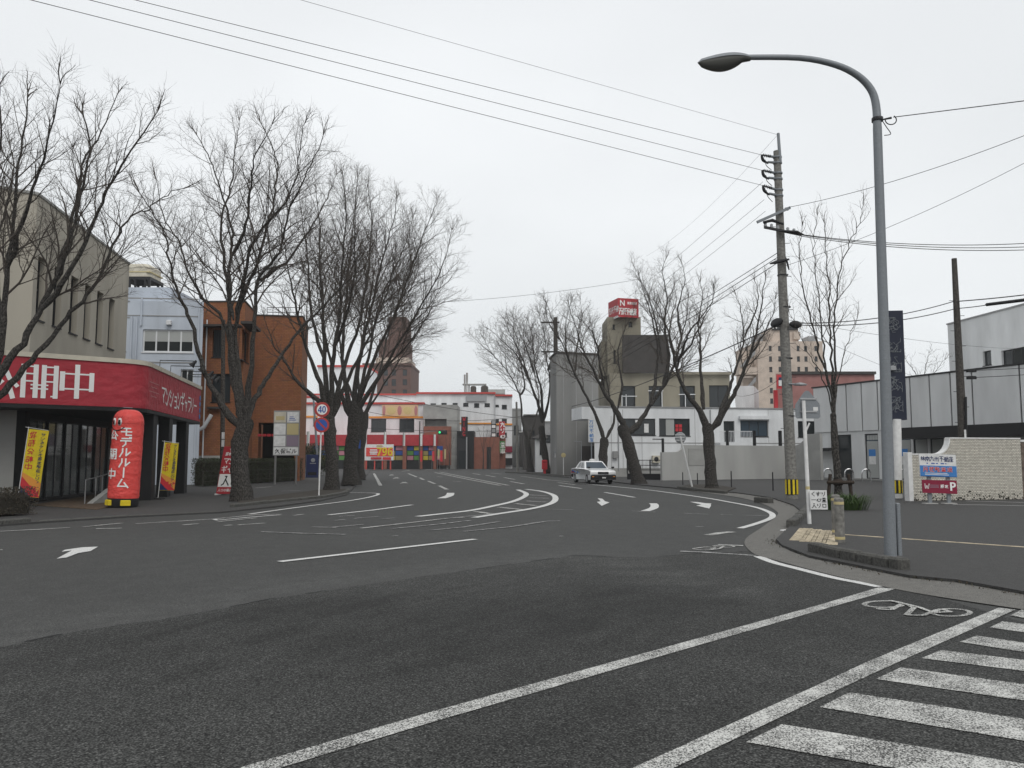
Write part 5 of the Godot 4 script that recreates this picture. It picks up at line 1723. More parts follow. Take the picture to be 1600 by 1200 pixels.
	for s in [[-21.18, 2.842, -20.1, 3.013], [-21.24, 2.5, -20.06, 2.714], [-21.17, 2.243, -20.16, 2.414]]:
		block(fld, "small_print", s, 123.9, 0.03, M.white)
	for s in [[[-21.05, 1.516, -19.44, 1.858], M.red_board], [[-19.29, 1.473, -18.05, 1.858], M.red_print], [[-20.22, 3.463, -19.32, 3.656], M.tan]]:
		block(pbd, "small_print", s[0], 123.9, 0.03, s[1])
	for s in [[-21.83, 0.277, -21.66, 1.388], [-20.58, 0.277, -20.41, 1.388], [-19.42, 0.277, -19.25, 1.388], [-18.22, 0.277, -18.03, 1.388]]:
		block(pbd, "post", [s[0], 0.0, s[2], s[3]], 124.05, 0.15, M.red_trim)
	# red pennants before the frontage
	for s in [[[-14.26, 1.204, -13.81, 2.883], M.red_print], [[-12.33, 1.292, -11.951, 2.773], M.red_print], [[-11.109, 1.204, -10.71, 2.883], M.red_print], [[-11.444, 1.646, -11.2, 3.104], M.tan], [[-10.446, 1.601, -10.18, 3.104], M.tan]]:
		var q: Array = s[0]
		var p := thing("far_banner", "small red upright banner before the red frontage" if s[1] == M.red_print else "small yellowish upright banner before the brick portal", "banner", Vector3(q[0], 0, -128), "red banners at the hall" if s[1] == M.red_print else "yellow banners at the hall")
		var cb := MB.new()
		cb.box(Vector3(0.04, q[1], -0.01), Vector3(q[2] - q[0], q[3], 0.01))
		part(p, "cloth", cb, s[1])
		var po := MB.new()
		po.tube([Vector3(0, 0, 0), Vector3(0, q[3] + 0.15, 0)], [0.025, 0.02], 5)
		part(p, "pole", po, M.steel)
	# brown tower far behind the left trees
	var tw := thing("brown_tower", "dark brown stepped tower block far behind the left trees", "building")
	var d := 230.0
	var holes2 := []
	for r in [[-35.86, 24.8, -34.67, 26.48], [-33.59, 24.8, -32.4, 26.48], [-30.5, 24.8, -29.31, 26.48], [-35.82, 21.99, -34.63, 23.78], [-33.56, 21.93, -32.37, 23.78], [-30.47, 22.17, -29.28, 23.78], [-33.52, 19.13, -32.33, 20.86], [-30.43, 19.13, -29.24, 20.86]]:
		holes2.append(r)
	var lowr := [-41.62, 14.07, -28.24, 27.68]
	lowr[1] = 0.0
	body(tw, lowr, d, 20.0, M.far_tower, holes2)
	block(tw, "cornice", [-41.78, 27.57, -28.09, 28.23], 229.6, 20.8, M.far_tower)
	var band2 := [-38.5, 28.51, -29.12, 30.08]
	block(tw, "upper_tier", band2, 232.0, 16.0, M.tower_wall)
	block(tw, "upper_tier", [-37.81, 30.15, -29.89, 35.45], 233.0, 14.0, M.far_tower)
	block(tw, "upper_tier", [-35.32, 35.47, -30.2, 42.06], 234.0, 12.0, M.far_tower)
	var wl := thing("white_annex", "plain white block with a red roof line behind the left trees", "building")
	var wr2 := [-37.75, 13.59, -28.15, 19.62]
	wr2[1] = 0.0
	body(wl, wr2, 160.0, 12.0, M.white_wall)
	block(wl, "roof_trim", [-37.81, 19.36, -28.04, 19.74], 159.6, 12.8, M.red_trim)
	# beyond the right trees
	var db := thing("dark_shop", "dark flat roofed shop house behind the right trees", "building")
	var dr := [1.682, 0.977, 4.684, 7.857]
	dr[1] = 0.0
	body(db, dr, 118.0, 14.0, M.dark_wall, [[2.502, 4.987, 3.254, 5.669]])
	block(db, "parapet", [1.629, 7.778, 4.744, 7.942], 117.8, 14.4, M.grey_wall)
	var wh := thing("white_hut", "small white hut with a dark tiled roof between the right trees", "building")
	var wr3 := [2.81, 1.139, 3.829, 4.073]
	wr3[1] = 0.0
	body(wh, wr3, 98.0, 4.0, M.white_wall, [[3.263, 2.096, 3.682, 3.316]])
	var rf := MB.new()
	var xm: float = (wr3[0] + wr3[2]) / 2
	var e2 := [Vector3(wr3[0] - 0.4, wr3[3] - 0.05, -97.5), Vector3(wr3[2] + 0.4, wr3[3] - 0.05, -97.5), Vector3(wr3[2] + 0.4, wr3[3] - 0.05, -102.4), Vector3(wr3[0] - 0.4, wr3[3] - 0.05, -102.4)]
	var top := Vector3(xm + 0.5, wr3[3] + 0.9, -100.0)
	for a in 4:
		rf.tri(e2[a], e2[(a + 1) % 4], top)
	part(wh, "roof", rf, M.dark_wall)
	for q in [[[-0.135, -0.801, 2.024, 11.995], "narrow grey block beyond the far crossing", M.grey_wall, 175.0], [[1.525, -0.664, 5.338, 6.811], "low dark house row beyond the far crossing", M.dark_wall, 165.0], [[4.162, -0.458, 11.561, 8.189], "dull grey house behind the small white hut", M.roof_grey, 150.0]]:
		var fh := thing("far_house", q[1], "building")
		var r: Array = q[0]
		r[1] = 0.0
		body(fh, r, q[3], 8.0, q[2], [[lerpf(r[0], r[2], 0.25), r[3] * 0.55, lerpf(r[0], r[2], 0.7), r[3] * 0.72]])
		block(fh, "parapet", [r[0] - 0.15, r[3], r[2] + 0.15, r[3] + 0.25], q[3] - 0.15, 8.3, M.concrete)
	signal_light()


func signal_light() -> void:
	var t := thing("traffic_light", "traffic signal showing green on an arm over the far crossing", "traffic light")
	var d := 128.0
	var x := -14.25
	var p := MB.new()
	p.tube([Vector3(x, 0, -d), Vector3(x, 7.42, -d)], [0.12, 0.09], 8)
	part(t, "post", p, M.dark_pole)
	var a := MB.new()
	a.tube([Vector3(x, 5.642, -d), Vector3(-10.278, 6.037, -128)], [0.05, 0.04], 6)
	part(t, "arm", a, M.galvanised)
	var h := MB.new()
	var r := [-11.394, 5.34, -10.013, 6.03]
	h.bevel_box(Vector3(r[0], r[1], -d - 0.1), Vector3(r[2], r[3], -d + 0.15), 0.08)
	var head := part(t, "signal_head", h, M.black)
	for k in 3:
		var c := Vector3(r[0] + (r[2] - r[0]) * (k + 0.5) / 3.0, (r[1] + r[3]) / 2, -d + 0.16)
		var lb := MB.new()
		lb.lathe([Vector2(0.17, 0), Vector2(0.14, 0.04), Vector2(0.0, 0.06)], Transform3D(Basis(Vector3.RIGHT, PI / 2), c), 14)
		part(head, "signal_lens", lb, M.green_lit if k == 0 else M.black)
	var l := OmniLight3D.new()
	l.name = "signal_glow"
	l.position = Vector3(r[0] + (r[2] - r[0]) / 6.0, (r[1] + r[3]) / 2, -d + 0.3)
	l.light_color = Color(0.25, 1.0, 0.6)
	l.light_energy = 0.05
	l.light_size = 0.15
	l.omni_range = 30.0
	l.omni_attenuation = 2.0
	l.shadow_enabled = true
	add_child(l)


# ------------------------------------------------------------------ right hand buildings
func right_buildings() -> void:
	# grey windowless block
	var g := thing("grey_block", "plain grey rendered block with bare side wall behind the right trees", "building")
	var gb := MB.new()
	var p := [Vector2(3.879, -84), Vector2(4.256, -79)]
	var q := [Vector2(4.256, -79), Vector2(8.426, -80.5)]
	facade(gb, p[0], p[1], 0, 11.712)
	facade(gb, q[0], q[1], 0, 11.712)
	gb.slab(PackedVector2Array([p[0], p[1], q[1], Vector2(p[0].x, -92)]), 11.4, 11.5, false)
	part(g, "wall", gb, M.grey_wall)
	var cap := MB.new()
	for s in [p, q]:
		cap.box(Vector3(-0.05, 11.712, -0.3), Vector3((s[1] - s[0]).length() + 0.05, 11.712 + 0.18, 0.1), wall_frame(s[0], s[1]))
	part(g, "parapet_cap", cap, M.dark_wall)
	var sh: Array = [[2.599, 0.44, 4.022, 2.835]][0]
	panel(g, "shutter", q[0], q[1], [sh[0], 0.0, sh[2], sh[3]], -0.05, 0.03, M.dark_wall)
	for h in [[0.686, 0.513, 0.753, 11.248], [2.026, 0.507, 2.094, 11.303], [3.738, 3.269, 3.807, 11.878]]:
		panel(g, "joint", q[0], q[1], h, 0.0, 0.012, M.roof_grey)
	# olive building with a tower and a red cube sign
	var o := thing("olive_building", "olive beige concrete building with a tall stair tower and roof terrace", "building")
	var d := 84.0
	var main := [9.944, 3.027, 22.19, 10.31]
	main[1] = 0.0
	var hs := []
	for r in [[11.156, 6.885, 12.54, 9.011], [13.92, 6.885, 15.31, 9.011], [17.06, 6.885, 18.62, 9.011], [20.06, 6.7, 22.03, 9.067]]:
		hs.append(r)
	body(o, main, d, 12.0, M.olive_wall, hs)
	var tr := [9.887, 10.132, 13.36, 16.28]
	body(o, tr, 85.0, 5.0, M.olive_wall, [[10.435, 15.01, 10.661, 15.5], [12.09, 15.27, 12.47, 15.77], [10.495, 11.449, 10.72, 12.81]])
	block(o, "dark_screen", [11.257, 10.303, 15.86, 14.16], 83.4, 0.5, M.dark_wall)
	block(o, "cornice", [15.82, 10.139, 22.3, 10.398], 83.6, 1.0, M.olive_wall)
	block(o, "side_step", [9.346, 10.232, 10.047, 13.86], 86.0, 4.0, M.olive_wall)
	for s in [[11.038, 7.904, 12.69, 7.978], [13.84, 8.458, 15.37, 8.532], [16.93, 8.088, 18.62, 8.162]]:
		block(o, "balcony_rail", s, 83.8, 0.06, M.window_white)
	for s in [[11.547, 6.872, 11.621, 8.125], [11.124, 6.872, 11.198, 8.052], [15.19, 6.872, 15.26, 8.532], [17.56, 6.872, 17.63, 8.125]]:
		block(o, "rail_post", s, 83.8, 0.06, M.window_white)
	var cube := thing("red_cube_sign", "red rooftop cube sign with white characters above the stair tower", "sign")
	var f1 := [Vector2(10.186, -86.5), Vector2(10.868, -83.8)]
	var f2 := [Vector2(10.868, -83.8), Vector2(13.06, -84.4)]
	var y0 := 16.09
	var y1 := 18.05
	var cb := MB.new()
	facade(cb, f1[0], f1[1], y0 + 0.1, y1)
	facade(cb, f2[0], f2[1], y0, y1)
	facade(cb, f2[1], f2[1] + Vector2(-0.6, -3), y0, y1)
	cb.slab(PackedVector2Array([f1[0], f1[1], f2[1], f2[1] + Vector2(-0.6, -3)]), y1 - 0.02, y1, false)
	part(cube, "board", cb, M.red_board)
	spell(cube, "万代不動産", on_wall(f2[0], f2[1], [0.12, y0 + 0.28], 0.02), 0.62, Vector2(0.63, 0), 0.13, 0.15, M.white_print, 0.55)
	spell(cube, "万代不動", on_wall(f1[0], f1[1], [0.25, y0 + 0.6], 0.02), 0.6, Vector2(1.2, 0), 0.13, 0.15, M.white_print, 0.9)
	var lt := MB.new()
	write(lt, "N", on_wall(f2[0], f2[1], [0.2, y1 - 0.75], 0.02), 0.5, Vector2.ZERO, 0.2, 0.2, 1.1)
	for e in 5:
		lt.box(Vector3(1.05 + e * 0.22, y1 - 0.62, 0.01), Vector3(1.18 + e * 0.22, y1 - 0.36, 0.02), wall_frame(f2[0], f2[1]))
	part(cube, "logo", lt, M.white_print).set_meta("kind", "stuff")
	var rim := MB.new()
	rim.box(Vector3(0, y0 - 0.05, 0.01), Vector3((f1[1] - f1[0]).length(), y0 + 0.15, 0.03), wall_frame(f1[0], f1[1]))
	part(cube, "white_rim", rim, M.white)
	# low white building
	var w := thing("white_house", "low white building with dark sliding windows and a bay window behind the garden wall", "building")
	var a := [Vector2(7.149, -72), Vector2(28.31, -76)]
	var wins := [[2.639, 3.673, 5.584, 5.134], [5.94, 3.634, 8.815, 5.163], [13.64, 3.616, 16.31, 5.058], [19.27, 3.583, 21, 5.044]]
	var door: Array = [[12.03, 3.031, 13.07, 4.98]][0]
	var yt := 6.106
	var wb := MB.new()
	facade(wb, a[0], a[1], 0, yt, wins + [door], 0.25)
	facade(wb, a[0] + Vector2(1.2, -12), a[0], 0, yt)
	facade(wb, a[1], a[1] + Vector2(1, -12), 0, yt)
	wb.slab(PackedVector2Array([a[0], a[1], a[1] + Vector2(1, -12), a[0] + Vector2(1.2, -12)]), yt - 0.12, yt - 0.1, false)
	part(w, "wall", wb, M.white_wall)
	var n := 0
	for h in wins:
		window(w, a[0], a[1], h, 3 if n < 3 else 2, M.dark_metal, M.glass_blue if n == 2 else M.glass_dark, 0.06, 0.12)
		n += 1
	window(w, a[0], a[1], door, 2, M.dark_metal, M.glass_dark, 0.06, 0.2)
	var f := wall_frame(a[0], a[1])
	var wc := MB.new()
	wc.box(Vector3(-0.1, yt, -0.4), Vector3((a[1] - a[0]).length() + 0.1, yt + 0.1, 0.08), f)
	part(w, "parapet_cap", wc, M.roof_grey)
	var eave: Array = [[-1.23, 5.036, 0.037, 6.037]][0]
	var eb := MB.new()
	eb.box(Vector3(eave[0], eave[1], -3.0), Vector3(-0.02, yt - 0.02, 0.4), f)
	part(w, "side_canopy", eb, M.white_wall)
	for h in [[0.013, 2.967, 21.59, 3.024]]:
		panel(w, "band", a[0], a[1], [h[0], h[1], h[2], h[3] + 0.02], 0.0, 0.02, M.roof_grey)
	var bay: Array = [[13.48, 5.145, 16.46, 5.463]][0]
	panel(w, "bay_roof", a[0], a[1], bay, 0.0, 0.35, M.white_wall)
	for h in [[7.494, 4.371, 7.764, 4.655], [7.824, 4.374, 8.094, 4.657], [7.488, 4.032, 7.758, 4.315], [7.818, 4.034, 8.088, 4.317]]:
		panel(w, "notice", a[0], a[1], h, -0.09, -0.07, M.red_print)
	for h in [[4.576, 3.902, 4.99, 4.689], [3.516, 4.119, 3.81, 4.4], [3.76, 4.795, 4.055, 5.019]]:
		panel(w, "notice", a[0], a[1], h, -0.09, -0.07, M.white)
	for h in [[6.595, 3.689, 7.372, 5.103]]:
		panel(w, "curtain", a[0], a[1], h, -0.1, -0.085, M.blind)
	var bal: Array = [[11.161, 3.032, 14.23, 4.063]][0]
	var rb := MB.new()
	for y in [bal[1], bal[3] - 0.06]:
		rb.box(Vector3(bal[0], y, 1.0), Vector3(bal[2], y + 0.06, 1.06), f)
	for k in 23:
		var x := lerpf(bal[0], bal[2] - 0.03, k / 22.0)
		rb.box(Vector3(x, bal[1] + 0.06, 1.015), Vector3(x + 0.03, bal[3] - 0.06, 1.045), f)
	part(w, "balcony_rail", rb, M.window_white)
	var bs := MB.new()
	bs.box(Vector3(bal[0], bal[1] - 0.25, 0.0), Vector3(bal[2], bal[1] - 0.01, 1.1), f)
	part(w, "balcony_slab", bs, M.white_wall)
	for h in [[9.614, 1.888, 10.34, 2.568], [5.183, 1.269, 5.834, 1.884]]:
		var ac: MeshInstance3D = panel(w, "air_conditioner", a[0], a[1], h, 0.05, 0.4, M.cream)
		var fan := MB.new()
		fan.lathe([Vector2(0.2, 0.0), Vector2(0.21, 0.015), Vector2(0.0, 0.02)], f * Transform3D(Basis(Vector3.RIGHT, PI / 2), Vector3(h[0] + 0.3, (h[1] + h[3]) / 2, 0.402)), 16)
		part(ac, "fan_guard", fan, M.dark_metal)
	for h in [[2.158, 0.607, 2.245, 5.902], [10.757, 3.025, 10.848, 5.996]]:
		var dp := MB.new()
		dp.tube([f * Vector3(h[0], maxf(h[1], 0.1), 0.07), f * Vector3(h[0], h[3], 0.07)], [0.05, 0.05], 8)
		part(w, "downpipe", dp, M.porcelain)
	for h in [[1.62, 1.66, 2.026, 2.27]]:
		panel(w, "meter_box", a[0], a[1], h, 0.0, 0.3, M.roof_grey)
	for h in [[2.566, 0.606, 2.601, 5.906], [4.307, 0.601, 4.343, 3.563], [9.274, 0.589, 9.31, 5.98], [16.35, 3.045, 16.38, 6.058], [1.515, 0.608, 1.55, 5.334]]:
		panel(w, "joint", a[0], a[1], h, 0.0, 0.01, M.roof_grey)
	var wp := MB.new()
	wp.box(Vector3(0, 0, 0.0), Vector3((a[1] - a[0]).length(), 0.8, 0.03), f)
	part(w, "plinth", wp, M.concrete)
	# apartment tower
	var t := thing("apartment_tower", "tall pinkish beige apartment tower with outdoor stairs and a black roof sign", "building")
	var dd := 185.0
	var tb := [55.25, 6.103, 69.99, 28.02]
	tb[1] = 0.0
	var th := []
	for r in [[57.82, 25.84, 58.49, 26.96], [59.92, 25.84, 60.58, 26.96], [64.12, 25.84, 64.78, 26.96], [65.78, 25.84, 66.5, 26.96], [68.1, 25.84, 68.76, 26.96]]:
		for k in 6:
			var dy := 43.3 * k / 2.608 * dd / 1294.0
			th.append([r[0], r[1] - dy, r[2], r[3] - dy])
	body(t, tb, dd, 18.0, M.tower_wall, th)
	var ph := [58.84, 28.05, 64.96, 31.42]
	block(t, "penthouse", ph, 186.0, 8.0, M.tower_wall)
	var sgn := block(t, "roof_sign", [58.87, 30.74, 64.76, 32.08], 185.6, 0.3, M.black)
	var sl := MB.new()
	for k in 7:
		var sx: float = 58.92 + k * 0.82 + (2.6 if k > 4 else 0.0)
		sl.box(Vector3(0, 0, 0), Vector3(0.28, 1.5, 0.08), Transform3D(Basis(Vector3(0, 0, 1), 0.25 if k % 2 else -0.2), Vector3(sx, 30.95, -185.5 + k * 0.002)))
	part(sgn, "lettering", sl, M.white_print).set_meta("kind", "stuff")
	for k in range(0, 7):
		var y: float = tb[3] - 7.5 - k * 6.15
		var x: float = tb[0]
		var sb := MB.new()
		sb.box(Vector3(x - 4.2, y, -dd - 4), Vector3(x - 0.02, y + 1.6, -dd - 0.2))
		part(t, "stair_landing", sb, M.tower_wall)
		var sr := MB.new()
		sr.plate(PackedVector2Array([Vector2(-4.0, 1.7), Vector2(-3.2, 1.7), Vector2(-0.5, 4.6), Vector2(-0.5, 5.6)]), Transform3D(Basis(), Vector3(x, y, -dd - 0.1)), 0.4)
		part(t, "stair_flight", sr, M.roof_grey)
		var rec := MB.new()
		rec.box(Vector3(x - 2.6, y + 1.7, -dd - 3.5), Vector3(x - 0.1, y + 5.6, -dd - 3))
		part(t, "stair_recess", rec, M.tower_wall)
	block(t, "roof_tank", [68.59, 28.67, 70.58, 29.93], 190.0, 4.0, M.porcelain)
	block(t, "roof_tank", [56.5, 28.67, 58.09, 30.34], 190.0, 4.0, M.porcelain)
	block(t, "balcony_box", [63.72, 28.53, 65.16, 30.22], 185.5, 1.0, M.tower_wall)
	var ws := thing("white_cube_house", "small plain white house below the apartment tower", "building")
	var wr := [29.75, 7.86, 32.26, 11.299]
	wr[1] = 0.0
	body(ws, wr, 110.0, 8.0, M.white_wall, [], 3.0)
	# dull red building with a red picture sign
	var pk := thing("dull_red_building", "dull red windowless building with a bright red edge strip", "building")
	var pr := [33.61, 4.155, 46.2, 12.43]
	pr[1] = 0.0
	body(pk, pr, 105.0, 14.0, M.pink_wall, [], 6.0)
	block(pk, "red_strip", [33.23, 4.146, 33.67, 10.292], 104.6, 0.4, M.red_print)
	block(pk, "roof_edge", [35.47, 12.33, 46.3, 12.68], 104.7, 0.8, M.dark_wall)
	var ps := thing("red_picture_sign", "small red sign with a pale figure shape beside the utility pole", "sign")
	block(ps, "board", [33.12, 10.344, 33.98, 12.07], 103.0, 0.2, M.red_print)
	block(ps, "pale_shape", [33.29, 10.673, 33.72, 11.38], 102.9, 0.08, M.white)
	block(ps, "dark_shape", [33.34, 11.38, 33.71, 11.75], 102.9, 0.08, M.navy)
	bank()


func bank() -> void:
	var t := thing("panel_clad_shop", "white panel clad shop with dark joints, a black canopy and glazed ground floor", "building")
	var w := [Vector2(24.3, -66.6), Vector2(34, -41)]
	var long: float = (w[1] - w[0]).length()
	var f := wall_frame(w[0], w[1])
	var b := MB.new()
	var bays := [[2.496, 0.095, 3.974, 3.556], [5.325, 0.155, 6.624, 3.43], [7.284, 0.191, 7.873, 3.385], [8.221, 0.22, 9.576, 3.348], [9.793, 0.253, 10.977, 3.219], [11.187, 0.283, 12.27, 3.183]]
	for h in bays:
		h[1] = 0.12
		h[3] = 3.45
	facade(b, w[0], w[1], 0.0, 3.7, bays, 0.15)
	facade(b, w[0] + Vector2(6, -4), w[0], 0.0, 7.2)
	facade(b, w[1], w[1] + Vector2(12, 3), 0.0, 7.2)
	b.slab(PackedVector2Array([w[0], w[1], w[1] + Vector2(12, 3), w[0] + Vector2(18, 0)]), 7.05, 7.1, false)
	part(t, "wall", b, M.panel_wall)
	# upper cladding: each panel is a sheet, the joints are gaps before a black backing
	var back := MB.new()
	back.box(Vector3(0.0, 3.72, -0.3), Vector3(long, 7.3, 0.0), f)
	part(t, "panel_backing", back, M.black)
	var cuts := [0.06]
	for h in [[2.061, 3.916, 3.699, 7.374], [2.061, 3.889, 5.261, 7.306], [2.061, 3.861, 6.813, 7.236], [2.061, 3.834, 8.293, 7.168], [2.061, 3.806, 9.79, 7.098], [2.061, 3.774, 11.427, 7.019], [2.061, 3.741, 13.1, 6.937], [2.061, 3.708, 14.73, 6.854]]:
		cuts.append(h[2])
	while cuts[-1] < long - 2.0:
		cuts.append(cuts[-1] + 3.3)
	cuts.append(long)
	for k in cuts.size() - 1:
		var pb := MB.new()
		pb.box(Vector3(cuts[k] + 0.06, 3.70, 0.005), Vector3(cuts[k + 1] - 0.06, 7.24, 0.09), f)
		part(t, "cladding_panel", pb, M.panel_wall)
	var cap := MB.new()
	cap.box(Vector3(-0.05, 7.26, -0.4), Vector3(long, 7.36, 0.14), f)
	part(t, "roof_edge", cap, M.dark_metal)
	var k := 0
	for h in bays:
		var wn := window(t, w[0], w[1], h, 1, M.dark_metal, M.glass_dark if k == 0 else M.glass_blue, 0.1, 0.1)
		if k > 0:
			for e in 2:
				for x in 4:
					var nb := MB.new()
					var x0: float = h[0] + 0.15 + x * (h[2] - h[0] - 0.25) / 4.0
					nb.box(Vector3(x0, 3.0 - e * 0.42, -0.09), Vector3(x0 + (h[2] - h[0]) / 5.4, 3.34 - e * 0.42, -0.085), f)
					if e == 0 or k > 2:
						part(wn, "notice", nb, M.blind)
			var sh := MB.new()
			sh.box(Vector3(h[0] + 0.1, 0.2, -0.093), Vector3(h[2] - 0.1, 2.9, -0.089), f)
			part(wn, "roller_screen", sh, M.blind)
		if k == 1 or k == 3:
			var po := MB.new()
			po.box(Vector3(h[0] + 0.3, 1.2, -0.08), Vector3(h[2] - 0.35, 2.3, -0.07), f)
			var poster := part(wn, "poster", po, M.white)
			var p2 := MB.new()
			p2.box(Vector3(h[0] + 0.3, 1.8, -0.068), Vector3(h[2] - 0.35, 2.3, -0.064), f)
			part(poster, "poster_picture", p2, M.board_blue)
		k += 1
	var can := MB.new()
	var cs: Array = [[9.844, 3.205, 12.12, 4.073]][0]
	can.box(Vector3(cs[0], 2.95, 0.1), Vector3(long, 3.68, 2.2), f)
	part(t, "black_canopy", can, M.black)
	var hood := MB.new()
	hood.box(Vector3(24.65 - 24.6 + 0.2, 2.2, 0.1), Vector3(2.6, 2.45, 0.9), f)
	part(t, "door_hood", hood, M.dark_metal)
	var step := MB.new()
	step.box(Vector3(0, 0.05, 0.05), Vector3(long, 0.16, 0.7), f)
	part(t, "step", step, M.concrete)
	# white hall behind it
	var u := thing("white_upper_building", "tall white building with dark windows rising behind the panel clad shop", "building")
	var p := [Vector2(37.2, -70), Vector2(38.6, -55)]
	var ub := MB.new()
	var hs := [[4.359, 8.977, 5.345, 10.14], [6.528, 8.355, 11.511, 9.915]]
	facade(ub, p[0], p[1], 0, 13.0, hs, 0.25)
	facade(ub, p[0] + Vector2(14, -3), p[0], 0, 13.0)
	facade(ub, p[1], p[1] + Vector2(14, 0), 0, 13.0)
	ub.slab(PackedVector2Array([p[0], p[1], p[1] + Vector2(14, 0), p[0] + Vector2(14, -3)]), 12.85, 12.9, false)
	part(u, "wall", ub, M.panel_wall)
	var uc := MB.new()
	uc.box(Vector3(-0.05, 13.0, -0.4), Vector3((p[1] - p[0]).length(), 13.12, 0.08), wall_frame(p[0], p[1]))
	part(u, "parapet_cap", uc, M.roof_grey)
	for e in hs.size():
		window(u, p[0], p[1], hs[e], 1 + e * 4, M.dark_metal, M.glass_dark, 0.08, 0.2)


# ------------------------------------------------------------------ garden walls
func walls_and_fences() -> void:
	var g := thing("garden_wall", "pale concrete garden wall with a concave stepped end and dark posts", "wall")
	var w := [Vector2(10.76, -60), Vector2(22.35, -66)]
	var long: float = (w[1] - w[0]).length()
	var out := PackedVector2Array([Vector2(0, 0), Vector2(long, 0), Vector2(long, 2.6), Vector2(2.2, 2.6)])
	var st: Array = [[0.015, 2.067, 1.937, 2.625]][0]
	out = PackedVector2Array([Vector2(0, 0), Vector2(long, 0), Vector2(long, 2.62), Vector2(st[2], 2.62)])
	for k in 7:
		var a := PI / 2 * k / 6
		out.append(Vector2(st[2] - 0.75 + 0.75 * cos(a) , 2.62 - 0.52 * sin(a)))
	out.append(Vector2(0, 2.08))
	var b := MB.new()
	b.plate(out, wall_frame(w[0], w[1]), 0.2)
	part(g, "wall", b, M.concrete_wall)
	var pn: Array = [[2.397, 1.133, 4.083, 2.359]][0]
	panel(g, "grey_panel", w[0], w[1], pn, 0.1, 0.13, M.concrete)
	for h in [[6.169, 2.666, 6.358, 3.731], [8.868, 2.687, 9.098, 3.774], [11.539, 2.708, 11.812, 3.816], [0.106, 2.065, 0.25, 3.081]]:
		panel(g, "post", w[0], w[1], [h[0], 2.0, h[2], h[3]], -0.06, 0.06, M.black)
	var arm := MB.new()
	var hh: Array = [[-0.715, 2.984, 0.259, 3.03]][0]
	arm.box(Vector3(hh[0], hh[1], -0.03), Vector3(hh[2], hh[3] + 0.02, 0.03), wall_frame(w[0], w[1]))
	part(g, "cross_bar", arm, M.black)
	var g2 := thing("garden_wall_end", "taller grey concrete wall end with a swept top by the leaning white pole", "wall")
	var v := [Vector2(21.55, -63.5), Vector2(22.72, -61)]
	var l2: float = (v[1] - v[0]).length()
	var o2 := PackedVector2Array([Vector2(0, 0), Vector2(l2, 0), Vector2(l2, 3.45), Vector2(l2 * 0.5, 3.45), Vector2(l2 * 0.42, 3.0), Vector2(l2 * 0.28, 2.72), Vector2(0, 2.55)])
	var b2 := MB.new()
	b2.plate(o2, wall_frame(v[0], v[1]), 0.25)
	part(g2, "wall", b2, M.concrete)
	# tiled wall of the car park
	var t := thing("tiled_wall", "cream glazed tile wall with a concave shoulder and dark stains at its foot", "wall")
	var x := [Vector2(14.79, -30.9), Vector2(19.63, -32.2)]
	var lt: float = (x[1] - x[0]).length()
	var o3 := PackedVector2Array([Vector2(0, 0), Vector2(lt, 0), Vector2(lt, 2.36)])
	var sh: Array = [[1.108, 1.794, 1.717, 2.298]][0]
	var rad: float = sh[2] - sh[0]
	for k in 11:
		var a := PI / 2 * k / 10
		o3.append(Vector2(sh[2] - rad + rad * cos(a), 2.36 - rad * sin(a)))
	o3.append(Vector2(0, 2.36 - rad))
	var tb := MB.new()
	tb.plate(o3, wall_frame(x[0], x[1]), 0.22)
	part(t, "wall", tb, M.wall_tile)
	var cop := MB.new()
	var path := []
	for k in range(2, o3.size()):
		path.append(wall_frame(x[0], x[1]) * Vector3(o3[k].x, o3[k].y + 0.02, 0))
	var pr := MB.new()
	for k in path.size() - 1:
		var d: Vector3 = path[k + 1] - path[k]
		pr.box(Vector3(0, -0.03, -0.125), Vector3(d.length(), 0.02, 0.125), turned(path[k], d, d.cross(wall_frame(x[0], x[1]).basis.z) * -1.0))
	part(t, "coping", pr, M.white)
	var pil := MB.new()
	pil.bevel_box(Vector3(-0.2, 0, -0.13), Vector3(-0.004, 1.84, 0.13), 0.01, wall_frame(x[0], x[1]))
	part(t, "end_pier", pil, M.white)
	# moss and soot: ragged spots of dirt on the tiles near the ground
	var rr := RandomNumberGenerator.new()
	rr.seed = 5
	var dirt := MB.new()
	for k in 900:
		var px := rr.randf() * lt
		var dens := 0.35 + 0.65 * maxf(0.0, sin(px * 2.2 + 0.6)) * maxf(0.0, sin(px * 0.9 - 0.2))
		var py := absf(rr.randfn(0, 0.16)) + 0.02
		if rr.randf() > dens * 0.8 or py > 0.85:
			continue
		var s := rr.randf_range(0.01, 0.05)
		var poly := PackedVector2Array()
		for e in 6:
			var a := TAU * e / 6
			poly.append(Vector2(px + cos(a) * s * rr.randf_range(0.5, 1.3), maxf(0.005, py + sin(a) * s * rr.randf_range(0.4, 1.0))))
		var z := 0.112 + k * 0.000004
		var ff := wall_frame(x[0], x[1])
		for e in range(1, 5):
			dirt.tri(ff * Vector3(poly[0].x, poly[0].y, z), ff * Vector3(poly[e].x, poly[e].y, z), ff * Vector3(poly[e + 1].x, poly[e + 1].y, z))
	var dn := part(t, "moss_stain", dirt, M.tile_dirt)
	dn.set_meta("kind", "stuff")
	var bp := thing("brown_gate", "brown weathered panel beside the tiled wall", "gate")
	var gb := MB.new()
	gb.box(Vector3(lt + 0.02, 0, -0.08), Vector3(lt + 1.4, 2.25, 0.06), wall_frame(x[0], x[1]))
	part(bp, "panel", gb, M.brown_panel)
	var gc := MB.new()
	gc.box(Vector3(lt, 2.26, -0.11), Vector3(lt + 1.45, 2.34, 0.1), wall_frame(x[0], x[1]))
	part(bp, "rail", gc, M.white)
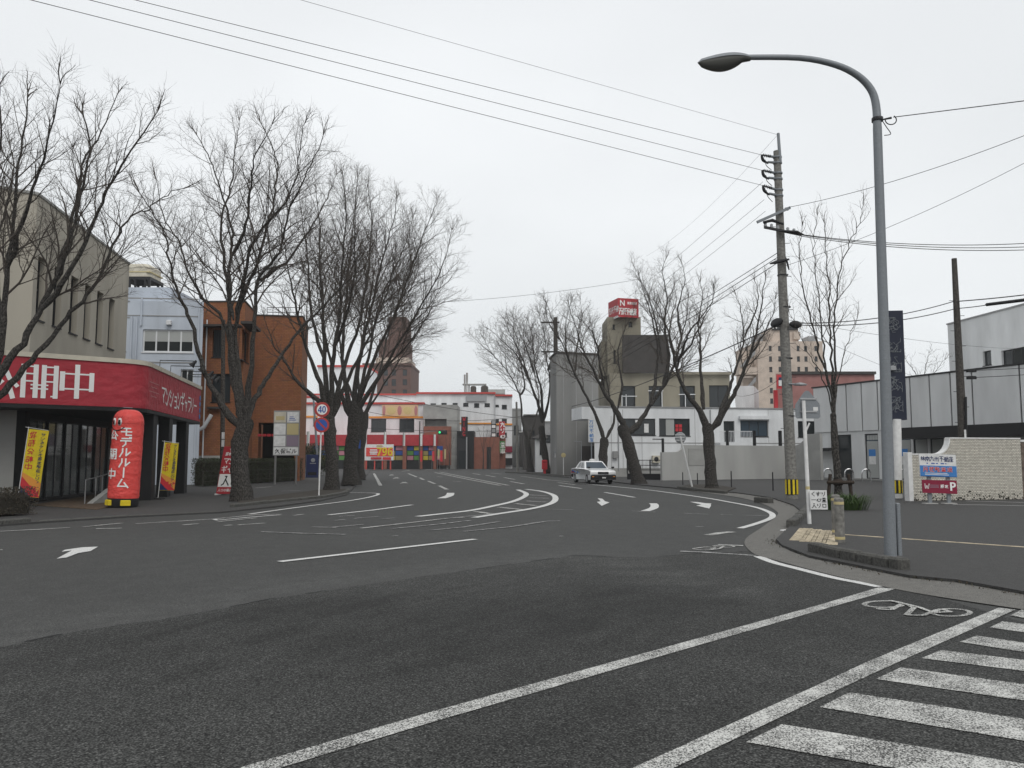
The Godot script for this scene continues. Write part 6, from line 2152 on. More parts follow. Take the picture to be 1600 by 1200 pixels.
	# dark rail fence between the trees
	var r := thing("rail_fence", "dark low fence of thin rails beside the leaning forked tree", "fence")
	var fw := [Vector2(8.728, -63), Vector2(11.166, -62)]
	var rf := wall_frame(fw[0], fw[1])
	var rl: float = (fw[1] - fw[0]).length()
	var bb := MB.new()
	bb.box(Vector3(0, 0, -0.1), Vector3(rl, 0.5, 0.1), rf)
	part(r, "plinth", bb, M.black)
	for k in 4:
		var pb := MB.new()
		pb.box(Vector3(rl * k / 3.0 - 0.04, 0.5, -0.04), Vector3(rl * k / 3.0 + 0.04, 1.55, 0.04), rf)
		part(r, "post", pb, M.dark_metal)
	for y in [0.75, 1.1, 1.48]:
		var pb := MB.new()
		pb.box(Vector3(0, y, -0.02), Vector3(rl, y + 0.05, 0.02), rf)
		part(r, "rail", pb, M.dark_metal)
	for k in 26:
		var pb := MB.new()
		pb.box(Vector3(rl * (k + 0.5) / 26.0, 0.8, -0.008), Vector3(rl * (k + 0.5) / 26.0 + 0.016, 1.48, 0.008), rf)
		part(r, "bar", pb, M.dark_metal)
	# hedges
	hedge([Vector2(-17.76, -47), Vector2(-15.42, -60)], 1.62, 0.9, "long clipped dark evergreen hedge before the brick building", M.hedge_leaf, 30000, 0.075, 3)
	hedge([Vector2(-15.2, -20.6), Vector2(-13.69, -23.62)], 0.82, 1.1, "low clipped brown shrub at the kerb", M.brown_leaf, 9000, 0.045, 4)
	var mesh_fence := thing("hedge_fence", "thin dark post and wire fence before the clipped hedge", "fence")
	var hw := [Vector2(-16.99, -45.8), Vector2(-14.88, -58.6)]
	var hl: float = (hw[1] - hw[0]).length()
	for k in 9:
		var pb := MB.new()
		pb.tube([Vector3(hw[0].lerp(hw[1], k / 8.0).x, 0, hw[0].lerp(hw[1], k / 8.0).y), Vector3(hw[0].lerp(hw[1], k / 8.0).x, 0.95, hw[0].lerp(hw[1], k / 8.0).y)], [0.018, 0.018], 5)
		part(mesh_fence, "post", pb, M.dark_pole)
	for y in [0.35, 0.65, 0.92]:
		var pb := MB.new()
		pb.tube([Vector3(hw[0].x, y, hw[0].y), Vector3(hw[1].x, y, hw[1].y)], [0.008, 0.008], 4)
		part(mesh_fence, "wire", pb, M.dark_pole)


func hedge(line: Array, high: float, wide: float, label: String, m: Material, count: int, size: float, sd: int) -> void:
	var r := RandomNumberGenerator.new()
	r.seed = sd
	var fn := FastNoiseLite.new()
	fn.seed = sd
	fn.frequency = 0.9
	var p: Vector2 = line[0]
	var q: Vector2 = line[1]
	var t := thing("clipped_hedge", label, "hedge", Vector3(p.x, 0, p.y))
	var f := turned(Vector3.ZERO, Vector3(q.x - p.x, 0, q.y - p.y))
	var long := (q - p).length()
	var core := MB.new()
	core.bevel_box(Vector3(0.15, 0.1, -wide / 2 + 0.16), Vector3(long - 0.15, high - 0.16, wide / 2 - 0.16), 0.1, f)
	part(t, "stems", core, M.stem)
	var pts := []
	while pts.size() < count:
		var s := Vector3(r.randf() * long, r.randf() * high, (r.randf() - 0.5) * wide)
		var h := high + fn.get_noise_1d(s.x * 1.5) * 0.14
		var w := wide / 2 + fn.get_noise_2d(s.x, s.y * 1.5) * 0.12
		var edge := minf(minf(h - s.y, w - absf(s.z)), minf(s.x, long - s.x))
		if edge < 0 or edge > 0.22 or s.y < 0.06:
			continue
		if fn.get_noise_3d(s.x * 4.0, s.y * 4.0, s.z * 4.0) < -0.32:
			continue
		pts.append(f * s)
	leaves(t, "foliage", pts, size, m, sd)


# ------------------------------------------------------------------ bare zelkova trees
func trees() -> void:
	# limbs follow the photograph's forks; each has its own depth
	tree("bare_tree", "bare spreading tree reaching over the beige show room, trunk beside the brown shrub", [Vector3(-14.82, -0.196, -22.5), Vector3(-14.81, 0.862, -22.5), Vector3(-14.75, 2.068, -22.5), Vector3(-14.62, 2.937, -22.5)], 0.36, 0.27, [
		[[Vector3(-14.65, 2.849, -22.5), Vector3(-14.23, 4.005, -22.67), Vector3(-14.18, 5.457, -22.83), Vector3(-14.23, 7.316, -23), Vector3(-14.25, 9.227, -23.17), Vector3(-14.19, 11.192, -23.33), Vector3(-14.24, 12.62, -23.5)], 0.14, 0.03],
		[[Vector3(-14.65, 2.849, -22.5), Vector3(-14.16, 4.129, -22.2), Vector3(-14.12, 6.168, -21.9), Vector3(-13.92, 8.361, -21.6), Vector3(-13.59, 10.181, -21.3), Vector3(-13.62, 11.626, -21)], 0.13, 0.03],
		[[Vector3(-14.62, 2.937, -22.5), Vector3(-14.19, 3.642, -22.57), Vector3(-13.5, 4.801, -22.64), Vector3(-12.98, 5.941, -22.71), Vector3(-12.47, 7.354, -22.79), Vector3(-12.27, 8.754, -22.86), Vector3(-12.05, 10.366, -22.93), Vector3(-12.53, 12.01, -23)], 0.15, 0.03],
		[[Vector3(-13.02, 5.579, -22.5), Vector3(-12.17, 6.607, -22.3), Vector3(-11.353, 8.159, -22.1), Vector3(-10.864, 9.167, -21.9), Vector3(-10.119, 10.163, -21.7), Vector3(-9.267, 11.328, -21.5)], 0.10, 0.022],
		[[Vector3(-14.58, 2.849, -22.5), Vector3(-14.01, 3.444, -22.72), Vector3(-13.22, 4.573, -22.94), Vector3(-12.47, 5.734, -23.17), Vector3(-11.93, 6.665, -23.39), Vector3(-11.487, 7.999, -23.61), Vector3(-11.209, 8.712, -23.83), Vector3(-10.809, 9.012, -24.06), Vector3(-10.349, 9.514, -24.28), Vector3(-9.716, 9.865, -24.5)], 0.12, 0.02, 0.45],
		[[Vector3(-13.93, 6.831, -22.5), Vector3(-13.22, 8.308, -22), Vector3(-12.55, 9.555, -21.5), Vector3(-12.01, 10.667, -21), Vector3(-11.563, 11.559, -20.5)], 0.09, 0.02],
		[[Vector3(-12.58, 6.652, -22.5), Vector3(-12.5, 8.241, -23), Vector3(-12.51, 10.103, -23.5), Vector3(-12.17, 11.664, -24), Vector3(-11.991, 13.09, -24.5)], 0.08, 0.02],
		[[Vector3(-14.13, 3.987, -22.5), Vector3(-14.48, 5.873, -23.12), Vector3(-15.07, 7.883, -23.75), Vector3(-15.09, 10.022, -24.38), Vector3(-15.77, 11.877, -25)], 0.09, 0.02],
	], {"reach": 1.0, "gap0": 0.34}, 101)
	tree("bare_tree", "largest bare tree with a fanned crown standing at the planting strip by the show room", [Vector3(-9.99, 0.022, -30.9), Vector3(-10.091, 1.058, -30.9), Vector3(-10.143, 2.005, -30.9), Vector3(-9.953, 2.838, -30.9)], 0.33, 0.30, [
		[[Vector3(-10.021, 2.719, -30.9), Vector3(-10.658, 3.426, -30.74), Vector3(-11.281, 4.558, -30.59), Vector3(-11.402, 4.947, -30.43), Vector3(-11.875, 6.667, -30.28), Vector3(-12.32, 7.691, -30.12), Vector3(-12.64, 8.951, -29.97), Vector3(-12.8, 9.895, -29.81), Vector3(-13.23, 10.642, -29.66), Vector3(-13.86, 11.672, -29.5)], 0.15, 0.025, 0.5],
		[[Vector3(-10.025, 2.838, -30.9), Vector3(-10.483, 4.41, -31.06), Vector3(-10.999, 6.824, -31.21), Vector3(-11.92, 7.795, -31.37), Vector3(-12.61, 8.931, -31.53), Vector3(-12.96, 9.983, -31.69), Vector3(-13.74, 11.154, -31.84), Vector3(-14.25, 13.44, -32)], 0.12, 0.022, 0.35],
		[[Vector3(-10.025, 2.838, -30.9), Vector3(-10.387, 4.404, -30.99), Vector3(-10.706, 6.8, -31.07), Vector3(-10.81, 9.243, -31.16), Vector3(-10.803, 10.469, -31.24), Vector3(-11.462, 12.37, -31.33), Vector3(-11.876, 13.43, -31.41), Vector3(-12.63, 14.68, -31.5)], 0.15, 0.022],
		[[Vector3(-9.933, 2.957, -30.9), Vector3(-10.364, 4.906, -31.16), Vector3(-10.582, 6.859, -31.42), Vector3(-10.057, 8.866, -31.69), Vector3(-9.522, 11.186, -31.95), Vector3(-9.454, 12.49, -32.21), Vector3(-9.479, 13.56, -32.48), Vector3(-10.027, 14.76, -32.74), Vector3(-10.5, 15.71, -33)], 0.15, 0.022],
		[[Vector3(-9.933, 2.957, -30.9), Vector3(-9.762, 4.613, -30.66), Vector3(-9.535, 6.788, -30.42), Vector3(-9.406, 8.185, -30.19), Vector3(-8.583, 9.187, -29.95), Vector3(-8.223, 10.587, -29.71), Vector3(-7.715, 11.568, -29.48), Vector3(-7.054, 12.78, -29.24), Vector3(-6.76, 13.52, -29)], 0.14, 0.022],
		[[Vector3(-9.841, 3.077, -30.9), Vector3(-9.66, 3.935, -31.17), Vector3(-9.3, 4.714, -31.43), Vector3(-8.884, 5.608, -31.7), Vector3(-8.114, 6.799, -31.97), Vector3(-6.451, 8.631, -32.23), Vector3(-5.757, 9.807, -32.5)], 0.13, 0.02, 0.5],
		[[Vector3(-10.696, 9.18, -30.9), Vector3(-9.931, 10.348, -30.3), Vector3(-9.611, 11.62, -29.7), Vector3(-9.265, 12.61, -29.1), Vector3(-8.208, 14.02, -28.5)], 0.09, 0.02],
		[[Vector3(-10.503, 6.82, -30.9), Vector3(-11.097, 8.929, -31.52), Vector3(-11.549, 10.88, -32.14), Vector3(-11.433, 12.65, -32.76), Vector3(-11.442, 14.77, -33.38), Vector3(-11.556, 16.28, -34)], 0.10, 0.02],
		[[Vector3(-9.651, 8.291, -30.9), Vector3(-8.808, 9.188, -31.55), Vector3(-7.883, 10.897, -32.2), Vector3(-7.42, 12.42, -32.85), Vector3(-7.189, 13.72, -33.5)], 0.08, 0.018],
		[[Vector3(-10.405, 6.771, -30.9), Vector3(-9.993, 8.166, -30.32), Vector3(-9.382, 9.707, -29.74), Vector3(-7.974, 11.2, -29.16), Vector3(-7.518, 12.88, -28.58), Vector3(-7.163, 13.57, -28)], 0.10, 0.02],
	], {"gap0": 0.36, "reach": 1.1}, 102)
	tree("bare_tree", "bare thick trunked tree directly behind the round speed limit sign", [Vector3(-8.898, -0.026, -41), Vector3(-8.859, 1.194, -41), Vector3(-8.979, 2.453, -41), Vector3(-9.064, 3.559, -41)], 0.31, 0.29, [
		[[Vector3(-9.194, 3.718, -41), Vector3(-9.511, 4.403, -40.8), Vector3(-10.622, 5.495, -40.6), Vector3(-11.223, 6.518, -40.4), Vector3(-11.753, 7.346, -40.2), Vector3(-12.27, 8.991, -40)], 0.16, 0.022, 0.3],
		[[Vector3(-9.127, 3.559, -41), Vector3(-9.451, 5.273, -40.6), Vector3(-10.087, 7.124, -40.2), Vector3(-10.597, 9.269, -39.8), Vector3(-10.914, 11.391, -39.4), Vector3(-11.104, 13.49, -39)], 0.17, 0.022],
		[[Vector3(-9.064, 3.559, -41), Vector3(-9.393, 5.992, -41.4), Vector3(-9.636, 8.662, -41.8), Vector3(-9.949, 11.412, -42.2), Vector3(-10.168, 14.24, -42.6), Vector3(-10.588, 16.81, -43)], 0.18, 0.022],
		[[Vector3(-9.001, 3.559, -41), Vector3(-8.818, 6.213, -40.5), Vector3(-8.445, 8.674, -40), Vector3(-8.237, 11.416, -39.5), Vector3(-8.025, 13.81, -39), Vector3(-8.264, 15.59, -38.5)], 0.18, 0.022],
		[[Vector3(-8.937, 3.559, -41), Vector3(-8.525, 5.992, -41.4), Vector3(-7.834, 8.332, -41.8), Vector3(-7.456, 11.075, -42.2), Vector3(-7.402, 13.9, -42.6), Vector3(-7.788, 16.88, -43)], 0.16, 0.022],
		[[Vector3(-8.937, 3.559, -41), Vector3(-8.069, 5.605, -40.75), Vector3(-6.953, 7.803, -40.5), Vector3(-6.001, 10.316, -40.25), Vector3(-5.678, 12.5, -40)], 0.14, 0.02],
		[[Vector3(-9.411, 6.591, -41), Vector3(-10.291, 9.314, -41.75), Vector3(-10.703, 12.16, -42.5), Vector3(-11.288, 14.79, -43.25), Vector3(-11.586, 16.44, -44)], 0.11, 0.02],
		[[Vector3(-8.786, 7.234, -41), Vector3(-7.804, 9.592, -39.83), Vector3(-7.466, 11.83, -38.67), Vector3(-7.282, 13.95, -37.5)], 0.11, 0.02],
	], {"gap0": 0.36, "gap1": 0.21, "reach": 1.15}, 103)
	tree("bare_tree", "tall dense bare tree leaning over the road behind the speed limit sign tree", [Vector3(-9.381, 0.157, -48.5), Vector3(-9.405, 1.491, -48.5), Vector3(-9.281, 2.982, -48.5), Vector3(-9.157, 4.481, -48.5)], 0.42, 0.38, [
		[[Vector3(-9.376, 4.105, -48.5), Vector3(-8.995, 7.09, -48.2), Vector3(-8.246, 10.45, -47.9), Vector3(-7.492, 13.43, -47.6), Vector3(-6.916, 15.64, -47.3), Vector3(-6.633, 17.23, -47)], 0.19, 0.024],
		[[Vector3(-9.301, 4.105, -48.5), Vector3(-8.164, 7.541, -48.8), Vector3(-6.916, 10.672, -49.1), Vector3(-5.831, 13.88, -49.4), Vector3(-5.028, 16.35, -49.7), Vector3(-4.436, 17.74, -50)], 0.18, 0.024],
		[[Vector3(-9.154, 4.293, -48.5), Vector3(-7.462, 6.88, -48), Vector3(-5.753, 9.625, -47.5), Vector3(-4.426, 11.778, -47), Vector3(-3.662, 13.53, -46.5), Vector3(-3.343, 15.07, -46)], 0.16, 0.022],
		[[Vector3(-9.151, 4.105, -48.5), Vector3(-7.97, 6.403, -48.88), Vector3(-6.142, 8.562, -49.25), Vector3(-5.045, 10.376, -49.62), Vector3(-3.929, 13.23, -50)], 0.13, 0.02],
		[[Vector3(-9.451, 4.105, -48.5), Vector3(-10.104, 7.565, -49), Vector3(-10.078, 11.138, -49.5), Vector3(-9.923, 14.43, -50), Vector3(-9.759, 17.82, -50.5), Vector3(-9.725, 19.85, -51)], 0.18, 0.024],
		[[Vector3(-9.563, 4.105, -48.5), Vector3(-10.416, 6.679, -47.88), Vector3(-10.892, 9.582, -47.25), Vector3(-10.992, 12.44, -46.62), Vector3(-10.535, 14.88, -46)], 0.15, 0.022],
		[[Vector3(-9.157, 4.481, -48.5), Vector3(-8.645, 7.61, -49.38), Vector3(-8.067, 11.283, -50.25), Vector3(-6.845, 14.72, -51.12), Vector3(-6.173, 17.88, -52)], 0.15, 0.022],
		[[Vector3(-9.157, 4.481, -48.5), Vector3(-8.514, 5.954, -48.12), Vector3(-7.431, 7.413, -47.75), Vector3(-5.911, 8.483, -47.38), Vector3(-4.034, 8.799, -47)], 0.08, 0.016],
	], {"gap0": 0.36, "gap1": 0.24, "reach": 1.25, "fine": 0.005}, 104)
	tree("bare_tree", "farther bare tree half hidden behind the dense leaning tree", [Vector3(-11.515, 0.11, -63), Vector3(-11.546, 1.942, -63), Vector3(-11.375, 3.395, -63), Vector3(-11.204, 4.855, -63)], 0.36, 0.32, [
		[[Vector3(-11.395, 4.611, -63), Vector3(-11.694, 7.767, -62.75), Vector3(-11.233, 12.16, -62.5), Vector3(-10.518, 16.07, -62.25), Vector3(-10.283, 19.5, -62)], 0.16, 0.024],
		[[Vector3(-11.298, 4.611, -63), Vector3(-10.355, 7.841, -63.5), Vector3(-9.495, 11.907, -64), Vector3(-8.098, 15.57, -64.5), Vector3(-7.428, 18.8, -65)], 0.15, 0.024],
		[[Vector3(-11.204, 4.855, -63), Vector3(-9.674, 7.24, -62.33), Vector3(-7.688, 10.074, -61.67), Vector3(-6.197, 11.905, -61)], 0.12, 0.02],
		[[Vector3(-11.395, 4.611, -63), Vector3(-12.77, 7.816, -63.25), Vector3(-13.38, 11.326, -63.5), Vector3(-13.75, 14.9, -63.75), Vector3(-13.61, 18.02, -64)], 0.15, 0.022],
	], {"gap0": 0.42, "gap1": 0.26, "gap2": 0.17, "reach": 1.4, "fine": 0.008}, 105)
	# right hand row
	tree("bare_tree", "forked bare tree before the garden wall beside the round mirror", [Vector3(10.457, -0.1, -43.7), Vector3(10.417, 1.168, -43.7), Vector3(10.372, 2.173, -43.7), Vector3(10.326, 3.182, -43.7)], 0.29, 0.29, [
		[[Vector3(10.228, 3.135, -43.7), Vector3(9.927, 4.133, -43.58), Vector3(9.095, 5.129, -43.47), Vector3(8.626, 6.54, -43.35), Vector3(8.333, 7.951, -43.23), Vector3(7.918, 9.124, -43.12), Vector3(7.441, 10.058, -43)], 0.20, 0.024],
		[[Vector3(10.132, 4.199, -43.7), Vector3(10.072, 5.888, -43.96), Vector3(10.147, 7.852, -44.22), Vector3(10.106, 8.87, -44.48), Vector3(10.44, 10.4, -44.74), Vector3(10.279, 11.704, -45)], 0.13, 0.022],
		[[Vector3(10.523, 3.135, -43.7), Vector3(11.245, 4.3, -43.42), Vector3(11.843, 5.455, -43.13), Vector3(12.39, 6.953, -42.85), Vector3(12.82, 8.793, -42.57), Vector3(13, 10.152, -42.28), Vector3(13.12, 11.265, -42)], 0.19, 0.024],
		[[Vector3(10.888, 3.607, -43.7), Vector3(11.642, 5.426, -44.16), Vector3(12.09, 6.44, -44.62), Vector3(12.71, 7.974, -45.08), Vector3(12.73, 9.799, -45.54), Vector3(12.45, 11.287, -46)], 0.14, 0.022],
		[[Vector3(8.751, 6.341, -43.7), Vector3(9.052, 7.684, -43.03), Vector3(9.388, 8.405, -42.35), Vector3(10.177, 9.566, -41.67), Vector3(10.144, 10.349, -41)], 0.10, 0.02],
		[[Vector3(12.36, 8.02, -43.7), Vector3(13.05, 9.302, -44.13), Vector3(13.46, 10.614, -44.57), Vector3(13.25, 11.704, -45)], 0.08, 0.018],
		[[Vector3(12.63, 7.059, -43.7), Vector3(13.2, 8.055, -43.13), Vector3(13.52, 9.028, -42.57), Vector3(13.61, 10.211, -42)], 0.08, 0.018],
		[[Vector3(8.585, 7.059, -43.7), Vector3(8.582, 8.675, -44.8), Vector3(9.197, 10.373, -45.9), Vector3(9.311, 11.891, -47)], 0.09, 0.018],
	], {"gap0": 0.4, "reach": 0.95}, 106)
	tree("bare_tree", "largest bare tree on the taxi side, leaning trunk splitting above the rail fence", [Vector3(7.963, -0.039, -52.4), Vector3(7.658, 1.282, -52.4), Vector3(7.351, 2.488, -52.4), Vector3(7.039, 3.416, -52.4)], 0.38, 0.36, [
		[[Vector3(7.168, 3.44, -52.4), Vector3(6.516, 4.702, -52.17), Vector3(5.795, 5.817, -51.93), Vector3(5.08, 7.208, -51.7), Vector3(4.368, 8.594, -51.47), Vector3(3.939, 9.974, -51.23), Vector3(3.374, 11.631, -51)], 0.22, 0.024],
		[[Vector3(7.307, 3.228, -52.4), Vector3(8.058, 3.846, -52.63), Vector3(8.824, 4.958, -52.86), Vector3(9.819, 6.344, -53.09), Vector3(10.611, 7.821, -53.31), Vector3(11.051, 9.465, -53.54), Vector3(11.493, 10.983, -53.77), Vector3(11.724, 12.82, -54)], 0.22, 0.026],
		[[Vector3(5.847, 5.855, -52.4), Vector3(5.518, 7.786, -51.8), Vector3(5.188, 9.121, -51.2), Vector3(4.582, 9.87, -50.6), Vector3(3.984, 10.187, -50)], 0.12, 0.02],
		[[Vector3(8.82, 5, -52.4), Vector3(9.223, 6.907, -52.92), Vector3(9.485, 8.569, -53.44), Vector3(9.31, 10.42, -53.96), Vector3(8.835, 12.62, -54.48), Vector3(8.334, 14.1, -55)], 0.15, 0.022],
		[[Vector3(9.621, 6.283, -52.4), Vector3(9.955, 8.11, -52.12), Vector3(9.65, 9.93, -51.84), Vector3(9.77, 11.741, -51.56), Vector3(9.464, 13.4, -51.28), Vector3(9.853, 14.48, -51)], 0.16, 0.022],
		[[Vector3(6.687, 4.716, -52.4), Vector3(7.01, 6.296, -52.55), Vector3(6.765, 8.183, -52.7), Vector3(7.384, 10.092, -52.85), Vector3(8.149, 11.583, -53)], 0.11, 0.02],
		[[Vector3(10.429, 7.715, -52.4), Vector3(11.175, 8.639, -51.8), Vector3(11.627, 9.686, -51.2), Vector3(12.35, 11.131, -50.6), Vector3(12.37, 12.13, -50)], 0.11, 0.02],
		[[Vector3(9.571, 7.571, -52.4), Vector3(9.434, 9.685, -53.05), Vector3(9.139, 11.715, -53.7), Vector3(8.53, 13.65, -54.35), Vector3(8.042, 14.87, -55)], 0.10, 0.02],
		[[Vector3(10.815, 9.298, -52.4), Vector3(10.607, 11.155, -52.27), Vector3(11.044, 13.02, -52.13), Vector3(10.757, 14.44, -52)], 0.10, 0.02],
	], {"gap0": 0.38, "gap1": 0.22, "reach": 1.08, "fine": 0.005}, 107)
	tree("bare_tree", "slimmer forked bare tree growing right behind the parked taxi", [Vector3(7.299, -0.011, -66), Vector3(7.212, 1.452, -66), Vector3(7.329, 2.973, -66)], 0.36, 0.34, [
		[[Vector3(7.327, 3.117, -66), Vector3(6.615, 5.069, -65.83), Vector3(5.9, 6.575, -65.67), Vector3(5.009, 8.347, -65.5), Vector3(3.944, 10.838, -65.33), Vector3(3.231, 12.61, -65.17), Vector3(2.519, 14.57, -65)], 0.18, 0.024],
		[[Vector3(7.506, 3.206, -66), Vector3(8.172, 4.82, -66.2), Vector3(7.77, 6.991, -66.4), Vector3(7.45, 8.825, -66.6), Vector3(6.766, 11.045, -66.8), Vector3(6.436, 12.92, -67)], 0.14, 0.022],
		[[Vector3(5.93, 6.6, -66), Vector3(4.834, 8.705, -65.5), Vector3(4.277, 10.433, -65), Vector3(4.256, 12.5, -64.5), Vector3(4.76, 14.19, -64)], 0.12, 0.02],
		[[Vector3(5.047, 8.399, -66), Vector3(5.295, 10.66, -66.67), Vector3(5.732, 12.98, -67.33), Vector3(5.621, 15.54, -68)], 0.11, 0.02],
		[[Vector3(3.806, 11.114, -66), Vector3(2.89, 12.67, -65.5), Vector3(2.695, 14.02, -65)], 0.08, 0.018],
	], {"gap0": 0.42, "gap1": 0.26, "gap2": 0.17, "reach": 1.4, "fine": 0.008}, 108)
	tree("bare_tree", "bare tree with a thick trunk beside the red post box and bus stop signs", [Vector3(3.719, 0.056, -88), Vector3(3.522, 1.74, -88), Vector3(3.257, 3.43, -88), Vector3(3.126, 4.786, -88)], 0.36, 0.34, [
		[[Vector3(3.244, 5.404, -88), Vector3(2.65, 7.774, -87.8), Vector3(1.935, 9.667, -87.6), Vector3(0.984, 12.52, -87.4), Vector3(-0.206, 14.89, -87.2), Vector3(-0.92, 16.78, -87)], 0.22, 0.03],
		[[Vector3(3.245, 5.642, -88), Vector3(3.154, 8.786, -88.5), Vector3(2.454, 11.742, -89), Vector3(2.231, 14.75, -89.5), Vector3(1.511, 17.55, -90)], 0.20, 0.028],
		[[Vector3(3.364, 5.642, -88), Vector3(4.07, 9.181, -87.5), Vector3(3.586, 12.47, -87), Vector3(3.34, 15.26, -86.5), Vector3(2.622, 17.32, -86)], 0.17, 0.026],
		[[Vector3(1.944, 9.704, -88), Vector3(0.514, 12.63, -88.33), Vector3(-1.661, 14.87, -88.67), Vector3(-2.885, 15.9, -89)], 0.14, 0.024],
		[[Vector3(2.424, 10.665, -88), Vector3(1.489, 13.69, -89), Vector3(0.525, 16.06, -90), Vector3(0.034, 17.48, -91)], 0.13, 0.022],
	], {"gap0": 0.45, "gap1": 0.32, "gap2": 0.2, "reach": 1.8, "fine": 0.010}, 109)
	tree("bare_tree", "bare forked tree at the pavement tip nearest the far crossing", [Vector3(2.229, 0.075, -100), Vector3(2.078, 1.759, -100), Vector3(1.851, 3.68, -100)], 0.38, 0.34, [
		[[Vector3(1.925, 3.764, -100), Vector3(1.251, 6.184, -99.8), Vector3(0.901, 9.416, -99.6), Vector3(-0.774, 12.38, -99.4), Vector3(-2.395, 14.26, -99.2), Vector3(-3.747, 16.69, -99)], 0.2, 0.03],
		[[Vector3(2.06, 3.764, -100), Vector3(2.755, 6.216, -100.5), Vector3(3.322, 8.702, -101), Vector3(2.796, 12.06, -101.5), Vector3(1.984, 15.46, -102)], 0.18, 0.03],
		[[Vector3(0.905, 9.176, -100), Vector3(1.522, 10.492, -99.5), Vector3(0.846, 13.97, -99), Vector3(0.306, 16.88, -98.5), Vector3(-0.768, 18.7, -98)], 0.14, 0.026],
		[[Vector3(-2.142, 14.09, -100), Vector3(-4.074, 15.81, -100.5), Vector3(-4.925, 16.72, -101)], 0.09, 0.022],
	], {"gap0": 0.45, "gap1": 0.34, "gap2": 0.22, "reach": 2.0, "fine": 0.011}, 110)
	tree("young_tree", "slender staked young bare tree beside the utility pole", [Vector3(10.405, 0, -26.6), Vector3(10.41, 0.727, -26.6), Vector3(10.351, 1.949, -26.6), Vector3(10.325, 2.974, -26.6)], 0.12, 0.10, [
		[[Vector3(10.322, 2.871, -26.6), Vector3(10.212, 4.001, -26.53), Vector3(9.892, 5.029, -26.47), Vector3(9.599, 6.269, -26.4), Vector3(9.347, 7.512, -26.33), Vector3(9.315, 8.549, -26.27), Vector3(9.442, 9.376, -26.2)], 0.06, 0.014],
		[[Vector3(10.339, 2.768, -26.6), Vector3(10.39, 4.23, -26.76), Vector3(10.461, 5.723, -26.92), Vector3(10.519, 7.464, -27.08), Vector3(10.519, 8.807, -27.24), Vector3(10.571, 9.843, -27.4)], 0.065, 0.014],
		[[Vector3(10.359, 2.768, -26.6), Vector3(10.419, 4.411, -26.5), Vector3(10.397, 6.06, -26.4), Vector3(10.574, 7.505, -26.3), Vector3(10.902, 8.532, -26.2), Vector3(11.242, 9.347, -26.1), Vector3(11.324, 9.906, -26)], 0.06, 0.014],
		[[Vector3(10.353, 3.18, -26.6), Vector3(10.166, 4.639, -26.68), Vector3(10.1, 6.121, -26.76), Vector3(10.012, 7.626, -26.84), Vector3(10.021, 8.939, -26.92), Vector3(10.257, 10.051, -27)], 0.05, 0.012],
		[[Vector3(10.429, 3.593, -26.6), Vector3(10.695, 4.83, -26.53), Vector3(10.946, 5.654, -26.47), Vector3(11.259, 6.478, -26.4)], 0.03, 0.01],
		[[Vector3(10.325, 2.974, -26.6), Vector3(10.074, 4.229, -26.75), Vector3(9.677, 5.085, -26.9), Vector3(9.3, 6.17, -27.05), Vector3(9.116, 6.841, -27.2)], 0.03, 0.01],
	], {"gap0": 0.3, "gap1": 0.22, "gap2": 0.15, "reach": 0.68, "lift": 0.16, "twig": 0.8}, 111)
	tree("roof_line_tree", "small bare tree showing above the panel clad shop roof", [Vector3(34.43, 0.372, -70), Vector3(34.57, 3.595, -70), Vector3(34.71, 6.844, -70)], 0.2, 0.15, [
		[[Vector3(34.71, 6.844, -70), Vector3(34.2, 8.718, -69.67), Vector3(33.43, 9.497, -69.33), Vector3(32.87, 10.216, -69)], 0.07, 0.02],
		[[Vector3(34.71, 6.844, -70), Vector3(35.25, 9.061, -70.33), Vector3(35.74, 10.202, -70.67), Vector3(36.05, 10.911, -71)], 0.07, 0.02],
		[[Vector3(34.71, 6.844, -70), Vector3(35.43, 8.447, -69.67), Vector3(36.01, 9.389, -69.33), Vector3(36.52, 10.108, -69)], 0.07, 0.02],
	], {"gap0": 0.4, "gap1": 0.35, "gap2": 0.22, "reach": 1.1, "fine": 0.009}, 112)
	for s in [[-9.879, -131.0, 5.4], [-4.536, -130.5, 6.6], [-3.474, -129.0, 5.0]]:
		var base := Vector3(s[0], 0, s[1])
		var h: float = s[2]
		tree("street_sapling", "small bare street sapling before the brown frontage", [base, base + Vector3(0.05, h * 0.25, 0), base + Vector3(0, h * 0.45, 0)], 0.09, 0.07, [
			[[base + Vector3(0, h * 0.4, 0), base + Vector3(-0.4, h * 0.7, 0.1), base + Vector3(-0.7, h, 0)], 0.05, 0.02], [[base + Vector3(0, h * 0.4, 0), base + Vector3(0.4, h * 0.7, 0.1), base + Vector3(0.8, h * 0.95, 0)], 0.05, 0.02], [[base + Vector3(0, h * 0.4, 0), base + Vector3(0.05, h * 0.75, -0.1), base + Vector3(0.1, h * 1.05, 0)], 0.05, 0.02]], {"levels": 2, "gap0": 0.5, "gap1": 0.4, "reach": 0.8, "fine": 0.012}, 120 + int(h * 7), "saplings at the far crossing")


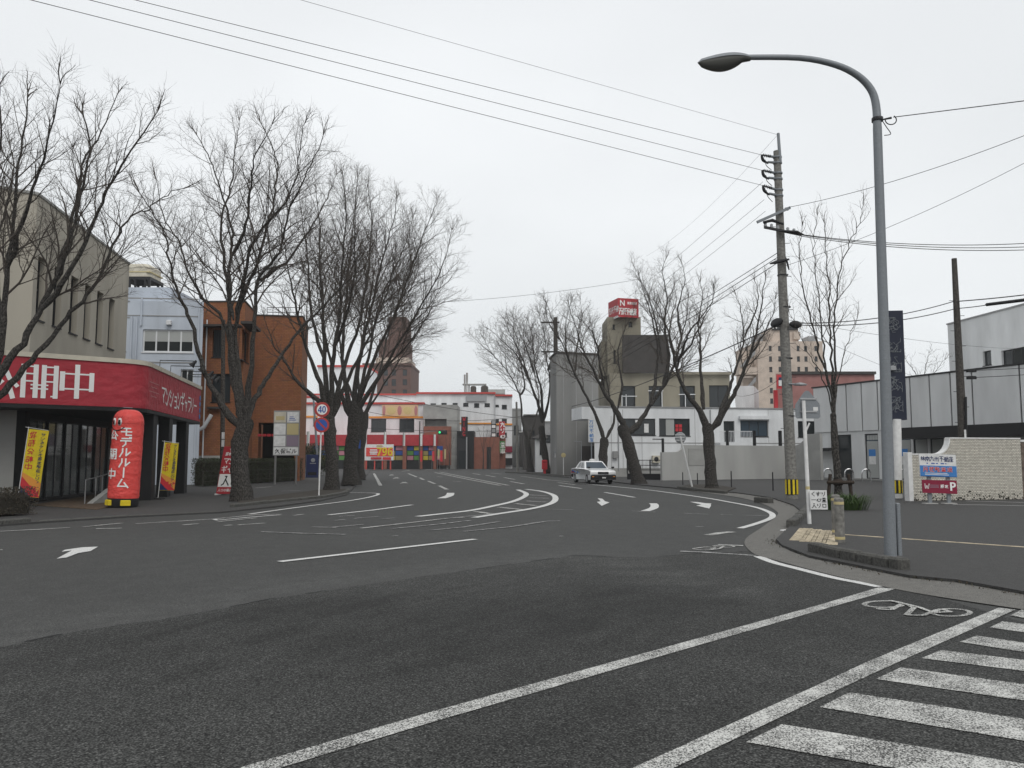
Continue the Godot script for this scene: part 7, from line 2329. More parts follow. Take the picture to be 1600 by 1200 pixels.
# ------------------------------------------------------------------ lamp, poles, wires
func street_lamp() -> void:
	var t := thing("street_lamp", "tall grey galvanised street lamp with a curved arm and oval head", "street lamp", Vector3(5.839, 0, -12.96))
	t.position.y = 0.0
	var o: Vector3 = t.position
	var line := [Vector3(5.839, 0, -12.96), Vector3(5.848, 2.768, -12.91), Vector3(5.857, 6.883, -12.85)]
	var b := MB.new()
	var p := [Vector3(0, 0.02, 0), line[1] - o, line[2] - o]
	b.tube(p, [0.098, 0.086, 0.072], 8)
	part(t, "post", b, M.galvanised)
	var arm := smooth([line[2] - o, Vector3(5.851, 7.254, -12.85) - o, Vector3(5.78, 7.521, -12.85) - o, Vector3(5.568, 7.752, -12.84) - o, Vector3(5.205, 7.924, -12.82) - o, Vector3(4.635, 8.027, -12.8) - o, Vector3(3.745, 8.013, -12.75) - o], 4)
	var rs := []
	for k in arm.size():
		rs.append(lerpf(0.066, 0.042, float(k) / (arm.size() - 1)))
	var ab := MB.new()
	ab.tube(arm, rs, 12)
	part(t, "arm", ab, M.galvanised)
	# head: an oval housing with a bowl below
	var h0: Vector3 = Vector3(3.816, 7.997, -12.75) - o
	var h1: Vector3 = Vector3(2.966, 7.907, -12.72) - o
	var ax := (h1 - h0).normalized()
	var f := Transform3D(Basis(ax, Vector3.UP, ax.cross(Vector3.UP)).orthonormalized(), h0)
	var long := (h1 - h0).length()
	var hb := MB.new()
	var bb := MB.new()
	var n := 14
	for half in 2:
		var m: MB = hb if half == 0 else bb
		var k0 := m.v.size()
		for a in n + 1:
			var x := float(a) / n
			var w := 0.045 + 0.125 * sin(PI * pow(x, 0.85)) if x < 0.97 else 0.03
			var up := 0.045 + 0.055 * sin(PI * pow(x, 0.8))
			var dn := 0.045 + (0.13 if half else 0.03) * pow(maxf(0.0, sin(PI * clampf((x - 0.15) / 0.83, 0, 1))), 0.8)
			if a == n:
				w = 0.004
				up = 0.004
				dn = 0.004
			for e in 13:
				var g := PI * e / 12.0
				var q := Vector3(x * long, sin(g) * up if half == 0 else -sin(g) * dn * (1.0 if half else 0.4), cos(g) * w * (1.0 if half == 0 else 0.93))
				m.v.append(f * q)
				m.n.append((f.basis * Vector3(0, sin(g) * (1.0 if half == 0 else -1.0), cos(g))).normalized())
				m.t.append(Vector2(x, e / 12.0))
		for a in n:
			for e in 12:
				var q := k0 + a * 13 + e
				if half == 0:
					m.i.append_array(PackedInt32Array([q, q + 1, q + 13, q + 1, q + 14, q + 13]))
				else:
					m.i.append_array(PackedInt32Array([q, q + 13, q + 1, q + 1, q + 13, q + 14]))
	var head := part(t, "lamp_head", hb, M.galvanised)
	part(head, "lamp_bowl", bb, M.lamp_glass)
	var door := MB.new()
	door.bevel_box(Vector3(0.10, 0.12, -0.07), Vector3(0.165, 0.92, 0.05), 0.012)
	part(t, "cable_duct", door, M.galvanised)
	var ring := MB.new()
	var rp: Vector3 = Vector3(5.867, 7.025, -12.86) - o
	ring.lathe([Vector2(0.074, -0.03), Vector2(0.088, -0.03), Vector2(0.088, 0.03), Vector2(0.074, 0.03)], Transform3D(Basis(), rp), 12)
	part(t, "clamp", ring, M.dark_metal)
	var loop := MB.new()
	var c: Vector3 = Vector3(6.073, 7.035, -12.86) - o
	var pts := []
	var rr := []
	for k in 13:
		var g := PI * 0.9 + k / 12.0 * PI * 1.4
		pts.append(c + Vector3(cos(g) * 0.09, sin(g) * 0.08 - 0.02, 0.02))
		rr.append(0.009)
	loop.tube(pts, rr, 5)
	loop.tube([rp + Vector3(0.08, 0, 0), c + Vector3(0.02, 0.02, 0)], [0.012, 0.02], 5)
	loop.tube(smooth([rp + Vector3(0.08, -0.02, 0), rp + Vector3(0.14, -0.12, 0), rp + Vector3(0.2, -0.24, 0.01), rp + Vector3(0.1, -0.26, 0.0)], 4), Array(range(13).map(func(_k): return 0.007)), 5)
	part(t, "cable_loop", loop, M.cable)


func poles_and_wires() -> void:
	var d := 32.3
	var t := thing("utility_pole", "tall concrete utility pole with insulators and a black and yellow foot band", "utility pole", Vector3(10.84, 0, -32.3))
	t.position.y = 0.0
	var o: Vector3 = t.position
	var line := [Vector3(10.84, 0, -32.3), Vector3(10.737, 6.547, -32.3), Vector3(10.647, 13.92, -32.3)]
	var b := MB.new()
	b.tube([Vector3.ZERO, line[1] - o, line[2] - o], [0.215, 0.185, 0.14], 16)
	part(t, "shaft", b, M.pole_concrete)
	var band := MB.new()
	band.tube([line[0].lerp(line[1], 0.035) - o, line[0].lerp(line[1], 0.125) - o], [0.235, 0.234], 20)
	var bnd := part(t, "warning_band", band, M.black)
	for k in 9:
		var g := TAU * k / 9.0
		var sb := MB.new()
		var lo: Vector3 = line[0].lerp(line[1], 0.037) - o
		var hi: Vector3 = line[0].lerp(line[1], 0.123) - o
		sb.box(Vector3(-0.04, lo.y, -0.006), Vector3(0.04, hi.y, 0.006), Transform3D(Basis(Vector3.UP, g), Vector3((lo.x + hi.x) / 2 + sin(g) * 0.236, 0, (lo.z + hi.z) / 2 + cos(g) * 0.236)))
		part(bnd, "yellow_stripe", sb, M.yellow)
	var tip := MB.new()
	tip.tube([Vector3(10.73, 13.46, -32.2) - o, Vector3(10.687, 14.62, -32.2) - o], [0.07, 0.06], 8)
	part(t, "top_post", tip, M.galvanised)
	var k := 0
	for s in [[Vector3(10.64, 13.66, -32.3), Vector3(9.933, 13.65, -32)], [Vector3(10.646, 13, -32.3), Vector3(9.941, 13.02, -32)], [Vector3(10.652, 12.31, -32.3), Vector3(9.949, 12.4, -32)]]:
		var a := MB.new()
		var p: Vector3 = s[0] - o
		var q: Vector3 = s[1] - o
		a.tube([p, p.lerp(q, 0.55)], [0.05, 0.05], 6)
		a.tube([p - Vector3(0, 0.22, 0), p.lerp(q, 0.6) - Vector3(0, 0.25, 0)], [0.06, 0.045], 6)
		var arm := part(t, "bracket", a, M.galvanised)
		var ins := MB.new()
		for e in 5:
			var c := p.lerp(q, 0.5 + e * 0.11)
			ins.lathe([Vector2(0.02, -0.05), Vector2(0.075, -0.035), Vector2(0.03, 0.0), Vector2(0.02, 0.05)], Transform3D(Basis(Vector3(0, 0, 1), 1.4), c), 10)
		part(arm, "insulator", ins, M.dark_metal)
		var jm := MB.new()
		jm.tube(smooth([q, q + Vector3(0.06, -0.22, 0), p.lerp(q, 0.6) + Vector3(0, -0.32, 0.03)], 3), [0.035, 0.05, 0.06, 0.06, 0.05, 0.04, 0.03], 6)
		jm.tube(smooth([q + Vector3(0.14, -0.2, 0), q + Vector3(0.16, -0.45, 0.05), p.lerp(q, 0.4) + Vector3(0, -0.55, 0)], 3), [0.014, 0.014, 0.014, 0.014, 0.014, 0.014, 0.014], 5)
		part(arm, "jumper", jm, M.cable)
		var cl := MB.new()
		for e in [0.0, -0.24]:
			cl.lathe([Vector2(0.16, -0.03), Vector2(0.175, -0.03), Vector2(0.175, 0.03), Vector2(0.16, 0.03)], Transform3D(Basis(), p + Vector3(0.02, e, 0)), 14)
		part(arm, "clamp", cl, M.galvanised)
		k += 1
	var xa := MB.new()
	xa.box(Vector3(-0.9, -0.05, -0.05), Vector3(0.55, 0.05, 0.05), Transform3D(Basis(Vector3(0, 0, 1), 0.42), Vector3(10.517, 11.294, -32.05) - o))
	part(t, "slanting_bar", xa, M.galvanised)
	var ca := MB.new()
	var c0: Vector3 = Vector3(9.954, 10.71, -32) - o
	var c1: Vector3 = Vector3(11.409, 10.401, -32) - o
	ca.box(Vector3(0, -0.04, -0.05), Vector3((c1 - c0).length(), 0.05, 0.05), turned(c0, c1 - c0, Vector3(0, 1, 0)))
	var cross := part(t, "cross_arm", ca, M.dark_metal)
	for x in [0.05, 0.3, 0.55, 0.95, 1.2]:
		var ib := MB.new()
		var c = c0 + (c1 - c0).normalized() * x
		ib.lathe([Vector2(0.05, 0.03), Vector2(0.07, 0.07), Vector2(0.05, 0.12), Vector2(0.065, 0.16), Vector2(0.02, 0.2)], Transform3D(Basis(), c), 10)
		part(cross, "insulator", ib, M.porcelain)
	var sl := MB.new()
	sl.tube([c0 + Vector3(-0.05, 0.18, 0.06), c0 + Vector3(0.3, 0.26, 0.08), c0 + Vector3(0.75, 0.1, 0.08)], [0.05, 0.07, 0.04], 7)
	sl.tube([c1 + Vector3(-0.7, 0.14, 0.06), c1 + Vector3(-0.2, 0.1, 0.08), c1 + Vector3(0.1, -0.02, 0.06)], [0.04, 0.06, 0.02], 7)
	part(cross, "cable_sleeve", sl, M.cable)
	# cable bundles, steps and boxes lower down
	var bu := MB.new()
	for s in [[Vector3(10.14, 9.245, -32), Vector3(10.9, 9.424, -32), 0.07], [Vector3(10.777, 9.501, -32), Vector3(10.887, 8.989, -32), 0.04], [Vector3(10.121, 6.804, -32), Vector3(10.552, 7.006, -32), 0.16], [Vector3(10.848, 6.854, -32), Vector3(11.296, 6.804, -32), 0.15]]:
		var p: Vector3 = s[0] - o
		var q: Vector3 = s[1] - o
		bu.tube([p, p.lerp(q, 0.3), p.lerp(q, 0.7), q], [s[2] * 0.4, s[2], s[2], s[2] * 0.5], 8)
	part(t, "cable_joint", bu, M.cable)
	for s in 14:
		var sb := MB.new()
		var p: Vector3 = line[0].lerp(line[2], 0.2 + s * 0.048) - o
		var side := 1.0 if s % 2 else -1.0
		sb.tube([p, p + Vector3(side * 0.34, 0, 0.05)], [0.012, 0.012], 5)
		part(t, "step_bolt", sb, M.dark_metal)
	var lb := MB.new()
	lb.tube([Vector3(10.76, 4.504, -32.1) - o, Vector3(11.034, 4.504, -32.1) - o], [0.03, 0.03], 6)
	var la := part(t, "lamp_arm", lb, M.galvanised)
	var lh := MB.new()
	lh.lathe([Vector2(0.0, -0.08), Vector2(0.10, -0.06), Vector2(0.13, 0.0), Vector2(0.06, 0.07), Vector2(0.0, 0.09)], Transform3D(Basis.from_scale(Vector3(2.3, 0.8, 1.0)), Vector3(11.208, 4.492, -32.1) - o), 14)
	part(la, "lamp_head", lh, M.porcelain)
	for v in [Vector3(10.807, 5.532, -32.3), Vector3(10.793, 7.568, -32.3), Vector3(10.729, 8.852, -32.3), Vector3(10.815, 3.269, -32.3)]:
		var hb := MB.new()
		hb.lathe([Vector2(0.2, -0.02), Vector2(0.212, -0.02), Vector2(0.212, 0.02), Vector2(0.2, 0.02)], Transform3D(Basis(), v - o), 14)
		part(t, "clamp", hb, M.dark_metal)
	# wires towards the upper left
	for s in [[Vector3(10.634, 14.57, -32.2), Vector3(-5.88, 14.33, -22), "top ground wire running from the utility pole top to the upper left", 0.006], [Vector3(9.933, 13.65, -32), Vector3(-9.715, 13.4, -20.4), "upper of three power lines running over the junction", 0.009], [Vector3(9.941, 13.02, -32), Vector3(-10.477, 12.94, -19.6), "middle of three power lines running over the junction", 0.009], [Vector3(9.949, 12.4, -32), Vector3(-11.42, 12.47, -18.8), "lowest of three power lines running over the junction", 0.009]]:
		var a: Vector3 = s[0]
		var q: Vector3 = s[1]
		cable("power_line", s[2], a, q + (q - a) * 0.45, 0.0, s[3])
	# wires down the street behind the right trees
	for s in [[Vector3(10.633, 14.52, -32.2), Vector3(10.246, 17.01, -62), "faint wire from the pole top down behind the right trees", 0.006], [Vector3(9.953, 12.55, -32), Vector3(4.767, 13.61, -90), "thin power line from the pole to the far dark pole, highest", 0.009], [Vector3(9.984, 11.823, -32), Vector3(4.764, 12.91, -90), "thin power line from the pole to the far dark pole, middle", 0.009], [Vector3(10.022, 11.356, -32), Vector3(4.76, 12.2, -90), "thin power line from the pole to the far dark pole, lowest", 0.009], [Vector3(10.455, 9.681, -32), Vector3(4.752, 10.445, -90), "bundled cable through the right trees, highest", 0.016], [Vector3(10.449, 9.501, -32), Vector3(4.749, 9.743, -90), "bundled cable through the right trees, second", 0.016], [Vector3(10.469, 9.296, -32), Vector3(4.746, 9.182, -90), "bundled cable through the right trees, third", 0.016], [Vector3(10.549, 6.88, -32), Vector3(4.736, 6.946, -90), "low thick cable crossing the forked tree", 0.025], [Vector3(10.588, 4.845, -32), Vector3(16.87, 6.693, -64), "service wire from the pole to the white house", 0.01]]:
		cable("street_cable", s[2], s[0], s[1], 0.5, s[3])
	# wires to the right
	for s in [[Vector3(10.853, 11.548, -32.2), Vector3(16.1, 11.545, -24), "wire rising to the right above the lamp clamp wire", 0.01], [Vector3(11.36, 10.426, -32), Vector3(19.86, 9.585, -30), "upper line of three running right past the lamp post", 0.014], [Vector3(11.384, 10.401, -32), Vector3(19.85, 9.441, -30), "middle line of three running right past the lamp post", 0.014], [Vector3(11.408, 10.349, -32), Vector3(19.85, 9.32, -30), "lower line of three running right past the lamp post", 0.014], [Vector3(10.767, 9.168, -32), Vector3(17.39, 11.561, -26), "thin wire climbing to the right behind the lamp post", 0.008], [Vector3(11.298, 6.88, -32), Vector3(19.54, 8.537, -36), "cable from the utility pole to the dark pole, upper", 0.018], [Vector3(11.296, 6.804, -32), Vector3(19.55, 8.195, -36), "cable from the utility pole to the dark pole, lower", 0.018], [Vector3(10.827, 7.006, -32), Vector3(37.39, 9.61, -60), "thin service wire running to the tall white building", 0.008], [Vector3(10.824, 6.88, -32), Vector3(29.09, 7.21, -58), "thin wire dropping to the panel clad shop", 0.008]]:
		cable("street_cable", s[2], s[0], s[1], 0.25, s[3])
	cable("street_cable", "cable leaving the dark pole to the right, upper", Vector3(19.53, 8.508, -36), Vector3(21.39, 8.066, -31), 0.05, 0.022)
	cable("street_cable", "cable leaving the dark pole to the right, lower", Vector3(19.55, 8.195, -36), Vector3(20.18, 8.103, -34.6), 0.02, 0.018)
	cable("street_cable", "thick black cable sleeve right of the dark pole", Vector3(20.13, 8.121, -34.7), Vector3(21.38, 7.844, -31), 0.0, 0.07)
	cable("street_cable", "wire from the lamp clamp to the right", Vector3(6.126, 7.067, -12.86), Vector3(7.579, 6.577, -11), 0.0, 0.007)
	cable("far_cable", "faint long wire crossing the sky between the tree rows", Vector3(-7.672, 14.92, -70), Vector3(9.419, 14.78, -60), 0.3, 0.012)
	cable("far_cable", "upper far wire across the white hall front", Vector3(-21.96, 11.358, -118), Vector3(2.597, 6.953, -112), 0.4, 0.03)
	cable("far_cable", "middle far wire across the white hall front", Vector3(-21.91, 8.609, -118), Vector3(2.598, 7.559, -112), 1.2, 0.03)
	cable("far_cable", "lower far wire across the red frontage", Vector3(-21.87, 6.054, -118), Vector3(2.594, 5.482, -112), 0.3, 0.03)
	# dark pole at right
	var p2 := thing("dark_pole", "dark weathered pole behind the tiled wall carrying cables", "utility pole", Vector3(19.53, -0.183, -36))
	p2.position.y = 0.0
	var o2: Vector3 = p2.position
	var b2 := MB.new()
	b2.tube([Vector3.ZERO, Vector3(19.57, 2.349, -36) - o2, Vector3(19.57, 10.431, -36) - o2], [0.21, 0.19, 0.11], 14)
	part(p2, "shaft", b2, M.dark_pole)
	for s in 9:
		var sb := MB.new()
		var q: Vector3 = (Vector3(19.56, 3.181, -36) - o2).lerp(Vector3(19.56, 8.537, -36) - o2, s / 8.0)
		sb.tube([q, q + Vector3((0.32 if s % 2 else -0.32), 0, 0.04)], [0.012, 0.012], 5)
		part(p2, "step_bolt", sb, M.dark_metal)
	for s in [Vector3(19.97, 5.426, -35.8), Vector3(19.96, 5.118, -35.8)]:
		var ib := MB.new()
		ib.bevel_box(s - o2 + Vector3(-0.2, -0.07, -0.08), s - o2 + Vector3(0.2, 0.07, 0.08), 0.03)
		part(p2, "insulator", ib, M.black)
	var cb := MB.new()
	cb.tube([Vector3(19.64, 4.278, -35.75) - o2, Vector3(19.57, 2.343, -35.75) - o2], [0.05, 0.05], 6)
	part(p2, "conduit", cb, M.black)
	var tg := MB.new()
	tg.box(Vector3(19.52, 2.756, -35.72) - o2 + Vector3(-0.04, -0.25, 0), Vector3(19.52, 2.756, -35.72) - o2 + Vector3(0.04, 0.1, 0.02))
	part(p2, "white_tag", tg, M.white)
	cable("street_cable", "wire from the small insulator pair to the tall white building, upper", Vector3(19.97, 5.426, -35.8), Vector3(23.27, 5.473, -34), 0.02, 0.012)
	cable("street_cable", "wire from the small insulator pair to the tall white building, lower", Vector3(19.96, 5.118, -35.8), Vector3(23.25, 5.207, -34), 0.02, 0.012)
	# thin pole by the large left tree, far poles
	for s in [[Vector3(-12.85, -0.064, -37), Vector3(-13.04, 7.851, -37), 0.11, "slim dark pole beside the largest bare tree", M.dark_pole, 37.0], [Vector3(4.719, -0.029, -89), Vector3(4.73, 16.92, -89), 0.3, "tall dark far pole before the grey block", M.dark_pole, 89.0], [Vector3(0.634, -0.027, -97), Vector3(0.526, 8.265, -97), 0.16, "striped slim post at the far crossing", M.pole_concrete, 97.0], [Vector3(-17.4, -0.002, -75), Vector3(-18.01, 6.928, -75), 0.12, "pale far lamp post left of the speed limit sign", M.galvanised, 75.0]]:
		var q: Vector3 = s[0]
		var e := thing("street_pole", s[3], "pole", Vector3(q.x, 0, q.z))
		var pb := MB.new()
		pb.tube([Vector3.ZERO, s[1] - Vector3(q.x, 0, q.z)], [s[2], s[2] * 0.75], 10)
		part(e, "shaft", pb, s[4])
		var top: Vector3 = s[1] - Vector3(q.x, 0, q.z)
		if s[5] == 89.0:
			for x in 3:
				var ab := MB.new()
				ab.box(Vector3(-1.6 if x < 2 else -0.8, -0.08, -0.06), Vector3(0.4 if x < 2 else 1.0, 0.08, 0.06), Transform3D(Basis(), top - Vector3(0, 0.6 + x * 3.2, -0.3)))
				part(e, "cross_arm", ab, M.dark_metal)
			var lb2 := MB.new()
			lb2.tube([Vector3(4.675, 5.166, -89) - e.position, Vector3(5.469, 5.214, -88.5) - e.position], [0.05, 0.05], 6)
			lb2.bevel_box(Vector3(5.127, 5.112, -88.5) - e.position + Vector3(0, -0.05, -0.2), Vector3(5.675, 5.317, -88.5) - e.position + Vector3(0, 0.0, 0.2), 0.05)
			part(e, "lamp", lb2, M.porcelain)
		elif s[5] == 37.0:
			for yy in [2.483, 2.142]:
				var tb := MB.new()
				tb.box(Vector3(-0.06, yy, 0.10), Vector3(0.06, yy + 0.3, 0.125))
				part(e, "white_tag", tb, M.white)
		elif s[5] == 75.0:
			var lb3 := MB.new()
			lb3.tube(smooth([top, top + Vector3(-0.5, 0.5, 0), top + Vector3(-1.2, 0.75, 0), top + Vector3(-1.7, 0.6, 0)], 3), [0.06, 0.06, 0.06, 0.06, 0.06, 0.07, 0.1, 0.13, 0.16, 0.1], 7)
			part(e, "lamp", lb3, M.dark_metal)


# ------------------------------------------------------------------ signs and posts
func disc(b: MB, c: Vector3, face: Basis, r: float, z0: float, z1: float, sides := 28) -> void:
	b.lathe([Vector2(0.0, z0), Vector2(r, z0), Vector2(r, z1), Vector2(0.0, z1)], Transform3D(face * Basis(Vector3.RIGHT, PI / 2), c), sides)


func signs_and_posts() -> void:
	# speed limit and no parking discs
	var base: Vector3 = Vector3(-7.962, 0, -34.4)
	var t := thing("speed_limit_sign", "white post with a round 40 speed limit disc over a blue no parking disc", "road sign", Vector3(base.x, 0, base.z))
	var o: Vector3 = t.position
	var face := Basis(Vector3.UP, 0.12)
	var pb := MB.new()
	pb.tube([Vector3(0, 0.02, 0), Vector3(-7.91, 3.857, -34.4) - o], [0.032, 0.032], 10)
	part(t, "post", pb, M.white)
	var c1: Vector3 = Vector3(-7.884, 3.639, -34.33) - o
	var c2: Vector3 = Vector3(-7.892, 3.002, -34.33) - o
	for s in [[c1, "red_rim", M.sign_red, M.white_print], [c2, "red_rim", M.sign_red, M.sign_blue]]:
		var db := MB.new()
		disc(db, s[0], face, 0.315, 0.0, 0.02)
		var dk := part(t, "disc", db, s[2])
		var ib := MB.new()
		disc(ib, s[0], face, 0.215 if s[0] == c1 else 0.235, 0.0215, 0.0245)
		part(dk, "field", ib, s[3])
		if s[0] == c1:
			latin(dk, "numerals", "40", Transform3D(face, c1 + face * Vector3(0, 0.0, 0.028)), 0.27, M.sign_blue, true, 0.82)
		else:
			var sb := MB.new()
			sb.box(Vector3(-0.23, -0.035, 0.026), Vector3(0.23, 0.035, 0.029), Transform3D(face * Basis(Vector3(0, 0, 1), -PI / 4), c2))
			part(dk, "slash", sb, M.sign_red)
	# parking sign behind the left trees
	var ps: Vector3 = Vector3(-11.622, 0.323, -62)
	var pt := thing("parking_sign", "blue parking sign on a white post behind the left trees", "road sign", Vector3(ps.x, 0, ps.z))
	var po: Vector3 = pt.position
	var pp := MB.new()
	pp.tube([Vector3.ZERO, Vector3(-11.624, 3.271, -62) - po], [0.05, 0.05], 8)
	part(pt, "post", pp, M.white)
	var bb := MB.new()
	var pc: Vector3 = Vector3(-11.595, 2.697, -61.9) - po
	bb.bevel_box(pc + Vector3(-0.3, -0.32, -0.02), pc + Vector3(0.3, 0.32, 0.02), 0.015)
	var bd := part(pt, "board", bb, M.sign_blue)
	latin(bd, "letter", "P", Transform3D(Basis(), pc + Vector3(0, 0, 0.03)), 0.42, M.white_print)
	var b3 := MB.new()
	b3.box(pc + Vector3(-0.22, 0.4, -0.02), pc + Vector3(0.22, 0.95, 0.02))
	part(pt, "dark_plate", b3, M.navy)
	# leaning convex mirror seen from behind
	var mb: Vector3 = Vector3(9.822, 0.007, -45.4)
	var m := thing("round_mirror", "leaning white post with a pale round traffic mirror beside the forked tree", "mirror", Vector3(mb.x, 0, mb.z))
	var mo: Vector3 = m.position
	var mp := MB.new()
	mp.tube([Vector3.ZERO, Vector3(9.212, 2.824, -45.4) - mo], [0.055, 0.055], 8)
	part(m, "post", mp, M.white)
	var md := MB.new()
	var mc: Vector3 = Vector3(9.231, 2.756, -45.5) - mo
	md.lathe([Vector2(0.29, -0.03), Vector2(0.31, 0.0), Vector2(0.27, 0.03), Vector2(0.14, 0.06), Vector2(0.0, 0.07)], Transform3D(Basis(Vector3.UP, -0.5) * Basis(Vector3.RIGHT, PI / 2), mc), 24)
	var disc_part := part(m, "mirror_back", md, M.porcelain)
	var mr := MB.new()
	for k in 3:
		mr.box(Vector3(-0.26, -0.16 + k * 0.15, 0.05), Vector3(0.26, -0.12 + k * 0.15, 0.085), Transform3D(Basis(Vector3.UP, -0.5), mc))
	part(disc_part, "bracket", mr, M.white)
	# leaning white pole with shop notice and a big sign seen from behind
	var lb: Vector3 = Vector3(7.106, -0.012, -20)
	var l := thing("leaning_sign_pole", "leaning white pole with a grey sign back and a lettered notice low down", "road sign", Vector3(lb.x, 0, lb.z))
	var lo: Vector3 = l.position
	var top: Vector3 = Vector3(7.056, 3.005, -20) - lo
	var lp := MB.new()
	lp.tube([Vector3(0, 0.02, 0), top], [0.048, 0.044], 12)
	part(l, "post", lp, M.white)
	var yb := MB.new()
	yb.tube([top * 0.29, top * 0.315], [0.05, 0.05], 12)
	part(l, "yellow_collar", yb, M.tan)
	var sp: Vector3 = Vector3(7.166, 2.886, -20.08) - lo
	var out := PackedVector2Array()
	for s in [[-0.26, -0.31], [0.28, -0.31], [0.325, -0.27], [0.325, 0.02], [0.30, 0.07], [0.06, 0.36], [0.0, 0.37], [-0.06, 0.34], [-0.28, 0.05], [-0.30, 0.01], [-0.30, -0.27]]:
		out.append(Vector2(s[0], s[1]))
	var sb2 := MB.new()
	sb2.plate(out, Transform3D(Basis(Vector3.UP, 0.1), sp), 0.012)
	var sign_back := part(l, "sign_back", sb2, M.galvanised)
	for y in [-0.16, 0.15]:
		var rb := MB.new()
		rb.box(Vector3(-0.18, y, 0.007), Vector3(0.24, y + 0.035, 0.03), Transform3D(Basis(Vector3.UP, 0.1), sp))
		part(sign_back, "rail", rb, M.steel)
	var st := MB.new()
	st.box(Vector3(0.15, -0.12, 0.007), Vector3(0.27, -0.03, 0.011), Transform3D(Basis(Vector3.UP, 0.1), sp))
	part(sign_back, "white_sticker", st, M.white)
	var br := MB.new()
	br.tube([top * 0.74, top * 0.80 + Vector3(0.12, 0.06, 0)], [0.022, 0.022], 6)
	part(l, "brace", br, M.white)
	var nb := MB.new()
	var nr := [7.106, 0.403, 7.502, 0.856]
	var nf := turned(Vector3(nr[0], nr[1], -19.9) - lo, Vector3(1, 0, 0.12), Vector3(-0.03, 1, 0))
	nb.bevel_box(Vector3(0, 0, -0.012), Vector3(nr[2] - nr[0], nr[3] - nr[1], 0.012), 0.004, nf)
	var notice := part(l, "notice", nb, M.white)
	var k := 0
	for s in ["くすり", "一心堂", "入り口"]:
		spell(notice, s, nf * Transform3D(Basis(), Vector3(0.035, nr[3] - nr[1] - 0.135 - k * 0.138, 0.014)), 0.096, Vector2(1.24, 0), 0.14, 0.15, M.black)
		k += 1
	# dark pylon sign
	var yb0: Vector3 = Vector3(15.25, 0.04, -33)
	var y := thing("pylon_sign", "tall navy sign box with scrawled pale lettering on a white column behind the lamp post", "sign", Vector3(yb0.x, 0, yb0.z))
	var yo: Vector3 = y.position
	var col := MB.new()
	col.tube([Vector3(0, 0, 0), Vector3(15.33, 3.177, -33) - yo], [0.17, 0.17], 18)
	part(y, "column", col, M.white)
	var yr := MB.new()
	yr.tube([Vector3(15.25, 0.241, -33) - yo, Vector3(15.26, 0.769, -33) - yo], [0.178, 0.178], 18)
	var yband := part(y, "warning_band", yr, M.black)
	for e in 7:
		var g := TAU * e / 7.0
		var sb3 := MB.new()
		sb3.box(Vector3(-0.035, 0.254, -0.004), Vector3(0.035, 0.757, 0.006), Transform3D(Basis(Vector3.UP, g), Vector3(15.25, 0.518, -33) - yo + Vector3(sin(g) * 0.178, -0.518, cos(g) * 0.178)))
		part(yband, "yellow_stripe", sb3, M.yellow)
	var bx := MB.new()
	var b0: Vector3 = Vector3(15.7, 3.147, -32.9) - yo
	var b1: Vector3 = Vector3(15.72, 7.548, -32.9) - yo
	var bf := turned(b0, Vector3(1, 0, 0.1), b1 - b0)
	var bh := (b1 - b0).length()
	bx.box(Vector3(-0.82, 0, -0.3), Vector3(0, bh, 0), bf)
	var box := part(y, "sign_box", bx, M.pylon_navy)
	var rg := RandomNumberGenerator.new()
	rg.seed = 61
	for e in 5:
		var gb := MB.new()
		var cy := bh * (0.14 + e * 0.182)
		for q in 16:
			var pts := []
			var rs := []
			var p := Vector2(rg.randf_range(-0.72, -0.22), cy + rg.randf_range(-0.26, 0.26))
			var a := rg.randf() * TAU
			for z in 14:
				pts.append(bf * Vector3(clampf(p.x, -0.74, -0.14), clampf(p.y, cy - 0.3, cy + 0.3), 0.006 + q * 0.0006))
				rs.append(0.0075)
				a += rg.randf_range(-0.9, 1.1)
				p += Vector2(cos(a), sin(a)) * 0.045
			gb.tube(pts, rs, 4)
		part(box, "scrawled_character", gb, M.scrawl)
	var cam_box := MB.new()
	cam_box.bevel_box(Vector3(-0.60, bh * 0.45, 0.01), Vector3(-0.38, bh * 0.49, 0.14), 0.02, bf)
	part(y, "sensor_box", cam_box, M.porcelain)
	# estate agent's boards on two posts
	var eb: Vector3 = Vector3(14.69, -0.024, -28.8)
	var e2 := thing("car_park_board", "white, blue and maroon car park boards with P on two grey posts", "sign", Vector3(eb.x, 0, eb.z))
	var eo: Vector3 = e2.position
	var ef := turned(Vector3(14.11, 0.963, -28.8) - eo, Vector3(1, -0.03, 0.02), Vector3(-0.02, 1, 0))
	var ub := MB.new()
	ub.box(Vector3(0, 0.03, -0.02), Vector3(1.26, 0.82, 0.02), ef)
	var upper := part(e2, "upper_board", ub, M.white)
	var bl := MB.new()
	bl.box(Vector3(0.005, 0.035, 0.021), Vector3(1.255, 0.42, 0.024), ef)
	var blue := part(upper, "blue_field", bl, M.board_blue)
	var bt := MB.new()
	bt.box(Vector3(0.02, 0.035, 0.0245), Vector3(1.25, 0.055, 0.027), ef)
	part(blue, "dark_edge", bt, M.navy)
	spell(upper, "株", ef * Transform3D(Basis(), Vector3(0.05, 0.60, 0.022)), 0.13, Vector2.ZERO, 0.14, 0.15, M.navy)
	spell(upper, "南九州不動産", ef * Transform3D(Basis(), Vector3(0.21, 0.575, 0.022)), 0.165, Vector2(0.98, 0), 0.12, 0.13, M.navy, 0.8)
	var sm := MB.new()
	for q in 5:
		sm.box(Vector3(0.24 + q * 0.16, 0.48, 0.021), Vector3(0.24 + q * 0.16 + [0.05, 0.12, 0.07, 0.12, 0.04][q], 0.515, 0.0235), ef)
	part(upper, "telephone_line", sm, M.sign_blue).set_meta("kind", "stuff")
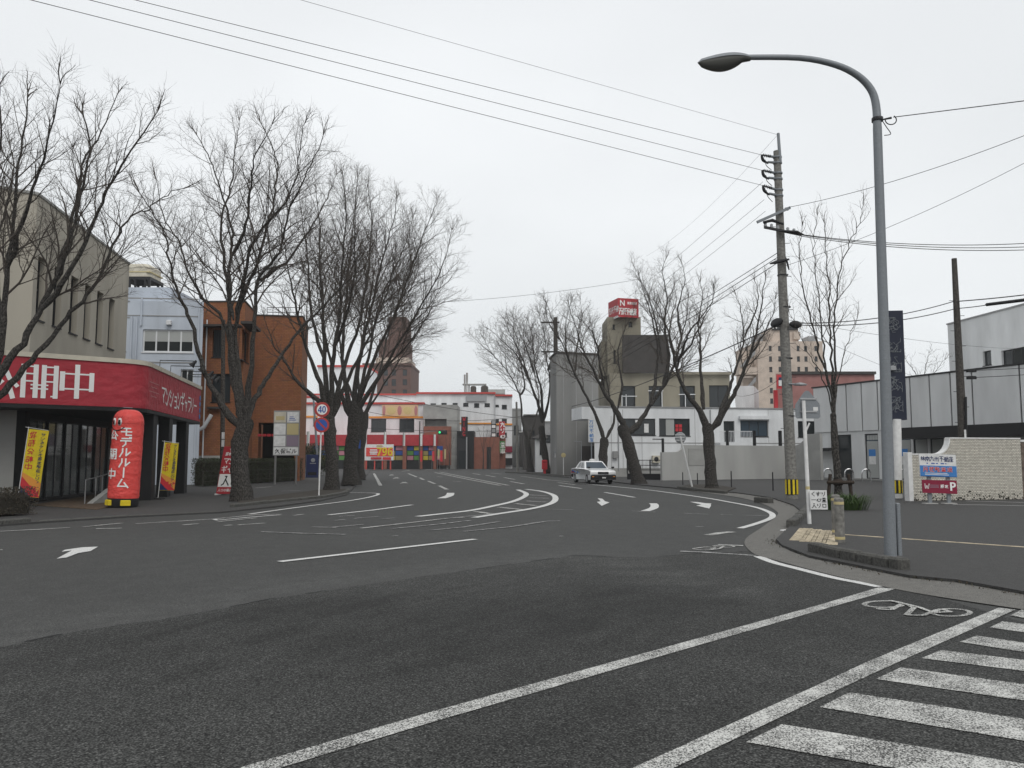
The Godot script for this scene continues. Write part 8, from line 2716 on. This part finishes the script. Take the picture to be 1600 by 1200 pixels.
	spell(blue, "月極駐車場", ef * Transform3D(Basis(), Vector3(0.115, 0.215, 0.0245)), 0.15, Vector2(1.37, 0), 0.20, 0.20, M.white_print, 1.0, null, "character_outline")
	spell(blue, "月極駐車場", ef * Transform3D(Basis(), Vector3(0.115, 0.215, 0.032)), 0.15, Vector2(1.37, 0), 0.12, 0.13, M.red_print)
	var s4 := MB.new()
	for q in 2:
		s4.box(Vector3(0.16, 0.10 + q * 0.05, 0.0245), Vector3(0.98 - q * 0.05, 0.122 + q * 0.05, 0.0265), ef)
	part(blue, "small_print", s4, M.white).set_meta("kind", "stuff")
	var lf := turned(Vector3(14.16, 0.437, -28.78) - eo, Vector3(1, -0.03, 0.02), Vector3(-0.02, 1, 0))
	var lw := MB.new()
	lw.box(Vector3(0, 0, -0.02), Vector3(1.18, 0.45, 0.02), lf)
	var lower := part(e2, "lower_board", lw, M.maroon)
	latin(lower, "letter", "P", lf * Transform3D(Basis(), Vector3(1.03, 0.24, 0.026)), 0.29, M.white_print, true, 1.05)
	spell(lower, "都城", lf * Transform3D(Basis(), Vector3(0.62, 0.19, 0.023)), 0.105, Vector2(1.4, 0), 0.14, 0.15, M.white_print)
	var kt := MB.new()
	write(kt, "W", lf * Transform3D(Basis(), Vector3(0.05, 0.15, 0.023)), 0.17, Vector2.ZERO, 0.05, 0.06)
	write(kt, "W", lf * Transform3D(Basis(), Vector3(0.075, 0.15, 0.025)), 0.17, Vector2.ZERO, 0.05, 0.06)
	part(lower, "logo", kt, M.white_print)
	var kp := MB.new()
	for q in 3:
		kp.box(Vector3(0.26, 0.19 + q * 0.04, 0.021), Vector3(0.56, 0.205 + q * 0.04, 0.023), lf)
	part(lower, "small_print", kp, M.plum).set_meta("kind", "stuff")
	for x in [0.33, 0.98]:
		var gp := MB.new()
		var q: Vector3 = ef * Vector3(x, 0, -0.07)
		gp.box(Vector3(q.x - 0.06, 0.02, q.z - 0.04), Vector3(q.x + 0.06, q.y + 0.6, q.z + 0.04))
		var post := part(e2, "post", gp, M.galvanised)
		var fp := MB.new()
		fp.bevel_box(Vector3(q.x - 0.22, 0.05, q.z - 0.15), Vector3(q.x + 0.22, 0.085, q.z + 0.15), 0.01)
		part(post, "foot_plate", fp, M.concrete)
	# bollards
	for s in [[Vector3(6.11, 0, -15.62), Vector3(6.141, 0.874, -15.62), "nearer bare concrete bollard with worn yellow bands beside the tactile paving"], [Vector3(6.624, 0.028, -17.1), Vector3(6.653, 0.87, -17.1), "farther concrete bollard half hidden behind its twin"]]:
		var q: Vector3 = s[0]
		var bo := thing("bollard", s[2], "bollard", Vector3(q.x, 0, q.z))
		var h: float = s[1].y
		var cb := MB.new()
		cb.lathe([Vector2(0.088, 0.0), Vector2(0.088, h - 0.03), Vector2(0.07, h), Vector2(0.0, h + 0.008)], Transform3D(), 18)
		part(bo, "shaft", cb, M.pole_concrete)
		for yy in [0.11, h - 0.12]:
			var rb := MB.new()
			rb.lathe([Vector2(0.0885, yy), Vector2(0.0905, yy), Vector2(0.0905, yy + 0.05), Vector2(0.0885, yy + 0.05)], Transform3D(), 18)
			part(bo, "yellow_band", rb, M.tan)
	# bicycle hoops before the panel clad shop
	for s in [Vector3(22.77, 0.227, -60), Vector3(23.48, 0.273, -58), Vector3(24.25, 0.252, -57), Vector3(25.81, 0.215, -55)]:
		var hoop := thing("steel_hoop", "polished steel hoop stand before the panel clad shop", "bollard", Vector3(s.x, 0.05, s.z), "steel hoops along the panel clad shop")
		var hb := MB.new()
		var pts := [Vector3(-0.3, 0, 0)]
		var rs := [0.05]
		for q in 11:
			var a := PI - PI * q / 10.0
			pts.append(Vector3(cos(a) * 0.3, 0.55 + sin(a) * 0.3, 0))
			rs.append(0.05)
		pts.append(Vector3(0.3, 0, 0))
		rs.append(0.05)
		hb.tube(pts, rs, 8)
		part(hoop, "hoop", hb, M.chrome)
	# thin stakes along the garden wall
	for s in [[Vector3(10.247, 0.074, -50), 0.8], [Vector3(11.13, 0.112, -50), 0.75], [Vector3(11.843, 0.055, -45), 0.95], [Vector3(12.83, 0.037, -41), 0.95], [Vector3(17.52, 0.288, -43), 0.8]]:
		var q: Vector3 = s[0]
		var sb4 := MB.new()
		sb4.tube([Vector3(0, 0.0, 0), Vector3(0, s[1], 0)], [0.035, 0.03], 6)
		var sk := thing("stake", "thin dark stake in the pavement before the garden wall", "post", Vector3(q.x, 0, q.z), "stakes before the garden wall")
		part(sk, "shaft", sb4, M.dark_metal)


# ------------------------------------------------------------------ taxi
func inset(p: PackedVector2Array, by: float) -> PackedVector2Array:
	var o := PackedVector2Array()
	for k in p.size():
		var a := (p[k] - p[(k + p.size() - 1) % p.size()]).normalized()
		var c := (p[(k + 1) % p.size()] - p[k]).normalized()
		var m := (Vector2(-a.y, a.x) + Vector2(-c.y, c.x)).normalized()
		o.append(p[k] + m * by)
	return o


func taxi() -> void:
	var at: Vector3 = Vector3(5.339, 0.021, -55.2)
	var t := thing("taxi", "white saloon taxi with a roof lamp parked at the right kerb facing us", "taxi", Vector3(at.x, 0.0, at.z), "", atan2(0.205, 0.979))
	# x across, z forward, y up; side outline from the rear round to the front
	var side := PackedVector2Array([Vector2(-2.28, 0.42), Vector2(-2.3, 0.62), Vector2(-2.27, 0.88), Vector2(-2.2, 0.96), Vector2(-1.25, 1.0), Vector2(0.85, 0.98), Vector2(1.95, 0.90), Vector2(2.22, 0.84), Vector2(2.28, 0.70), Vector2(2.27, 0.45), Vector2(2.15, 0.26), Vector2(1.74, 0.25)])
	for k in 9:
		var a := PI * k / 8.0
		side.append(Vector2(1.38 + cos(a) * 0.36, 0.25 + sin(a) * 0.38))
	side.append(Vector2(-1.02, 0.24))
	for k in 9:
		var a := PI * k / 8.0
		side.append(Vector2(-1.35 + cos(a) * 0.36, 0.25 + sin(a) * 0.38))
	side.append(Vector2(-2.1, 0.28))
	side.reverse()
	var hw := 0.845
	var ins := inset(side, 0.035)
	var b := MB.new()
	var rings := [[ins, -hw], [side, -hw + 0.05], [side, hw - 0.05], [ins, hw]]
	for r in 3:
		for k in side.size():
			var e := (k + 1) % side.size()
			var p: PackedVector2Array = rings[r][0]
			var q: PackedVector2Array = rings[r + 1][0]
			b.quad(Vector3(rings[r][1], p[k].y, p[k].x), Vector3(rings[r][1], p[e].y, p[e].x), Vector3(rings[r + 1][1], q[e].y, q[e].x), Vector3(rings[r + 1][1], q[k].y, q[k].x))
	var tri := Geometry2D.triangulate_polygon(ins)
	for k in range(0, tri.size(), 3):
		for sx in [-hw, hw]:
			b.tri(Vector3(sx, ins[tri[k]].y, ins[tri[k]].x), Vector3(sx, ins[tri[k + 1]].y, ins[tri[k + 1]].x), Vector3(sx, ins[tri[k + 2]].y, ins[tri[k + 2]].x))
	part(t, "body", b, M.car_white)
	# cabin: pillars and roof, then the panes
	var lo := [Vector3(-0.78, 0.97, -1.42), Vector3(0.78, 0.97, -1.42), Vector3(0.78, 0.95, 0.95), Vector3(-0.78, 0.95, 0.95)]
	var hi := [Vector3(-0.62, 1.41, -0.85), Vector3(0.62, 1.41, -0.85), Vector3(0.62, 1.42, 0.28), Vector3(-0.62, 1.42, 0.28)]
	var up := [Vector3(-0.52, 1.455, -0.72), Vector3(0.52, 1.455, -0.72), Vector3(0.52, 1.465, 0.15), Vector3(-0.52, 1.465, 0.15)]
	var cb := MB.new()
	for k in 4:
		var e := (k + 1) % 4
		cb.quad(lo[e], lo[k], hi[k], hi[e])
		cb.quad(hi[e], hi[k], up[k], up[e])
	cb.quad(up[0], up[3], up[2], up[1])
	part(t, "cabin", cb, M.car_white)
	var pane := func(called: String, a: Vector3, c: Vector3, d: Vector3, e: Vector3, m: Material) -> void:
		var mid := (a + c + d + e) / 4
		var n := (c - a).cross(e - a).normalized()
		if n.dot(mid - Vector3(0, 1.0, -0.25)) < 0:
			n = -n
		var g := MB.new()
		g.quad(a + n * 0.006, c + n * 0.006, d + n * 0.006, e + n * 0.006)
		part(t, called, g, m)
	pane.call("windscreen", lo[3].lerp(lo[2], 0.05) + Vector3(0, 0.04, -0.05), lo[2].lerp(lo[3], 0.05) + Vector3(0, 0.04, -0.05), hi[2].lerp(hi[3], 0.06) + Vector3(0, -0.03, 0.04), hi[3].lerp(hi[2], 0.06) + Vector3(0, -0.03, 0.04), M.glass_blue)
	pane.call("rear_window", lo[1].lerp(lo[0], 0.07) + Vector3(0, 0.04, 0.05), lo[0].lerp(lo[1], 0.07) + Vector3(0, 0.04, 0.05), hi[0].lerp(hi[1], 0.07) + Vector3(0, -0.03, -0.04), hi[1].lerp(hi[0], 0.07) + Vector3(0, -0.03, -0.04), M.glass_dark)
	for s in [[0, 3], [1, 2]]:
		var l0: Vector3 = lo[s[0]]
		var l1: Vector3 = lo[s[1]]
		var h0: Vector3 = hi[s[0]]
		var h1: Vector3 = hi[s[1]]
		for k in [[0.13, 0.46], [0.50, 0.86]]:
			var f := func(x: float, y: float) -> Vector3: return l0.lerp(l1, x).lerp(h0.lerp(h1, clampf((x - 0.5) * 0.98 + 0.5, 0, 1)), y)
			pane.call("side_window", f.call(k[0], 0.12), f.call(k[1], 0.12), f.call(lerpf(k[0], 0.5, 0.1), 0.9), f.call(lerpf(k[0], 0.5, 0.1), 0.9), M.glass_dark) if false else pane.call("side_window", f.call(k[0], 0.12), f.call(k[1], 0.12), f.call(k[1], 0.9), f.call(k[0], 0.9), M.glass_dark)
	# front: grille, lamps, bumper, plate
	var fr := func(called: String, x0: float, y0: float, x1: float, y1: float, z0: float, z1: float, m: Material, bev := 0.02) -> MeshInstance3D:
		var g := MB.new()
		g.bevel_box(Vector3(x0, y0, z0), Vector3(x1, y1, z1), bev)
		return part(t, called, g, m)
	fr.call("bumper", -0.83, 0.28, 0.83, 0.60, 2.18, 2.40, M.black, 0.05)
	fr.call("bumper", -0.83, 0.30, 0.83, 0.58, -2.42, -2.2, M.black, 0.05)
	fr.call("grille", -0.36, 0.63, 0.36, 0.78, 2.2, 2.30, M.dark_metal)
	for x in [-0.8, 0.40]:
		fr.call("headlight", x, 0.64, x + 0.40, 0.78, 2.2, 2.305, M.headlight)
	for x in [-0.80, 0.58]:
		fr.call("tail_light", x, 0.66, x + 0.22, 0.82, -2.32, -2.2, M.red_print)
	for x in [-0.78, 0.60]:
		fr.call("turn_light", x, 0.46, x + 0.14, 0.50, 2.38, 2.415, M.orange_trim, 0.01)
	var plate: MeshInstance3D = fr.call("number_plate", -0.17, 0.34, 0.17, 0.51, 2.39, 2.42, M.dark_metal, 0.006)
	var pt := MB.new()
	for k in 4:
		pt.box(Vector3(-0.12 + k * 0.065, 0.37, 2.42), Vector3(-0.08 + k * 0.065, 0.45, 2.426))
	part(plate, "plate_print", pt, M.white_print)
	# fender mirrors
	for x in [-0.74, 0.74]:
		var g := MB.new()
		g.tube([Vector3(x, 0.88, 1.75), Vector3(x * 1.08, 1.03, 1.78)], [0.015, 0.013], 6)
		g.bevel_box(Vector3(x * 1.08 - 0.09, 1.0, 1.74), Vector3(x * 1.08 + 0.09, 1.11, 1.84), 0.02)
		part(t, "fender_mirror", g, M.black)
	var rl := MB.new()
	rl.lathe([Vector2(0.17, 0.0), Vector2(0.17, 0.05), Vector2(0.13, 0.13), Vector2(0.0, 0.15)], Transform3D(Basis.from_scale(Vector3(1.3, 1, 0.75)), Vector3(0, 1.46, 0.0)), 18)
	part(t, "roof_lamp", rl, M.white)
	# blue print on both flanks
	for sx in [-1.0, 1.0]:
		var g := MB.new()
		var f := turned(Vector3(sx * (hw + 0.004), 0.0, sx * 2.0) if sx > 0 else Vector3(-hw - 0.004, 0, -2.1), Vector3(0, 0, -sx))
		for k in 5:
			g.box(Vector3(0.15 + k * 0.16, 0.74 + 0.03 * sin(k * 1.3), 0.0), Vector3(0.33 + k * 0.16, 0.86 - 0.02 * k, 0.003 + k * 0.0004), f)
		g.box(Vector3(1.35, 0.66, 0.0), Vector3(1.6, 0.78, 0.003), f)
		g.box(Vector3(1.75, 0.7, 0.0), Vector3(1.95, 0.73, 0.003), f)
		part(t, "blue_print", g, M.board_blue)
	for z in [1.38, -1.35]:
		for sx in [-1.0, 1.0]:
			var g := MB.new()
			g.lathe([Vector2(0.19, -0.09), Vector2(0.29, -0.09), Vector2(0.315, -0.06), Vector2(0.315, 0.06), Vector2(0.29, 0.09), Vector2(0.19, 0.09)], Transform3D(Basis(Vector3(0, 0, 1), -sx * PI / 2), Vector3(sx * 0.735, 0.315, z)), 24)
			var tyre := part(t, "tyre", g, M.rubber)
			var h := MB.new()
			h.lathe([Vector2(0.2, 0.05), Vector2(0.2, 0.085), Vector2(0.14, 0.07), Vector2(0.06, 0.095), Vector2(0.0, 0.1)], Transform3D(Basis(Vector3(0, 0, 1), -sx * PI / 2), Vector3(sx * 0.735, 0.315, z)), 18)
			part(tyre, "rim", h, M.porcelain)


# ------------------------------------------------------------------ small things
func small_things() -> void:
	# stakes and band of the young tree, its grass
	var o: Vector3 = Vector3(10.405, 0, -26.6)
	var s := thing("tree_support", "dark wooden two legged support bound to the young tree", "tree support", Vector3(o.x, 0, o.z))
	for x in [-0.36, 0.36]:
		var b := MB.new()
		b.tube([Vector3(x * 1.15, 0, 0.12), Vector3(x * 0.8, 1.12, 0.12)], [0.06, 0.055], 8)
		part(s, "leg", b, M.wood)
	var c := MB.new()
	c.tube([Vector3(-0.42, 0.86, 0.2), Vector3(0.42, 0.86, 0.2)], [0.055, 0.055], 8)
	part(s, "cross_bar", c, M.wood)
	var bd := MB.new()
	bd.lathe([Vector2(0.12, 0.76), Vector2(0.15, 0.78), Vector2(0.15, 0.92), Vector2(0.12, 0.96)], Transform3D(), 12)
	part(s, "binding", bd, M.wood)
	var r := RandomNumberGenerator.new()
	r.seed = 71
	for p in [[Vector3(9.716, -0.057, -25.6), 0.55, "clump of long green grass at the foot of the young tree, beside the notice"], [Vector3(10.336, -0.121, -25.4), 0.62, "clump of long green grass behind the concrete bollards"]]:
		var q: Vector3 = p[0]
		var g := thing("grass_clump", p[2], "grass", Vector3(q.x, 0.05, q.z))
		var b := MB.new()
		for k in 420:
			var a := r.randf() * TAU
			var w := Vector3(cos(a), 0, sin(a))
			var start := w * r.randf() * 0.3
			start.x *= 1.6
			var h := r.randf_range(0.3, 0.62)
			var mid := start + w * h * 0.35 + Vector3.UP * h * 0.75
			var tip := start + w * h * r.randf_range(0.6, 1.1) + Vector3.UP * h * r.randf_range(0.5, 1.0)
			var sd := w.cross(Vector3.UP) * 0.008
			b.quad(start - sd, start + sd, mid + sd, mid - sd)
			b.tri(mid - sd, mid + sd, tip)
		b.c.resize(b.v.size())
		for k in b.v.size():
			var blade := fmod(float(k / 7) * 0.618, 1.0)   # one tone for the whole of each blade, by chance
			b.c[k] = Color(0.7 + blade * 0.3, 0.8 + blade * 0.2, 0.75)
		var o2 := part(g, "blades", b, M.grass_leaf)
		o2.set_meta("kind", "stuff")
	# vending machine
	var vm: Vector3 = Vector3(-16.83, 0.212, -70)
	var v := thing("vending_machine", "dark blue vending machine at the hedge end", "vending machine", Vector3(vm.x, 0, vm.z), "", 0.3)
	var vb := MB.new()
	vb.bevel_box(Vector3(-0.5, 0.05, -0.4), Vector3(0.5, 1.95, 0.4), 0.03)
	part(v, "cabinet", vb, M.navy)
	var vw := MB.new()
	vw.lathe([Vector2(0.17, 0.0), Vector2(0.17, 0.01), Vector2(0.0, 0.012)], Transform3D(Basis(Vector3.RIGHT, PI / 2), Vector3(0.05, 1.5, 0.405)), 16)
	part(v, "emblem", vw, M.porcelain)
	var vs := MB.new()
	vs.box(Vector3(-0.2, 1.2, 0.401), Vector3(0.3, 1.26, 0.408))
	part(v, "lettering", vs, M.porcelain)
	var vd := MB.new()
	vd.box(Vector3(-0.35, 0.25, 0.401), Vector3(0.35, 0.5, 0.41))
	part(v, "dispensing_flap", vd, M.black)
	# evergreen bush behind the vending machine
	var eb: Vector3 = Vector3(-18.22, 0.151, -76)
	var e := thing("evergreen_bush", "dark evergreen bush behind the vending machine", "bush", Vector3(eb.x, 0, eb.z))
	var pts := []
	while pts.size() < 5000:
		var q := Vector3(r.randfn(0, 0.9), absf(r.randfn(1.6, 0.7)), r.randfn(0, 0.7))
		if q.y < 3.0 and Vector2(q.x, q.z).length() < 1.9:
			pts.append(q)
	leaves(e, "foliage", pts, 0.16, M.hedge_leaf, 9)
	var es := MB.new()
	es.tube([Vector3.ZERO, Vector3(0.1, 1.4, 0), Vector3(0, 2.2, 0)], [0.12, 0.09, 0.05], 7)
	part(e, "stem", es, M.stem)
	# red post box and bus stop signs by the far right trees
	var pb: Vector3 = Vector3(3.292, 0.062, -84)
	var p := thing("post_box", "small red post box beside the thick far tree", "post box", Vector3(pb.x, 0, pb.z))
	var b1 := MB.new()
	b1.bevel_box(Vector3(-0.28, 0.55, -0.22), Vector3(0.28, 1.5, 0.22), 0.05)
	part(p, "box", b1, M.red_print)
	var b2 := MB.new()
	b2.box(Vector3(-0.12, 0, -0.1), Vector3(0.12, 0.55, 0.1))
	part(p, "stand", b2, M.red_print)
	var b3 := MB.new()
	b3.box(Vector3(-0.18, 1.25, 0.221), Vector3(0.18, 1.3, 0.23))
	part(p, "slot", b3, M.black)
	var bs: Vector3 = Vector3(4.426, 0.136, -80)
	var u := thing("bus_stop_sign", "white bus stop post with a white and blue round head", "bus stop", Vector3(bs.x, 0, bs.z))
	var u1 := MB.new()
	u1.tube([Vector3.ZERO, Vector3(0, 2.3, 0)], [0.05, 0.05], 8)
	part(u, "post", u1, M.white)
	var u2 := MB.new()
	u2.bevel_box(Vector3(-0.32, 1.75, 0.04), Vector3(0.32, 2.15, 0.1), 0.05)
	part(u, "timetable", u2, M.white)
	var u3 := MB.new()
	disc(u3, Vector3(0, 2.15, 0.02), Basis(), 0.36, 0.0, 0.06)
	part(u, "head", u3, M.porcelain)
	var u4 := MB.new()
	u4.box(Vector3(-0.25, 1.78, 0.101), Vector3(0.25, 1.88, 0.106))
	part(u, "blue_strip", u4, M.board_blue)
	var ys: Vector3 = Vector3(4.824, 0.053, -78)
	var y := thing("yellow_bus_sign", "slim post with a small round yellow head beside the bus stop", "bus stop", Vector3(ys.x, 0, ys.z))
	var y1 := MB.new()
	y1.tube([Vector3.ZERO, Vector3(0, 1.9, 0)], [0.04, 0.035], 7)
	part(y, "post", y1, M.white)
	var y2 := MB.new()
	disc(y2, Vector3(0, 1.95, 0.02), Basis(), 0.22, 0.0, 0.05)
	part(y, "head", y2, M.tan)
	var ws: Vector3 = Vector3(4.539, 0.044, -85)
	var w := thing("white_notice_post", "narrow white upright notice with red and black lettering at the far pole", "sign", Vector3(ws.x, 0, ws.z))
	var w1 := MB.new()
	w1.bevel_box(Vector3(-0.18, 1.41, -0.02), Vector3(0.18, 3.041, 0.02), 0.01)
	var wn := part(w, "board", w1, M.white)
	var w2 := MB.new()
	for k in 3:
		write(w2, ["口", "心", "入"][k], Transform3D(Basis(), Vector3(-0.12, 3.041 - 0.45 - k * 0.42, 0.024)), 0.25, Vector2.ZERO, 0.16, 0.18)
	part(wn, "lettering", w2, M.red_print).set_meta("kind", "stuff")
	var w3 := MB.new()
	w3.tube([Vector3.ZERO, Vector3(0, 1.41, 0)], [0.03, 0.03], 6)
	part(w, "post", w3, M.steel)
	# blue and white upright sign by the white house
	var bsn: Vector3 = Vector3(6.696, 0.319, -70)
	var q := thing("upright_shop_sign", "tall white upright sign with blue characters at the white house corner", "sign", Vector3(bsn.x, 0, bsn.z))
	var q1 := MB.new()
	q1.tube([Vector3(0, 0, 0), Vector3(0, 4.945, 0)], [0.05, 0.05], 8)
	part(q, "post", q1, M.galvanised)
	var q2 := MB.new()
	q2.bevel_box(Vector3(-0.26, 3.002, 0.05), Vector3(0.26, 4.945, 0.15), 0.02)
	var qb := part(q, "board", q2, M.white)
	var q3 := MB.new()
	for k in 5:
		write(q3, ["万", "代", "不", "動", "産"][k], Transform3D(Basis(), Vector3(-0.15, 4.945 - 0.4 - k * 0.37, 0.155)), 0.28, Vector2.ZERO, 0.14, 0.15, 1.05)
	part(qb, "lettering", q3, M.board_blue).set_meta("kind", "stuff")
	var gr := thing("goal_frame", "thin pale steel frame before the grey block shutter", "frame", Vector3(6.365, 0.151, -76))
	gr.position.y = 0
	for g in [[Vector3(0, 0, 0), Vector3(0, 3.2, 0)], [Vector3(-0.7, 3.2, 0), Vector3(0.05, 3.2, 0)]]:
		var gb := MB.new()
		gb.tube([g[0], g[1]], [0.04, 0.04], 6)
		part(gr, "bar", gb, M.porcelain)
	# litter and leaves blown against the right kerb
	var lt := MB.new()
	lt.bevel_box(Vector3(-0.13, 0.02, -0.05), Vector3(0.13, 0.045, 0.05), 0.01, Transform3D(Basis(Vector3.UP, 0.4), Vector3(6.047, 0.025, -18.5) * Vector3(1, 0, 1)))
	single("white_marker", lt, M.white, "small white road stud beside the stone kerb end", "road stud")
	for row in [[[Vector2(-12.02, -21.25), Vector2(-10.72, -23.36), Vector2(-8.912, -25.32), Vector2(-8.041, -28.38), Vector2(-7.606, -38.15)], 700, "dry leaves and grit along the left kerb", 81], [[Vector2(5.989, -9.994), Vector2(5.788, -10.965), Vector2(5.366, -11.372), Vector2(4.871, -12.8), Vector2(4.951, -15.39), Vector2(5.24, -16.59), Vector2(6.431, -19.31)], 420, "dry leaves and grit in the right gutter", 82], [[Vector2(8.374, -42.81), Vector2(10.238, -38.15), Vector2(10.305, -32.8), Vector2(9.435, -28.01)], 260, "dry leaves and grit below the forked tree", 83]]:
		var path := curve2(row[0], 6)
		var rr := RandomNumberGenerator.new()
		rr.seed = row[3]
		var spots := []
		for k in row[1]:
			var along := rr.randf() * (path.size() - 1.001)
			var spot: Vector2 = path[int(along)].lerp(path[int(along) + 1], along - int(along)) + Vector2(rr.randfn(0, 0.10), absf(rr.randfn(0, 0.16)) + 0.03)
			spots.append(Vector3(spot.x, 0.022, spot.y))
		var heap := thing("leaf_litter", row[2], "leaf litter")
		tag(heap, "", "", "", "stuff")
		leaves(heap, "flakes", spots, 0.035, M.brown_leaf, row[3])
